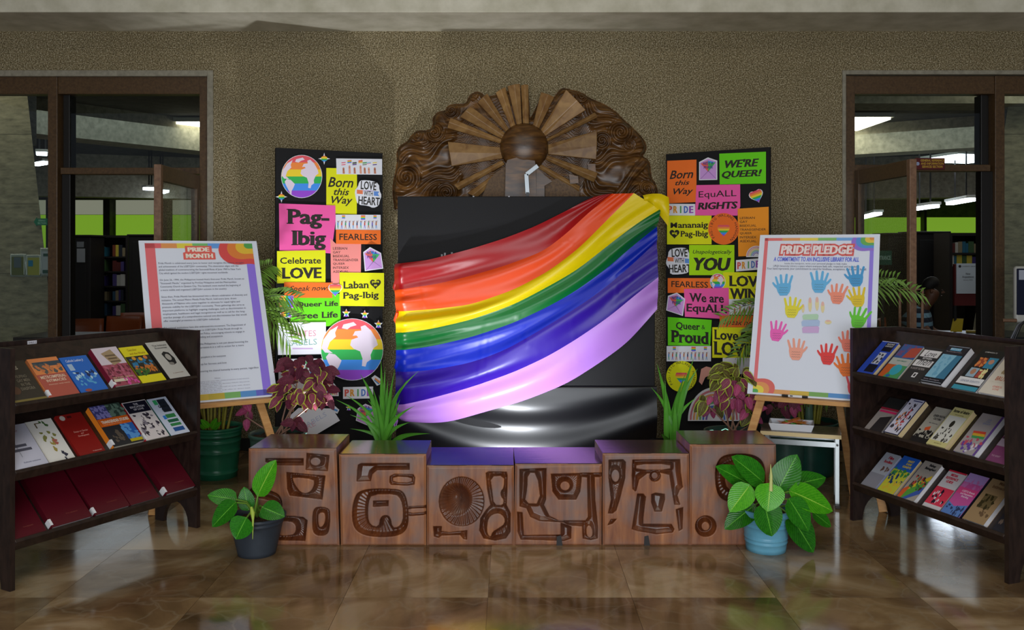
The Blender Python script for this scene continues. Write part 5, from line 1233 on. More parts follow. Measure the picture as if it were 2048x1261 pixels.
# printed rainbow handprint in the middle
m = MB(); cols = ['#f4c4b8', '#f4e4b0', '#bfe4c4', '#b8cff4', '#dcb8ea']
for i, (x0, x1, y0, y1, c) in enumerate([(370, 462, 525, 558, 2), (364, 470, 560, 596, 3), (368, 466, 597, 636, 4)]):
    m.poly([U_(*zp(*p)) for p in [(x0, y1), (x1-4, y1), (x1, y0+8), (x1-8, y0), (x0+6, y0+3), (x0-3, y0+12)]], Yp-.0005, c)
for (x, y, w_, h_) in ((371, 492, 9, 26), (412, 470, 11, 44), (453, 465, 11, 42), (486, 485, 11, 34), (518, 573, 20, 13)):
    m.poly([U_(*zp(*p)) for p in ellpts(x, y, w_, h_, 12)], Yp-.0005, 1); m.poly([U_(*zp(*p)) for p in ellpts(x, y-h_*.55, w_*.8, h_*.4, 10)], Yp-.0007, 0)
m.build('rainbow_handprint', [mat(c, .55) for c in cols], r)
easel(QR, 'pale wooden easel on the right holding the Pride Pledge poster', (-.06, .72, .05, .66, -.2, .12, .53, .42))
pl_, W_, H_, Bk_, U2 = frame(QR)
mk = thing('marker_pen', 'black and white marker pen on the ledge under the pledge poster', 'pen', pl_.O+U2*.20-Bk_*.028+Vector((0, 0, .008)), QR[3])
MB().tube([(-.0, 0, 0), (.035, 0, 0)], .007, 12).build('cap', mat('#15151a', .3), mk); MB().tube([(.035, 0, 0), (.11, 0, 0)], .0075, 12).build('barrel', mat('#e8e8ea', .4), mk)
MB().tube([(.11, 0, 0), (.14, 0, 0)], .007, 12).build('cap', mat('#15151a', .3), mk); MB().tube([(.045, -.0065, .002), (.06, -.0065, .002)], .003, 6).build('print', mat('#222', .3) if False else mat('#222222', .3), mk)
# ---------------------------------------------------------------- slanted display bookcases
n = NT('dark_stained_plywood'); tc = n.n('ShaderNodeTexCoord'); mp = n.n('ShaderNodeMapping', i_Vector=(tc, 'Object'), i_Scale=(3.0, 3.0, 1.0))
a = n.n('ShaderNodeTexNoise', i_Vector=mp, i_Scale=12.0, i_Detail=6.0, i_Distortion=.5)
n.col(n.ramp(a, [(.3, '#1c120f'), (.7, '#33241e')])).set(Roughness=.38, Specular_IOR_Level=.5); n.bump(a, .05, .003); M_RACK = n.m
SLOPE = radians(42); RD = .32
class Rack:
    def __init__(s, name, label, O, rz, L, ZL, HT, ht_near=None):
        s.O = Vector((O[0], O[1], 0)); s.rz = rz; s.L = L; s.ZL = ZL
        s.X = Vector((cos(rz), sin(rz), 0)); s.Yv = Vector((-sin(rz), cos(rz), 0))
        r = s.r = thing(name, label, 'bookcase', s.O, rz); t = .022
        for x in (0, L-t):
            # end panel with an arched foot cut-out
            pts = [(0, 0), (.06, 0)]+[(.16+.09*cos(a), .0+.13*sin(a)) for a in np.linspace(pi, 0, 12)][1:-1]+[(RD-.055, 0), (RD, 0), (RD, HT), (0, HT)]
            pts = [(0, 0)]+[(.065, 0)]+[(.16-.095*cos(a), .12*sin(a)) for a in np.linspace(.15, pi-.15, 12)]+[(RD-.065, 0), (RD, 0), (RD, HT), (0, HT)]
            m = MB().poly(pts, 0, 0, t); m.v = [(x+(t-b), a, c) for a, b, c in m.v]; m.f = [f for f in m.f]
            o = m.build('end_panel', M_RACK, r, bevel=.002)
            bmx = bmesh.new(); bmx.from_mesh(o.data); bmesh.ops.recalc_face_normals(bmx, faces=bmx.faces); bmx.to_mesh(o.data); bmx.free()
        MB().box((t, RD-.012, ZL[2]+.19), (L-t, RD, HT)).build('back_panel', M_RACK, r)
        c_, s_ = cos(SLOPE), sin(SLOPE)
        for zl in ZL:
            ya, za_ = .022, zl-.012; ln = (RD-.03)/c_
            if za_+ln*s_ > HT-.02: ln = (HT-.02-za_)/s_
            m = MB().hexa([(t, ya, za_-.018), (L-t, ya, za_-.018), (L-t, ya+c_*ln, za_+s_*ln-.018), (t, ya+c_*ln, za_+s_*ln-.018),
                           (t, ya, za_), (L-t, ya, za_), (L-t, ya+c_*ln, za_+s_*ln), (t, ya+c_*ln, za_+s_*ln)])
            sh = m.build('slanted_shelf', M_RACK, r)
            # front lip perpendicular to the shelf
            nx_, nz_ = -s_, c_
            m = MB().hexa([(t, ya-.016*c_-.0*nx_, za_-.03), (L-t, ya-.016*c_, za_-.03), (L-t, ya+.004, za_-.018), (t, ya+.004, za_-.018),
                           (t, ya-.016*c_-.026*s_, za_-.012+.026*c_), (L-t, ya-.016*c_-.026*s_, za_-.012+.026*c_), (L-t, ya-.026*s_, za_+.026*c_), (t, ya-.026*s_, za_+.026*c_)])
            m.build('lip', M_RACK, r, bevel=.0015)
    def s_of(s, px):
        # distance along the rack front where the column px crosses
        k = (px-CX)/F; return (k*s.O.y-s.O.x)/(s.X.x-k*s.X.y)
    def book(s, row, p0, p1, h, t, cover, title_, label, deco=(), spine=None, pages=False, tag_=False, edge='#e8e0cc', bk='book', grp=None, lift=0.0, glossy=.35, tilt=0):
        a, b = s.s_of(p0), s.s_of(p1); a, b = min(a, b), max(a, b); wd = b-a
        zl = s.ZL[row]; c_, s_ = cos(SLOPE), sin(SLOPE)
        base = s.O+s.X*a+s.Yv*(.0245+.001)+Vector((0, 0, zl-.0105)); base += (-s.Yv*s_+Vector((0, 0, c_)))*lift
        V = s.Yv*c_+Vector((0, 0, s_)); pl = Plane(base, s.X, V)   # N points outwards
        r = pthing(bk, label, 'book', pl, grp); y0, y1 = -t, 0
        cm = mat(cover, glossy); sm = mat(spine or cover, glossy)
        MB().box((0, y0, 0), (wd, y0+.0016, h)).build('front_cover', cm, r)
        MB().box((0, -.0018, 0), (wd, -.0002, h)).build('back_cover', cm, r)
        MB().box((0, y0+.0016, 0), (.002, -.0018, h)).build('spine', sm, r)
        MB().box((.002, y0+.0016, .003), (wd-.002, -.0018, h-.003)).build('page_block', mat(edge, .8), r)
        cols = []; m = MB(); k = 0
        for d in deco:
            kind = d[0]; c = d[-1]
            if kind == 't': continue
            if c not in cols: cols.append(c)
            mi = cols.index(c); k += 1; y = y0-.0002-.00012*k
            if kind == 'r': x0, v0, x1, v1 = d[1:5]; m.poly([(wd*x0, h*(1-v1)), (wd*x1, h*(1-v1)), (wd*x1, h*(1-v0)), (wd*x0, h*(1-v0))], y, mi)
            elif kind == 'c': m.poly([(wd*d[1]+wd*d[3]*cos(q), h*(1-d[2])+h*d[4]*sin(q)) for q in np.linspace(0, 2*pi, 18, endpoint=False)], y, mi)
            elif kind == 'p': m.poly([(wd*x, h*(1-v)) for x, v in d[1]], y, mi)
            elif kind == 'f':   # figures / blobs scattered in a box
                x0, v0, x1, v1, n_, seed = d[1:7]; rd = random.Random(seed)
                for q in range(n_):
                    cx, cy = rd.uniform(x0, x1), rd.uniform(v0, v1); rx, ry = rd.uniform(.02, .07), rd.uniform(.02, .06); ro = rd.uniform(0, 3)
                    m.poly([(wd*(cx+rx*cos(u_)*(1+.35*sin(3*u_+ro))), h*(1-cy+ry*sin(u_)*(1+.3*cos(2*u_+ro)))) for u_ in np.linspace(0, 2*pi, 9, endpoint=False)], y-.00005*q/ n_, mi)
        if m.f: m.build('cover_art', [mat(c, glossy) for c in cols], r)
        for d in title_:
            body, x0, v0, x1, v1, c = d[:6]; m = MB(); kw = d[6] if len(d) > 6 else dict(bold=.012)
            text_into(m, body, wd*x0, h*(1-v1), wd*x1, h*(1-v0), y0-.0002-.00012*(k+2), **kw); m.build('title', mat(c, .5), r)
        if tag_:
            m = MB(); m.box((-.0006, y0-.0006, .012), (min(.012, wd*.1), y0+.0001, .045)); m.box((-.0008, y0-.0006, .012), (-.0001, -.002, .045))
            m.build('spine_label', mat('#e8e8ec', .6), r)
        return r
LR = Rack('display_bookcase', 'dark slanted three-shelf bookcase at the left of the photo', (-2.125, 3.81), math.atan2(.89, .496), 1.02, [.79, .503, .208], 1.03)
RR = Rack('display_bookcase', 'dark slanted three-shelf bookcase at the right of the photo', (1.814, 4.83), math.atan2(-.93, .336), .992, [.795, .505, .205], 1.03)
G1 = 'books on the slanted shelves'
b = LR.book; g = dict(grp='books on the left slanted bookcase')
b(0, 28, 98, .235, .022, '#3a342c', [('GLOBAL', .1, .05, .5, .11, '#a8a090'), ('DIVAS', .18, .13, .7, .22, '#b0a898'), ('FILIPINO\nGAY MEN\nIN THE\nDIASPORA', .45, .36, .85, .74, '#7c7464')], 'dark brown Global Divas book, first on the left top shelf', [('c', .18, .5, .16, .14, '#8a5228'), ('c', .28, .72, .14, .1, '#5c4030'), ('r', 0, .95, 1, 1, '#7a6c3a')], tag_=False, **g)
b(0, 104, 163, .235, .022, '#b0584a', [('METROIMPERIAL', .08, .46, .92, .54, '#e8d4bc'), ('INTIMACIES', .2, .56, .85, .63, '#e8d4bc'), ('FANTASY AND RACE', .2, .68, .9, .71, '#e0b8a0')], 'orange and brick Metroimperial Intimacies book', [('r', 0, 0, 1, .42, '#e08a50'), ('r', .08, .1, 1, .22, '#3c4a56'), ('f', .1, .16, .95, .38, 26, 4, '#5a5a58'), ('f', .1, .2, .95, .4, 14, 7, '#c87a4c')], spine='#e89058', tag_=True, **g)
b(0, 168, 222, .228, .016, '#2a6ac8', [('Catholic Lesbian Jr.', .15, .08, .8, .17, '#d8e4f8', dict(shear=.3, bold=.01))], 'bright blue book with a row of pale child figures', [('r', .12, .2, .3, .38, '#a8c0dc'), ('f', .15, .45, .9, .62, 10, 3, '#b8d8ec'), ('f', .15, .58, .9, .78, 12, 8, '#5aa8d8'), ('f', .2, .46, .9, .55, 6, 5, '#20305c'), ('c', .3, .94, .12, .04, '#a05048')], **g)
b(0, 233, 283, .25, .03, '#a04a5c', [('SEXUALITY, GENDER', .1, .78, .9, .82, '#d8c098')], 'pink-maroon book with a sketched house on its cover', [('r', 0, 0, 1, .45, '#d8ccd8'), ('p', [(.25, .15), (.7, .06), (.85, .4), (.45, .48)], '#a89070'), ('r', .35, .2, .75, .24, '#6c5844'), ('r', .4, .28, .75, .32, '#6c5844'), ('r', .42, .36, .8, .4, '#6c5844'), ('f', .05, .45, .95, .85, 34, 6, '#b8607a'), ('f', .05, .5, .95, .95, 26, 9, '#6c2c3c'), ('r', .08, .83, .6, .9, '#d8d0b8'), ('f', .5, .85, .95, .97, 8, 2, '#d850a0')], spine='#7a1c34', tag_=True, **g)
b(0, 289, 336, .245, .022, '#e8dc20', [('Gender', .25, .06, .65, .13, '#b8a020'), ('and the World', .25, .17, .9, .23, '#b89020')], 'bright yellow book with a painted scene of blue-robed figures', [('r', 0, .27, 1, .8, '#2c2a20'), ('f', .1, .36, .9, .55, 22, 3, '#2a7aa8'), ('f', .1, .55, .9, .7, 26, 5, '#c8742c'), ('c', .3, .33, .08, .05, '#d8a030'), ('c', .55, .36, .08, .05, '#d8a030'), ('c', .78, .33, .08, .05, '#d88040'), ('f', .1, .64, .9, .76, 14, 11, '#3a6a2c')], spine='#8a8418', **g)
b(0, 343, 383, .255, .026, '#c4c2bc', [('The Intimate\nEconomies', .2, .08, .9, .2, '#4a4a48'), ('a portrait', .3, .86, .8, .89, '#8c6a5c')], 'pale grey book with a black and white portrait of long dark hair', [('p', [(.38, .34), (.55, .28), (.75, .32), (.85, .48), (.8, .62), (.62, .66), (.45, .58)], '#2a2a2a'), ('c', .6, .44, .13, .09, '#b0aca4'), ('c', .55, .62, .12, .04, '#8a8680')], spine='#2a2624', edge='#3c302c', **g)
b(1, 28, 102, .24, .018, '#c8c8d8', [('BEYOND THE\nCITY AND SPIRIT', .1, .08, .7, .17, '#8a4a5a'), ('Edited volume', .4, .86, .85, .89, '#70708a')], 'pale lilac-grey book with an equals sign drawing on the left middle shelf', [('r', .22, .46, .72, .52, '#5a5a68'), ('r', .3, .56, .8, .62, '#5a5a68'), ('r', .44, .32, .45, .75, '#5a5a68')], **g)
b(1, 106, 158, .25, .008, '#e8e6e0', [], 'thin white booklet with small plant and letter drawings', [('r', .28, .06, .33, .18, '#6a5a3c'), ('r', .28, .06, .48, .08, '#6a5a3c'), ('f', .5, .05, .7, .15, 5, 2, '#4a6c3c'), ('f', .3, .3, .75, .48, 7, 3, '#8a8a4c'), ('f', .3, .55, .6, .75, 5, 5, '#a8964c'), ('f', .6, .5, .85, .62, 4, 7, '#b86a5c'), ('f', .6, .8, .85, .95, 6, 8, '#3c3c4c')], **g)
b(1, 165, 216, .25, .016, '#8c1c18', [('Essays on Gender\nand\nDevelopment', .3, .42, .85, .58, '#e0988c'), ('PUBLISHER', .55, .93, .9, .95, '#e0b0a8')], 'plain red book on the left middle shelf', [('c', .2, .08, .1, .06, '#c0b4ac'), ('r', .38, .05, .55, .1, '#4c1414')], **g)
b(1, 229, 289, .255, .034, '#2c2c30', [('TRANSGENDER STUDIES', .08, .38, .97, .45, '#f4ecd8', dict(bold=.04)), ('edited essays and stories', .1, .47, .7, .49, '#e0d0b0')], 'orange-banded Transgender book with four photo blocks', [('r', 0, 0, .5, .33, '#4c4c88'), ('r', .5, 0, 1, .33, '#3a4c44'), ('f', .04, .04, .48, .3, 26, 2, '#8c88c8'), ('f', .52, .04, .98, .3, 22, 3, '#6a8474'), ('r', 0, .33, 1, .52, '#d8641c'), ('r', .58, .52, 1, .9, '#2a60b0'), ('f', .6, .55, .97, .88, 24, 4, '#5a98d8'), ('f', .1, .6, .5, .95, 12, 6, '#5c5248'), ('r', .6, .9, 1, .97, '#c0b020')], spine='#f08a28', tag_=True, **g)
b(1, 295, 341, .25, .028, '#e0d8d8', [('THE\nEDUCATION\nOF LOVE', .2, .06, .8, .24, '#e0dce4')], 'red-spined book with black panel and drawn dancing figures', [('r', .02, .02, .98, .3, '#1c1c2c'), ('f', .1, .36, .9, .92, 30, 3, '#3a3440'), ('f', .1, .4, .9, .9, 22, 8, '#e0d8d8'), ('f', .1, .4, .9, .9, 10, 12, '#8c8490')], spine='#c03038', tag_=True, **g)
b(1, 346, 383, .25, .022, '#d4dcf0', [('Sex in\nGender in\nSociety', .3, .1, .85, .4, '#20242c', dict(bold=.05))], 'pale blue book with stacked green and navy title blocks', [('r', .2, .05, .4, .18, '#40b070'), ('r', .42, .05, .85, .4, '#28303c'), ('r', .2, .48, .35, .58, '#3a8ae0'), ('r', .36, .46, .85, .56, '#3c8c50'), ('r', .3, .6, .85, .68, '#2c6a4c'), ('r', .3, .71, .85, .78, '#3c8c50'), ('r', .3, .82, .85, .92, '#2c5a9c')], spine='#3c7a70', **g)
for (p0, p1, t_, tg, lb) in ((28, 98, .016, False, 'plain maroon bound volume, leftmost on the bottom shelf'), (106, 186, .03, True, 'plain maroon bound volume, second on the bottom shelf, white spine label'), (193, 262, .028, True, 'plain maroon bound volume, third on the bottom shelf, beside the seam'), (264, 322, .026, False, 'plain maroon bound volume, fourth on the bottom shelf, no spine label'), (334, 392, .034, True, 'plain maroon bound volume, rightmost on the bottom shelf')):
    LR.book(2, p0, p1, .29, t_, '#560c1c', [('THESIS', .45, .82, .75, .84, '#7c3a30')], lb, [], tag_=tg, glossy=.3, edge='#c8c0c0', **g)
LR.r['label'] = 'dark slanted three-shelf bookcase at the left, maroon volumes on its bottom shelf'
m = MB().box((0, 0, 0), (.045, .002, .016)); lt = m.build('shelf_tag', mat('#d8d8e4', .6), LR.r); lt.location = (LR.s_of(138), RD-.0155, 1.008)
m = MB(); text_into(m, 'SHELF 5', .005, .004, .04, .012, -.0005); o = m.build('lettering', M_INK, lt)
b = RR.book; g = dict(grp='books on the right slanted bookcase'); W_ = '#e8e6ea'; CR_ = '#e0c898'
b(0, 1710, 1742, .235, .022, '#3050c0', [('RACE AND', .42, .05, .85, .1, W_), ('QUEER BODY', .4, .12, .85, .17, W_)], 'royal blue book with a black panel and small drawing, first on the right top shelf', [('r', .35, .03, .9, .3, '#181828'), ('r', .4, .34, .8, .7, '#c8ccdc'), ('f', .45, .4, .75, .66, 9, 3, '#3c3c48'), ('r', .35, .72, .9, .95, '#181828'), ('r', 0, .0, 1, .02, '#c8d0f0')], edge=CR_, **g)
b(0, 1752, 1790, .235, .02, '#3a6a9c', [('QUEER COMMUNITY', .3, .48, .8, .52, '#4c8c78')], 'blue and red abstract book with a grey title band', [('r', 0, 0, 1, .4, '#3c5ca0'), ('f', .05, .03, .95, .35, 18, 3, '#7a4c78'), ('p', [(.5, .1), (1, .05), (1, .35), (.4, .4)], '#b84c3c'), ('r', 0, .42, 1, .62, '#b8bcb8'), ('r', 0, .62, 1, 1, '#4a9a60'), ('p', [(0, .62), (.5, .62), (.25, 1), (0, 1)], '#c8602c'), ('c', .6, .76, .25, .16, '#38a8c0'), ('c', .45, .95, .1, .04, '#2c6ab0')], **g)
b(0, 1794, 1832, .235, .02, '#2c2a2e', [('Love', .25, .1, .8, .26, '#2c2c30', dict(shear=.3)), ('BETWEEN', .3, .3, .75, .35, W_), ('men', .2, .38, .85, .52, '#2c2c30', dict(shear=.3)), ('IN SHORT FICTION', .1, .6, .8, .66, '#b0a8a8')], 'black and white Love between Men book', [('r', .05, .08, .95, .28, W_), ('r', .05, .38, .95, .56, W_), ('r', .45, .74, .65, .88, W_), ('r', .5, .77, .6, .85, '#2c2a2e')], **g)
b(0, 1838, 1881, .255, .036, '#101424', [('MASCULINITY', .22, .08, .7, .12, '#dcecf4'), ('The sexual politics of empire', .1, .16, .8, .19, '#a89ca8'), ('Kale Bantigue', .1, .9, .8, .93, '#a8a0b0')], 'thick dark book with a pale blue watery panel', [('r', .04, .02, .96, .03, '#b8c0d0'), ('r', .04, .03, .96, .24, '#24222e'), ('r', .22, .07, .7, .14, '#58a8d0'), ('r', .06, .25, .94, .86, '#88c0dc'), ('f', .1, .3, .9, .8, 16, 4, '#6cacd0'), ('p', [(.7, .25), (.94, .25), (.94, .86), (.55, .86)], '#3c7ca0'), ('r', .04, .96, .96, .97, '#b8c0d0')], edge=W_, **g)
b(0, 1900, 1948, .26, .028, '#17171b', [('COMPANION TO', .2, .05, .7, .08, '#c8c8c8'), ('GENDER IDENTITY', .12, .76, .9, .81, '#8890a8')], 'black book with four coloured photographs and a teal foot', [('r', .2, .2, .52, .42, '#a04830'), ('f', .22, .22, .5, .4, 9, 3, '#e08848'), ('r', .55, .18, .92, .44, '#3c8cb0'), ('c', .72, .28, .1, .06, '#c89078'), ('r', .15, .46, .5, .68, '#9ab4c8'), ('c', .33, .55, .1, .07, '#b88468'), ('r', .53, .48, .85, .68, '#b04c40'), ('f', .55, .5, .83, .66, 8, 5, '#e8e0a0'), ('r', 0, .7, 1, .86, '#e4e4e8'), ('r', 0, .9, 1, 1, '#3c98b4')], edge=W_, **g)
b(0, 1955, 2008, .255, .034, '#dcd4c8', [('BRUTAL', .25, .58, .8, .68, '#b85c3c'), ('CHERYL\nLOVE', .35, .8, .7, .9, '#d87868')], 'cream book with an orange word, last on the right top shelf', [('f', .3, .25, .8, .5, 14, 3, '#a08c6c'), ('r', .1, .72, .9, .722, '#a89c90')], edge=W_, **g)
b(1, 1722, 1756, .235, .012, '#9a9290', [], 'dark photographic book with a red band on the right middle shelf', [('r', 0, 0, 1, .3, '#2a2a2a'), ('r', 0, .3, 1, .36, '#a02840'), ('r', .05, .38, 1, .44, '#d8306c'), ('p', [(.35, .6), (.9, .5), (1, 1), (.3, 1)], '#2c282c')], edge=W_, **g)
b(1, 1765, 1794, .245, .032, '#24284c', [], 'white-covered book with small red and black comic drawings', [('r', .05, .02, .95, .98, '#d8d8ec'), ('f', .15, .15, .85, .9, 28, 3, '#3a3440'), ('f', .2, .2, .8, .85, 12, 6, '#c04c54'), ('f', .2, .3, .8, .9, 10, 9, '#d88c50'), ('r', .3, .05, .9, .08, '#5a5c8c')], edge=CR_, **g)
b(1, 1812, 1846, .235, .014, '#b0aca0', [('QUEER DIGITAL\nCULTURES', .25, .2, .9, .34, '#28282c', dict(bold=.03)), ('Sam Bourcier', .3, .42, .8, .45, '#4c4c50')], 'grey book with a black crowd silhouette and a raised orange flag', [('r', 0, .85, 1, 1, '#1c1a1e'), ('f', .05, .66, .95, .9, 40, 3, '#1c1a1e'), ('p', [(.3, .58), (.55, .52), (.6, .62), (.35, .66)], '#d85c30')], edge='#b8c0e8', **g)
b(1, 1850, 1887, .245, .03, '#d4cc8c', [('forms of desire', .1, .05, .92, .13, '#38342c', dict(bold=.04)), ('Selected writings', .3, .17, .75, .2, '#6c6850'), ('EDITED BY', .35, .93, .75, .95, '#8c8448')], 'pale yellow Forms of Desire book with a line drawing', [('r', .04, .22, .96, .88, '#dcdcd4'), ('f', .15, .55, .85, .85, 24, 3, '#4c4a44'), ('f', .2, .55, .85, .85, 18, 9, '#dcdcd4'), ('c', .5, .42, .1, .09, '#3a3830')], edge=CR_, **g)
b(1, 1904, 1946, .245, .028, '#a8a0a0', [('LOVE\nLOUD\nSEXUALITY', .35, .12, .7, .26, '#7888b4')], 'grey book with a waving rainbow flag and a purple spine', [('r', .9, 0, 1, 1, '#6c4c98'), ('p', [(.2, .45), (.75, .42), (.85, .56), (.3, .6)], '#d8503c'), ('p', [(.25, .5), (.78, .48), (.82, .54), (.28, .56)], '#e0b03c'), ('p', [(.28, .56), (.84, .54), (.86, .6), (.32, .62)], '#4c9c5c'), ('f', .1, .62, .9, .8, 12, 3, '#c05068'), ('f', .1, .75, .9, .98, 14, 7, '#6848a0'), ('f', .4, .7, .8, .95, 8, 10, '#dcd4e0')], edge=W_, spine='#6c4c98', **g)
b(1, 1966, 2010, .24, .02, '#7a3c68', [('THE HEART', .1, .84, .5, .88, '#b890a8')], 'purple and grey landscape book, last on the right middle shelf', [('r', 0, 0, 1, .38, '#a09ca8'), ('f', .05, .34, .95, .44, 26, 3, '#2c3434'), ('r', 0, .44, 1, .62, '#9c8ca0')], edge='#a8a0a0', **g)
b(2, 1716, 1744, .235, .014, '#a8acb8', [('Film\nbodies', .3, .08, .85, .28, '#a82c3c', dict(bold=.05))], 'grey Film Bodies book, first on the right bottom shelf', [('f', .5, .4, .9, .48, 8, 3, '#6c4c44'), ('r', 0, .6, 1, 1, '#8c8c98')], edge='#c8ccf0', **g)
b(2, 1751, 1783, .24, .022, '#2c64c8', [('BAKIT\nKAMI\nGANITO', .35, .08, .85, .3, '#e8d040', dict(bold=.04))], 'blue book with a swirling yellow and green painted landscape', [('r', 0, .38, 1, 1, '#c8c83c'), ('f', .05, .36, .95, .5, 22, 3, '#3c8c4c'), ('f', .05, .5, .95, .75, 18, 4, '#20406c'), ('f', .05, .7, .95, .97, 18, 5, '#d8b838')], edge=CR_, **g)
b(2, 1791, 1824, .245, .024, '#a8a098', [('Bahay\nBahaghari', .3, .05, .9, .22, '#28282c', dict(bold=.05))], 'grey Bahay Bahaghari book with marching figures on a rainbow', [('p', [(0, .8), (.95, .3), (1, .42), (.2, 1), (0, 1)], '#e0c030'), ('p', [(0, .9), (.95, .45), (1, .6), (.3, 1), (0, 1)], '#58a040'), ('p', [(.3, 1), (1, .6), (1, .8), (.5, 1)], '#3c5cb0'), ('p', [(0, .8), (.3, .62), (.2, 1), (0, 1)], '#d8602c'), ('f', .2, .4, .9, .7, 20, 3, '#4c3430'), ('f', .2, .45, .9, .7, 12, 8, '#3c8c48'), ('f', .2, .42, .9, .6, 8, 2, '#c84c40')], edge=W_, **g)
b(2, 1838, 1872, .24, .014, '#d8d4d8', [('MEDIA\nREFERENCE\nGUIDE', .12, .08, .8, .32, '#d83c54', dict(bold=.05))], 'white and red Media Reference Guide with black dots', [('r', 0, 0, 1, .04, '#d83048'), ('r', 0, .45, 1, .9, '#e03c58'), ('f', .12, .52, .9, .85, 12, 4, '#241830'), ('f', .12, .52, .9, .85, 8, 9, '#e8e0e8')], edge='#c8c0c8', **g)
b(2, 1877, 1914, .25, .02, '#cc58a0', [('LGBTQ Brands\nand Reputation\nBranding', .25, .4, .9, .58, '#f4d8ec', dict(bold=.02))], 'pink and violet book with a blue foot on the right bottom shelf', [('r', 0, 0, 1, .22, '#b494d4'), ('f', .05, .15, .95, .32, 16, 3, '#c878b8'), ('p', [(0, .72), (.4, .8), (1, .7), (1, 1), (0, 1)], '#5c84c8'), ('f', .05, .8, .95, .98, 14, 5, '#2c3c68'), ('r', 0, .35, 1, .5, '#e04c8c')], edge='#181c34', **g)
b(2, 1922, 1964, .25, .028, '#a08460', [('Male\nIntimacies', .25, .03, .95, .2, '#6c4c34', dict(bold=.03))], 'tan book with a dim old photograph on the right bottom shelf', [('r', .2, .35, .75, .68, '#6c5c3c'), ('f', .22, .38, .73, .66, 16, 3, '#3c341c'), ('f', .5, .72, .9, .82, 6, 4, '#6c543c')], edge=W_, **g)
b(2, 1978, 2010, .25, .016, '#20202c', [], 'dark speckled book cut off by the right end panel', [('f', .1, .1, .9, .9, 20, 3, '#6c5c54')], edge='#3c3c50', **g)
for (px, py) in ((1928, 672), (1905, 684)): MB().box((0, 0, 0), (.012, .001, .006)).build('paper_scrap', mat('#c8c4c0', .6), RR.r).location = (RR.s_of(px), RD-.0135, 1.0 if py < 680 else .97)
# ---------------------------------------------------------------- small table with a tray
tx = Vector((.415, -.135, 0)).normalized(); tr = math.atan2(tx.y, tx.x); P0 = Vector((1.427, 5.175, 0))
st_ = thing('small_table', 'small plywood table with metal legs under the pledge poster', 'table', P0, tr)
TW, TD, TH = .44, .25, .41
MB().box((0, 0, TH-.022), (TW, TD, TH)).build('tabletop', m_noise('grey_laminate_top', '#6c6254', '#857a6a', 30, .25, .03), st_, bevel=.003)
MB().box((.001, -.002, TH-.023), (TW-.001, 0, TH-.001)).build('edge_band', mat('#e8d09a', .5), st_)
M_MET = mat('#aeb4b6', .32, metal=.85, name='brushed_metal')
for x, y in ((.025, .02), (TW-.035, .02), (.025, TD-.03), (TW-.035, TD-.03)):
    MB().box((x, y, 0), (x+.025, y+.02, TH-.022)).build('leg', M_MET, st_, bevel=.002)
MB().box((.03, .014, TH-.075), (TW-.03, .02, TH-.045)).build('front_rail', M_MET, st_, bevel=.001); MB().box((.03, TD-.03, TH-.075), (TW-.03, TD-.024, TH-.045)).build('rear_rail', M_MET, st_)
MB().bar((TW-.022, -.02, .01), (TW-.022, TD+.03, .01), .025, .015).build('foot_bar', mat('#2a1c16', .5), st_); MB().bar((.037, -.02, .01), (.037, TD+.03, .01), .025, .015).build('foot_bar', mat('#2a1c16', .5), st_)
for x in (.06, TW-.022): MB().lathe([(.006, 0), (.006, .003), (.001, .005)], 10).build('screw', M_MET, st_).matrix_local = Matrix.Translation((x, .0135, TH-.06)) @ Matrix.Rotation(pi/2, 4, 'X')
ty = thing('plastic_tray', 'white plastic tray of paper cut-outs on the small table', 'tray', P0+tx*.17+Vector((-tx.y, tx.x, 0))*.105+Vector((0, 0, TH)), tr)
m = MB(); w_, d_, h_ = .125, .085, .042
o0 = [(-w_*.88, -d_*.85), (w_*.88, -d_*.85), (w_*.88, d_*.85), (-w_*.88, d_*.85)]; o1 = [(-w_, -d_), (w_, -d_), (w_, d_), (-w_, d_)]
vs = [(x, y, 0) for x, y in o0]+[(x, y, h_) for x, y in o1]+[(x*.95, y*.94, h_) for x, y in o1]+[(x*.96, y*.95, .004) for x, y in o0]
m.add(vs, [(0,3,2,1),(12,13,14,15)]+[(i, (i+1) % 4, 4+(i+1) % 4, 4+i) for i in range(4)]+[(4+i, 4+(i+1) % 4, 8+(i+1) % 4, 8+i) for i in range(4)]+[(8+i, 8+(i+1) % 4, 12+(i+1) % 4, 12+i) for i in range(4)])
m.build('tray_body', mat('#eceef6', .4), ty, bevel=.003)
rd = random.Random(4)
for k, (c, nm) in enumerate([('#f09030', 'orange'), ('#ff9a80', 'coral'), ('#f09030', 'orange'), ('#6cc048', 'green'), ('#ff8a90', 'pink'), ('#f0a040', 'amber'), ('#f08a3a', 'dark orange')]):
    hp = hand_pts(rd.uniform(0, 6)); hd = thing('loose_paper_hand', '%s paper hand in the white tray, %s of the heap' % (nm, ('at the bottom', 'second from the bottom', 'just under the middle', 'in the middle', 'just over the middle', 'second from the top', 'on top')[k]), 'paper cut-out', ty.location+Vector((0, 0, .022+.0045*k))+tx*rd.uniform(-.02, .05)+Vector((0, rd.uniform(-.01, .012), 0)), tr, 'paper hands in the tray')
    m = MB().poly([(x*.1, y*.1) for x, y in hp], 0, 0, .0006); m.v = [(a, c_, -b_+.25*a*(-1)**k+.004*sin(60*a)) for a, b_, c_ in m.v]; m.build('paper', mat(c, .6), hd).modifiers.new('s', 'SOLIDIFY').thickness = .0005
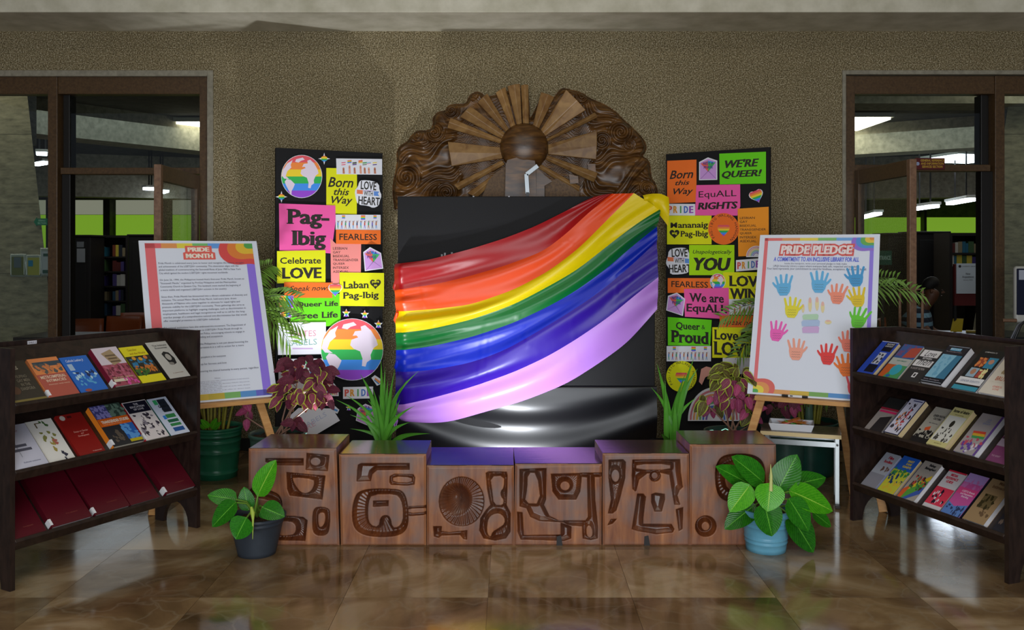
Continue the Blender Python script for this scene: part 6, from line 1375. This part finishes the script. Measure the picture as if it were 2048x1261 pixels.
# ---------------------------------------------------------------- pots and plants
M_SOIL = m_noise('dark_potting_soil', '#1c120c', '#4a3020', 60, .95, .8, dist=.01)
def m_pot(name, c0, c1, rough=.4): return m_noise(name, c0, c1, 6, rough, .05, spec=.5)
def pot(r, R0, R1, H, m, ribs=(), rim=.012, soil=True, name='pot'):
    pr_ = [(.001, 0), (R0, 0)]
    for k in range(9):
        z = H*(k+1)/10; R = R0+(R1-R0)*z/H; pr_.append((R, z))
        for rb in ribs:
            if abs(rb*H-z) < H*.06: pr_ += [(R+.003, z+.002), (R+.003, z+.008), (R, z+.010)]
    pr_ += [(R1, H-rim*1.4), (R1+rim*.5, H-rim*1.3), (R1+rim*.6, H), (R1-.004, H), (R1-.008, H-.02), (R1-.012, H-.05)]
    MB().lathe(pr_, 40).build(name, m, r)
    if soil: MB().grid(lambda u, v: ((R1-.01)*u*cos(2*pi*v), (R1-.01)*u*sin(2*pi*v), H-.028+.008*sin(9*v*6.28)*u+.01*(1-u)), 6, 24).build('soil', M_SOIL, r)
def leaf_mat(name, main, vein, edge=None, side=14.0, rough=.3, dark=None):
    n = NT(name); uv = n.n('ShaderNodeUVMap'); sp = n.n('ShaderNodeSeparateXYZ', i_0=uv)
    ax = n.n('ShaderNodeMath', operation='ABSOLUTE', i_0=(sp, 0))
    mid = n.ramp(ax, [(0, (1, 1, 1)), (.025, (.7, .7, .7)), (.05, (0, 0, 0))])
    sl = n.n('ShaderNodeMath', operation='MULTIPLY', i_0=ax, i_1=.35); su = n.n('ShaderNodeMath', operation='SUBTRACT', i_0=(sp, 1), i_1=sl)
    ml = n.n('ShaderNodeMath', operation='MULTIPLY', i_0=su, i_1=side); fr_ = n.n('ShaderNodeMath', operation='PINGPONG', i_0=ml, i_1=.5)
    sv = n.ramp(fr_, [(0, (.22, .22, .22)), (.07, (.08, .08, .08)), (.14, (0, 0, 0))])
    geo = n.n('ShaderNodeTexCoord'); no = n.n('ShaderNodeTexNoise', i_Vector=(geo, 'Object'), i_Scale=14.0, i_Detail=3.0)
    oi = n.n('ShaderNodeObjectInfo')
    base = n.ramp(no, [(.3, dark or main), (.7, main)]); base = n.mix(1.0, base, n.ramp(oi.outputs['Random'], [(0, (.72, .78, .7)), (1, (1.15, 1.1, 1.0))]), 'MULTIPLY')
    mxv = n.n('ShaderNodeMath', operation='MAXIMUM', i_0=mid, i_1=sv); c = n.mix(mxv, base, vein)
    if edge:
        er = n.ramp(ax, [(.74, (0, 0, 0)), (.84, (1, 1, 1))]); c = n.mix(er, c, edge)
    n.col(c).set(Roughness=rough+.06, Specular_IOR_Level=.32); n.b.inputs['Subsurface Weight'].default_value = 0
    n.bump(fr_, .25, .004); return n.m
ML_RUB = leaf_mat('glossy_green_leaf', '#2c8016', '#6cb83a', side=13, rough=.22, dark='#1c6410')
ML_RUBY = leaf_mat('young_bright_leaf', '#56b41c', '#a8d850', side=13, rough=.24, dark='#3f9c14')
ML_COL = leaf_mat('coleus_maroon_leaf', '#9c4462', '#b05c70', '#bccc40', side=9, rough=.5, dark='#6c283c')
ML_COLD = leaf_mat('coleus_dark_leaf', '#742846', '#8c4058', None, side=9, rough=.5, dark='#481a2a')
ML_COLM = leaf_mat('coleus_magenta_leaf', '#b04a78', '#d07aa0', '#8a3a4c', side=9, rough=.5, dark='#8a2c5c')
ML_COLG = leaf_mat('coleus_mottled_leaf', '#6a6a28', '#90a040', '#a4b838', side=9, rough=.5, dark='#48241c')
ML_GR = leaf_mat('strap_green_leaf', '#4c9c28', '#7cc450', None, side=0.01, rough=.35, dark='#38841c')
ML_PALM = leaf_mat('palm_leaflet_green', '#4a8c2c', '#88b048', None, side=0.01, rough=.4, dark='#2c6420')
M_STEMG = mat('#6c9434', .45); M_STEMP = mat('#8c6a58', .5); M_CANE = m_noise('yellow_palm_cane', '#7c7420', '#b0a838', 9, .4, .1)
def leafmesh(L, W, curve=.25, cup=.18, tip=1.35, nu=6, nv=10, base=.75, wav=.0):
    """leaf along +y from the origin, normal +z; uv x=-1..1 across, y=0..1 along"""
    vs, uvs = [], []
    for j in range(nv+1):
        t = j/nv; w_ = (sin(pi*t**base)**.62)*W/2*(1-.12*t**3) if 0 < t < 1 else (.02*W if t == 0 else .0)
        w_ = max(w_, .0005)
        yy = L*t; zz = -curve*L*(t**1.8)
        for i in range(nu+1):
            u = 2*i/nu-1
            vs.append((u*w_, yy-.05*L*abs(u)*(1-t) if t < .5 else yy-.02*L*abs(u)*(1-t), zz+cup*abs(u)*w_+wav*W*sin(12*t+3*u)*abs(u))); uvs.append((u, t))
    fs = [(j*(nu+1)+i, j*(nu+1)+i+1, (j+1)*(nu+1)+i+1, (j+1)*(nu+1)+i) for j in range(nv) for i in range(nu)]
    me = bpy.data.meshes.new('leaf'); me.from_pydata(vs, [], fs); uv = me.uv_layers.new(name='UVMap')
    for lp in me.loops: uv.data[lp.index].uv = uvs[lp.vertex_index]
    me.polygons.foreach_set('use_smooth', [True]*len(fs)); return me
def put_leaf(me, m, base, tip, nrm, parent, label=None, ref_len=1.0, wscale=1.0, name='leaf', hook=1.0):
    base, tip = Vector(base), Vector(tip); y = (tip-base); L = y.length; y.normalize(); nrm = Vector(nrm); x = y.cross(nrm).normalized(); z = x.cross(y)
    if not me.materials: me.materials.append(m)
    o = bpy.data.objects.new(name, me); COL.objects.link(o)
    s = L/ref_len; M_ = Matrix((x*s*wscale, y*s, z*s)).transposed().to_4x4(); M_.translation = base
    o.parent = parent; o.matrix_local = parent.matrix_basis.inverted() @ M_
    if label: o['label'] = label
    return o
def local(r, p): return r.matrix_basis.inverted() @ Vector(p)
def stem(r, pts, rad, m=None, name='stem'):
    return MB().tube([local(r, p) for p in pts], rad, 7).build(name, m or M_STEMG, r)
# light blue pot, front right
zr = lambda x, y: (1290+x/2.9326, 700+y/2.9326)
c = at(1543, 1112, 4.265); cb = Vector((c.x, 4.36, 0))
pb = thing('potted_philodendron', 'big glossy-leaved plant in a light blue pot in front of the rightmost stool', 'plant', cb)
pot(pb, .094, .116, .20, m_pot('light_blue_plastic', '#5fa6c4', '#78bcd8', .35), ribs=(.18, .28, .62, .72), rim=.02)
def frontleaves(r, z, Y0, L, meshes, ctr):
    for (bx, by, tx_, ty_, wz, dy0, dy1, kind) in L:
        b_ = at(*z(bx, by), Y0+dy0); t_ = at(*z(tx_, ty_), Y0+dy1); ln = (t_-b_).length; wd = wz/2.9326*(Y0+(dy0+dy1)/2)/F
        me = leafmesh(1.0, wd/ln*1.16, .10, .16, base=.74); d_ = (t_-b_).normalized()
        nrm = Vector((0, -.75, .65)); nrm = nrm-d_*nrm.dot(d_)
        lo = put_leaf(me, kind, b_, t_, nrm, r)
        mid = (b_+ctr)/2+Vector((0, 0, .03)); stem(r, [ctr, mid, b_], [.006, .005, .004])
ctr = cb+Vector((0, 0, .19))
frontleaves(pb, zr, 4.33, [
 (690,775,524,622,140,-.02,-.06,ML_RUB), (655,815,428,676,125,.04,.02,ML_RUB), (612,800,497,948,128,-.08,-.12,ML_RUBY), (640,915,466,1048,118,-.02,-.05,ML_RUB),
 (735,790,722,950,150,-.12,-.16,ML_RUBY), (700,905,752,1098,155,-.13,-.16,ML_RUB), (780,825,892,615,150,.0,.0,ML_RUB), (850,800,1066,740,118,.06,.08,ML_RUB),
 (855,830,1114,938,150,-.05,-.07,ML_RUBY), (848,880,970,1064,135,-.1,-.13,ML_RUB), (850,970,1002,1190,150,-.05,-.09,ML_RUB), (985,955,1100,1036,80,.02,.02,ML_RUB)], None, ctr)
stem(pb, [at(*zr(738, 830), 4.2), at(*zr(740, 740), 4.21), at(*zr(737, 672), 4.22)], [.010, .007, .001], mat('#c8cc7c', .4), 'leaf_sheath')
# dark grey pot, front left
zl_ = lambda x, y: (390+x/2.9326, 700+y/2.9326)
c = at(503, 1118, 4.21); cg = Vector((c.x-.0, 4.30, 0))
pg = thing('potted_philodendron', 'small glossy-leaved plant in a dark grey pot in front of the leftmost stool', 'plant', cg)
pot(pg, .088, .130, .185, m_pot('dark_grey_plastic', '#2c333c', '#3a424c', .5), ribs=(.85,), rim=.012)
ctr = cg+Vector((0, 0, .175))
frontleaves(pg, zl_, 4.25, [
 (370,850,463,648,118,.0,.0,ML_RUBY), (238,880,73,848,98,.0,-.02,ML_RUB), (236,898,92,1036,112,-.05,-.09,ML_RUB), (312,940,285,806,84,.03,.04,ML_RUB),
 (300,990,233,1112,135,-.12,-.15,ML_RUB), (398,925,523,975,106,-.05,-.08,ML_RUB), (385,950,440,985,52,-.02,-.04,ML_RUB)], None, ctr)
stem(pg, [ctr, at(*zl_(352, 940), 4.24), at(*zl_(370, 850), 4.25)], [.007, .005, .004])
m_y = mat('#a8c048', .45)
stem(pg, [at(*zl_(330, 925), 4.14), at(*zl_(338, 960), 4.12), at(*zl_(340, 1000), 4.11), at(*zl_(338, 1112), 4.10)], [.006, .011, .005, .001], m_y, 'curled_young_leaf')
# strap-leaved plants behind the stools
def strap(name, label, base, tips, seed, H=.34, R1=.11, potc=('#1c3c34', '#24483c')):
    r = thing(name, label, 'plant', (base[0], base[1], 0)); rd = random.Random(seed)
    pot(r, R1*.8, R1, H, m_pot('dark_green_pot', *potc), rim=.012)
    for (tx_, ty_, Yt, w_) in tips:
        tip = at(tx_, ty_, Yt); b0 = Vector((base[0]+rd.uniform(-.03, .03), base[1]+rd.uniform(-.03, .03), H-.03)); L = (tip-b0).length
        me = bpy.data.meshes.new('leaf'); N = 12; vs = []; uvs = []; d_ = tip-b0; out_ = Vector((d_.x, d_.y, 0)); up = Vector((0, 0, 1))
        side_ = Vector((1, 0, 0)) if abs(d_.x) < L*.8 else Vector((0, 1, 0)); side_ = (d_.cross(Vector((0, -1, .1)))).normalized()
        for j in range(N+1):
            t = j/N; p = b0+d_*t+up*(.10*L*sin(pi*t))*(1 if abs(d_.x) > .1 else .2)-out_*.15*sin(pi*t); ww = w_*(.5+.5*sin(pi*min(t*1.1, 1)**.6))*(1-t**4) if t < 1 else .0004
            for i, u in enumerate((-1, 0, 1)): vs.append(p+side_*(u*ww/2)+Vector((0, -.18*abs(u)*ww, 0))); uvs.append((u, t))
        fs = [(j*3+i, j*3+i+1, (j+1)*3+i+1, (j+1)*3+i) for j in range(N) for i in range(2)]
        me.from_pydata([tuple(local(r, v)) for v in vs], [], fs); uv = me.uv_layers.new(name='UVMap')
        for lp in me.loops: uv.data[lp.index].uv = uvs[lp.vertex_index]
        me.polygons.foreach_set('use_smooth', [True]*len(fs)); me.materials.append(ML_GR); o = bpy.data.objects.new('leaf', me); COL.objects.link(o); o.parent = r
    return r
Ys = 5.12
bx = xpx(768, Ys)
tl = [(720,748),(762,718),(790,738),(838,742),(672,800),(700,858),(860,868),(745,775),(815,760),(776,760),(758,790),(800,800),(830,812),(700,830),(735,800),(785,770),(770,735),(808,775),(748,845),(820,845),(728,825),(690,790),(760,812)]
rd = random.Random(8)
strap('strap_leaf_plant', 'bright green strap-leaved plant rising behind the second stool from the left', (bx, Ys), [(x, y, Ys+rd.uniform(-.12, .12), rd.uniform(.02, .034)) for x, y in tl], 3)
bx = xpx(1342, Ys)
tl = [(1314,728),(1388,716),(1395,738),(1392,796),(1302,775),(1318,790),(1322,868),(1360,780),(1330,760),(1372,745),(1350,800),(1335,838)]
strap('strap_leaf_plant', 'sparse green strap-leaved plant rising behind the fifth stool', (bx, Ys), [(x, y, Ys+rd.uniform(-.1, .1), rd.uniform(.026, .042)) for x, y in tl], 5)
# coleus plants
def coleus(label, basepx, Y, zrim, R1, cl, seed, potm, n_leaf=60, grp=None, sizes=(19, 33)):
    """cl: list of (px,py,rx,ry,material list,count,droop)"""
    b0 = Vector((xpx(basepx, Y), Y, 0)); r = thing('coleus', label, 'plant', b0); rd = random.Random(seed)
    pot(r, R1*.78, R1, zrim, potm, rim=.014); top = b0+Vector((0, 0, zrim-.03))
    for (cx, cy, rx, ry, ms, cnt, droop) in cl:
        hub = at(cx, cy+ry*.2, Y)
        stem(r, [top+Vector((rd.uniform(-.04, .04), 0, 0)), (top+hub)/2+Vector((rd.uniform(-.03, .03), -.02, 0)), hub], [.006, .005, .004], M_STEMP)
        for k in range(cnt):
            a = rd.uniform(0, 2*pi); q = rd.uniform(.1, 1)**.5; X, Y_ = cx+rx*q*cos(a), cy+ry*q*sin(a); dY = rd.uniform(-.13, .1)
            p = at(X, Y_, Y+dY); m_ = rd.choice(ms); L = rd.uniform(*sizes)*Y/F
            d_ = Vector((cos(a)*.9+rd.uniform(-.5, .5), rd.uniform(-.7, -.05), -sin(a)*.6-droop+rd.uniform(-.4, .4))).normalized()
            me = leafmesh(1.0, rd.uniform(.6, .76), .22, .12, nu=6, nv=8, base=.66, wav=.03)
            nrm = Vector((rd.uniform(-.3, .3), -.8, .5)); nrm = nrm-d_*nrm.dot(d_)
            put_leaf(me, m_, p-d_*L*.5, p+d_*L*.5, nrm, r)
            if k % 3 == 0: stem(r, [hub, (hub+p)/2+Vector((0, .01, -.01)), p-d_*L*.5], .0022, M_STEMP, 'leaf_stalk')
    return r
gp = m_pot('grey_green_pot', '#2c4a40', '#3c5c50', .4)
coleus('purple coleus with lime-edged leaves in a pot behind the leftmost stool', 555, 5.3, .375, .16,
       [(598, 775, 56, 42, [ML_COL, ML_COL, ML_COLD], 34, .5), (575, 795, 35, 26, [ML_COL], 12, .4), (640, 790, 35, 36, [ML_COL, ML_COLD], 14, .6), (600, 738, 48, 22, [ML_COLD, ML_COLD, ML_COL], 20, .6), (640, 750, 30, 25, [ML_COLD], 10, .6), (492, 830, 22, 22, [ML_COLM], 5, 1.0), (590, 850, 20, 10, [ML_COLD], 6, .6)], 11, gp)
coleus('coleus with magenta lower leaves and olive tips behind the rightmost stool', 1462, 5.3, .385, .15,
       [(1465, 758, 46, 26, [ML_COLG, ML_COLG, ML_COL], 44, .5), (1445, 755, 25, 18, [ML_COLG], 12, .4), (1470, 800, 52, 26, [ML_COLM, ML_COLM, ML_COL], 18, 1.2), (1420, 812, 28, 18, [ML_COLM, ML_COLG], 9, .8), (1505, 780, 30, 30, [ML_COL, ML_COLG], 14, .8), (1510, 830, 26, 24, [ML_COLG, ML_COLM], 10, .7)], 12, gp)
coleus('dim purple coleus behind the easel leg of the pledge poster', 1568, 5.75, .33, .14,
       [(1565, 810, 34, 24, [ML_COLM, ML_COLD], 14, 1.0), (1590, 800, 30, 22, [ML_COLD], 12, .6)], 14, gp)
# palms in tall green pots
def frond(r, base, tip, n_, ll, m, drop=.4, seed=0, wid=.014, arch=.12):
    rd = random.Random(seed); base, tip = Vector(base), Vector(tip); d_ = tip-base; L = d_.length; pts = [base+d_*(k/10)+Vector((0, 0, arch*L*sin(pi*k/10))) for k in range(11)]
    fr_ = stem(r, pts, [.004-.0003*k for k in range(11)], M_STEMG, 'frond_stem'); dn = d_.normalized(); sd = dn.cross(Vector((0, -.9, .4))).normalized()
    m_ = MB(); inv = r.matrix_basis.inverted()
    for k in range(n_):
        t = .12+.88*k/n_; f_ = t*10; i = min(int(f_), 9); p = pts[i].lerp(pts[i+1], f_-i)
        for s in (-1, 1):
            l = ll*(1-.55*t)*rd.uniform(.85, 1.1); q = p+(sd*s*.75+dn*.65).normalized()*l+Vector((0, rd.uniform(-.03, .03), -drop*l)); mdl = (p+q)/2+Vector((0, 0, .12*l)); sv = (q-p).cross(Vector((0, -1, 0))).normalized()*wid/2
            a = [inv@v for v in (p, mdl-sv, mdl+sv, q)]; o_ = inv@((p+q)/2+Vector((0, -.004, .12*l)))
            m_.add([a[0], a[1], a[3], a[2]], [(0, 1, 2), (0, 2, 3)], 0, True)
    o = m_.build('leaflets', m, fr_); o['kind'] = 'stuff'; return fr_
ctrp = Vector((xpx(434, 5.76), 5.76, 0))
pa = thing('potted_palm', 'yellow-caned palm in a tall green pot beside the left bookcase', 'plant', ctrp)
pot(pa, .125, .155, .325, m_pot('bottle_green_pot', '#175c40', '#237a54', .35), ribs=(.1, .5, .75, .85), rim=.012)
for k in range(9):
    x = -.11+.026*k; stem(pa, [ctrp+Vector((x*.7, rd.uniform(-.05, .05), .29)), ctrp+Vector((x*1.3, rd.uniform(-.05, .05), .62)), ctrp+Vector((x*2.0, rd.uniform(0, .1), 1.0))], [.009, .007, .004], M_CANE, 'cane')
for (tx_, ty_, sd_) in ((608, 655, 1), (600, 600, 2), (585, 690, 3), (545, 530, 4), (560, 620, 5)):
    frond(pa, ctrp+Vector((.12, .0, .95+.05*sd_)), at(tx_, ty_, 5.62+.03*sd_), 16, .2, ML_PALM if False else M_STEMG, .5, sd_, arch=.16)
for (bx_, by_, tx_, ty_) in ((418, 855, 402, 840), (424, 858, 432, 838), (410, 858, 400, 850), (428, 858, 440, 846)):
    put_leaf(leafmesh(1, .5, .1), ML_RUBY, at(bx_, by_, 5.62), at(tx_, ty_, 5.58), (0, -1, .4), pa)
ctrp = Vector((xpx(1618, 5.85), 5.85, 0))
pa2 = thing('potted_palm', 'palm in a dark green pot behind the small table', 'plant', ctrp)
pot(pa2, .15, .18, .34, m_pot('deep_green_pot', '#0e4034', '#165044', .35), ribs=(.85,), rim=.012)
stem(pa2, [ctrp+Vector((0, 0, .3)), ctrp+Vector((0, 0, .5)), ctrp+Vector((.0, 0, .8))], [.03, .022, .012], mat('#5c7c68', .5), 'trunk')
for k, x in enumerate((-.09, -.06, .05, .08, .1)): stem(pa2, [ctrp+Vector((x*.6, 0, .3)), ctrp+Vector((x, 0, .55)), ctrp+Vector((x*2.2, .0, 1.05))], [.010, .008, .004], M_CANE, 'cane')
for (bx_, bz_, tx_, ty_, Yt, sd_) in ((.1, 1.0, 1850, 590, 5.5, 1), (.1, 1.0, 1800, 560, 5.6, 2), (-.1, 1.0, 1440, 640, 5.75, 3), (-.1, 1.0, 1470, 720, 5.75, 4), (-.1, .9, 1500, 690, 5.8, 5), (0, .62, 1560, 800, 5.7, 6), (0, .62, 1660, 800, 5.7, 7)):
    frond(pa2, ctrp+Vector((bx_, 0, bz_)), at(tx_, ty_, Yt), 18, .18, M_STEMG, .45, 20+sd_, arch=.2 if sd_ < 6 else .3)
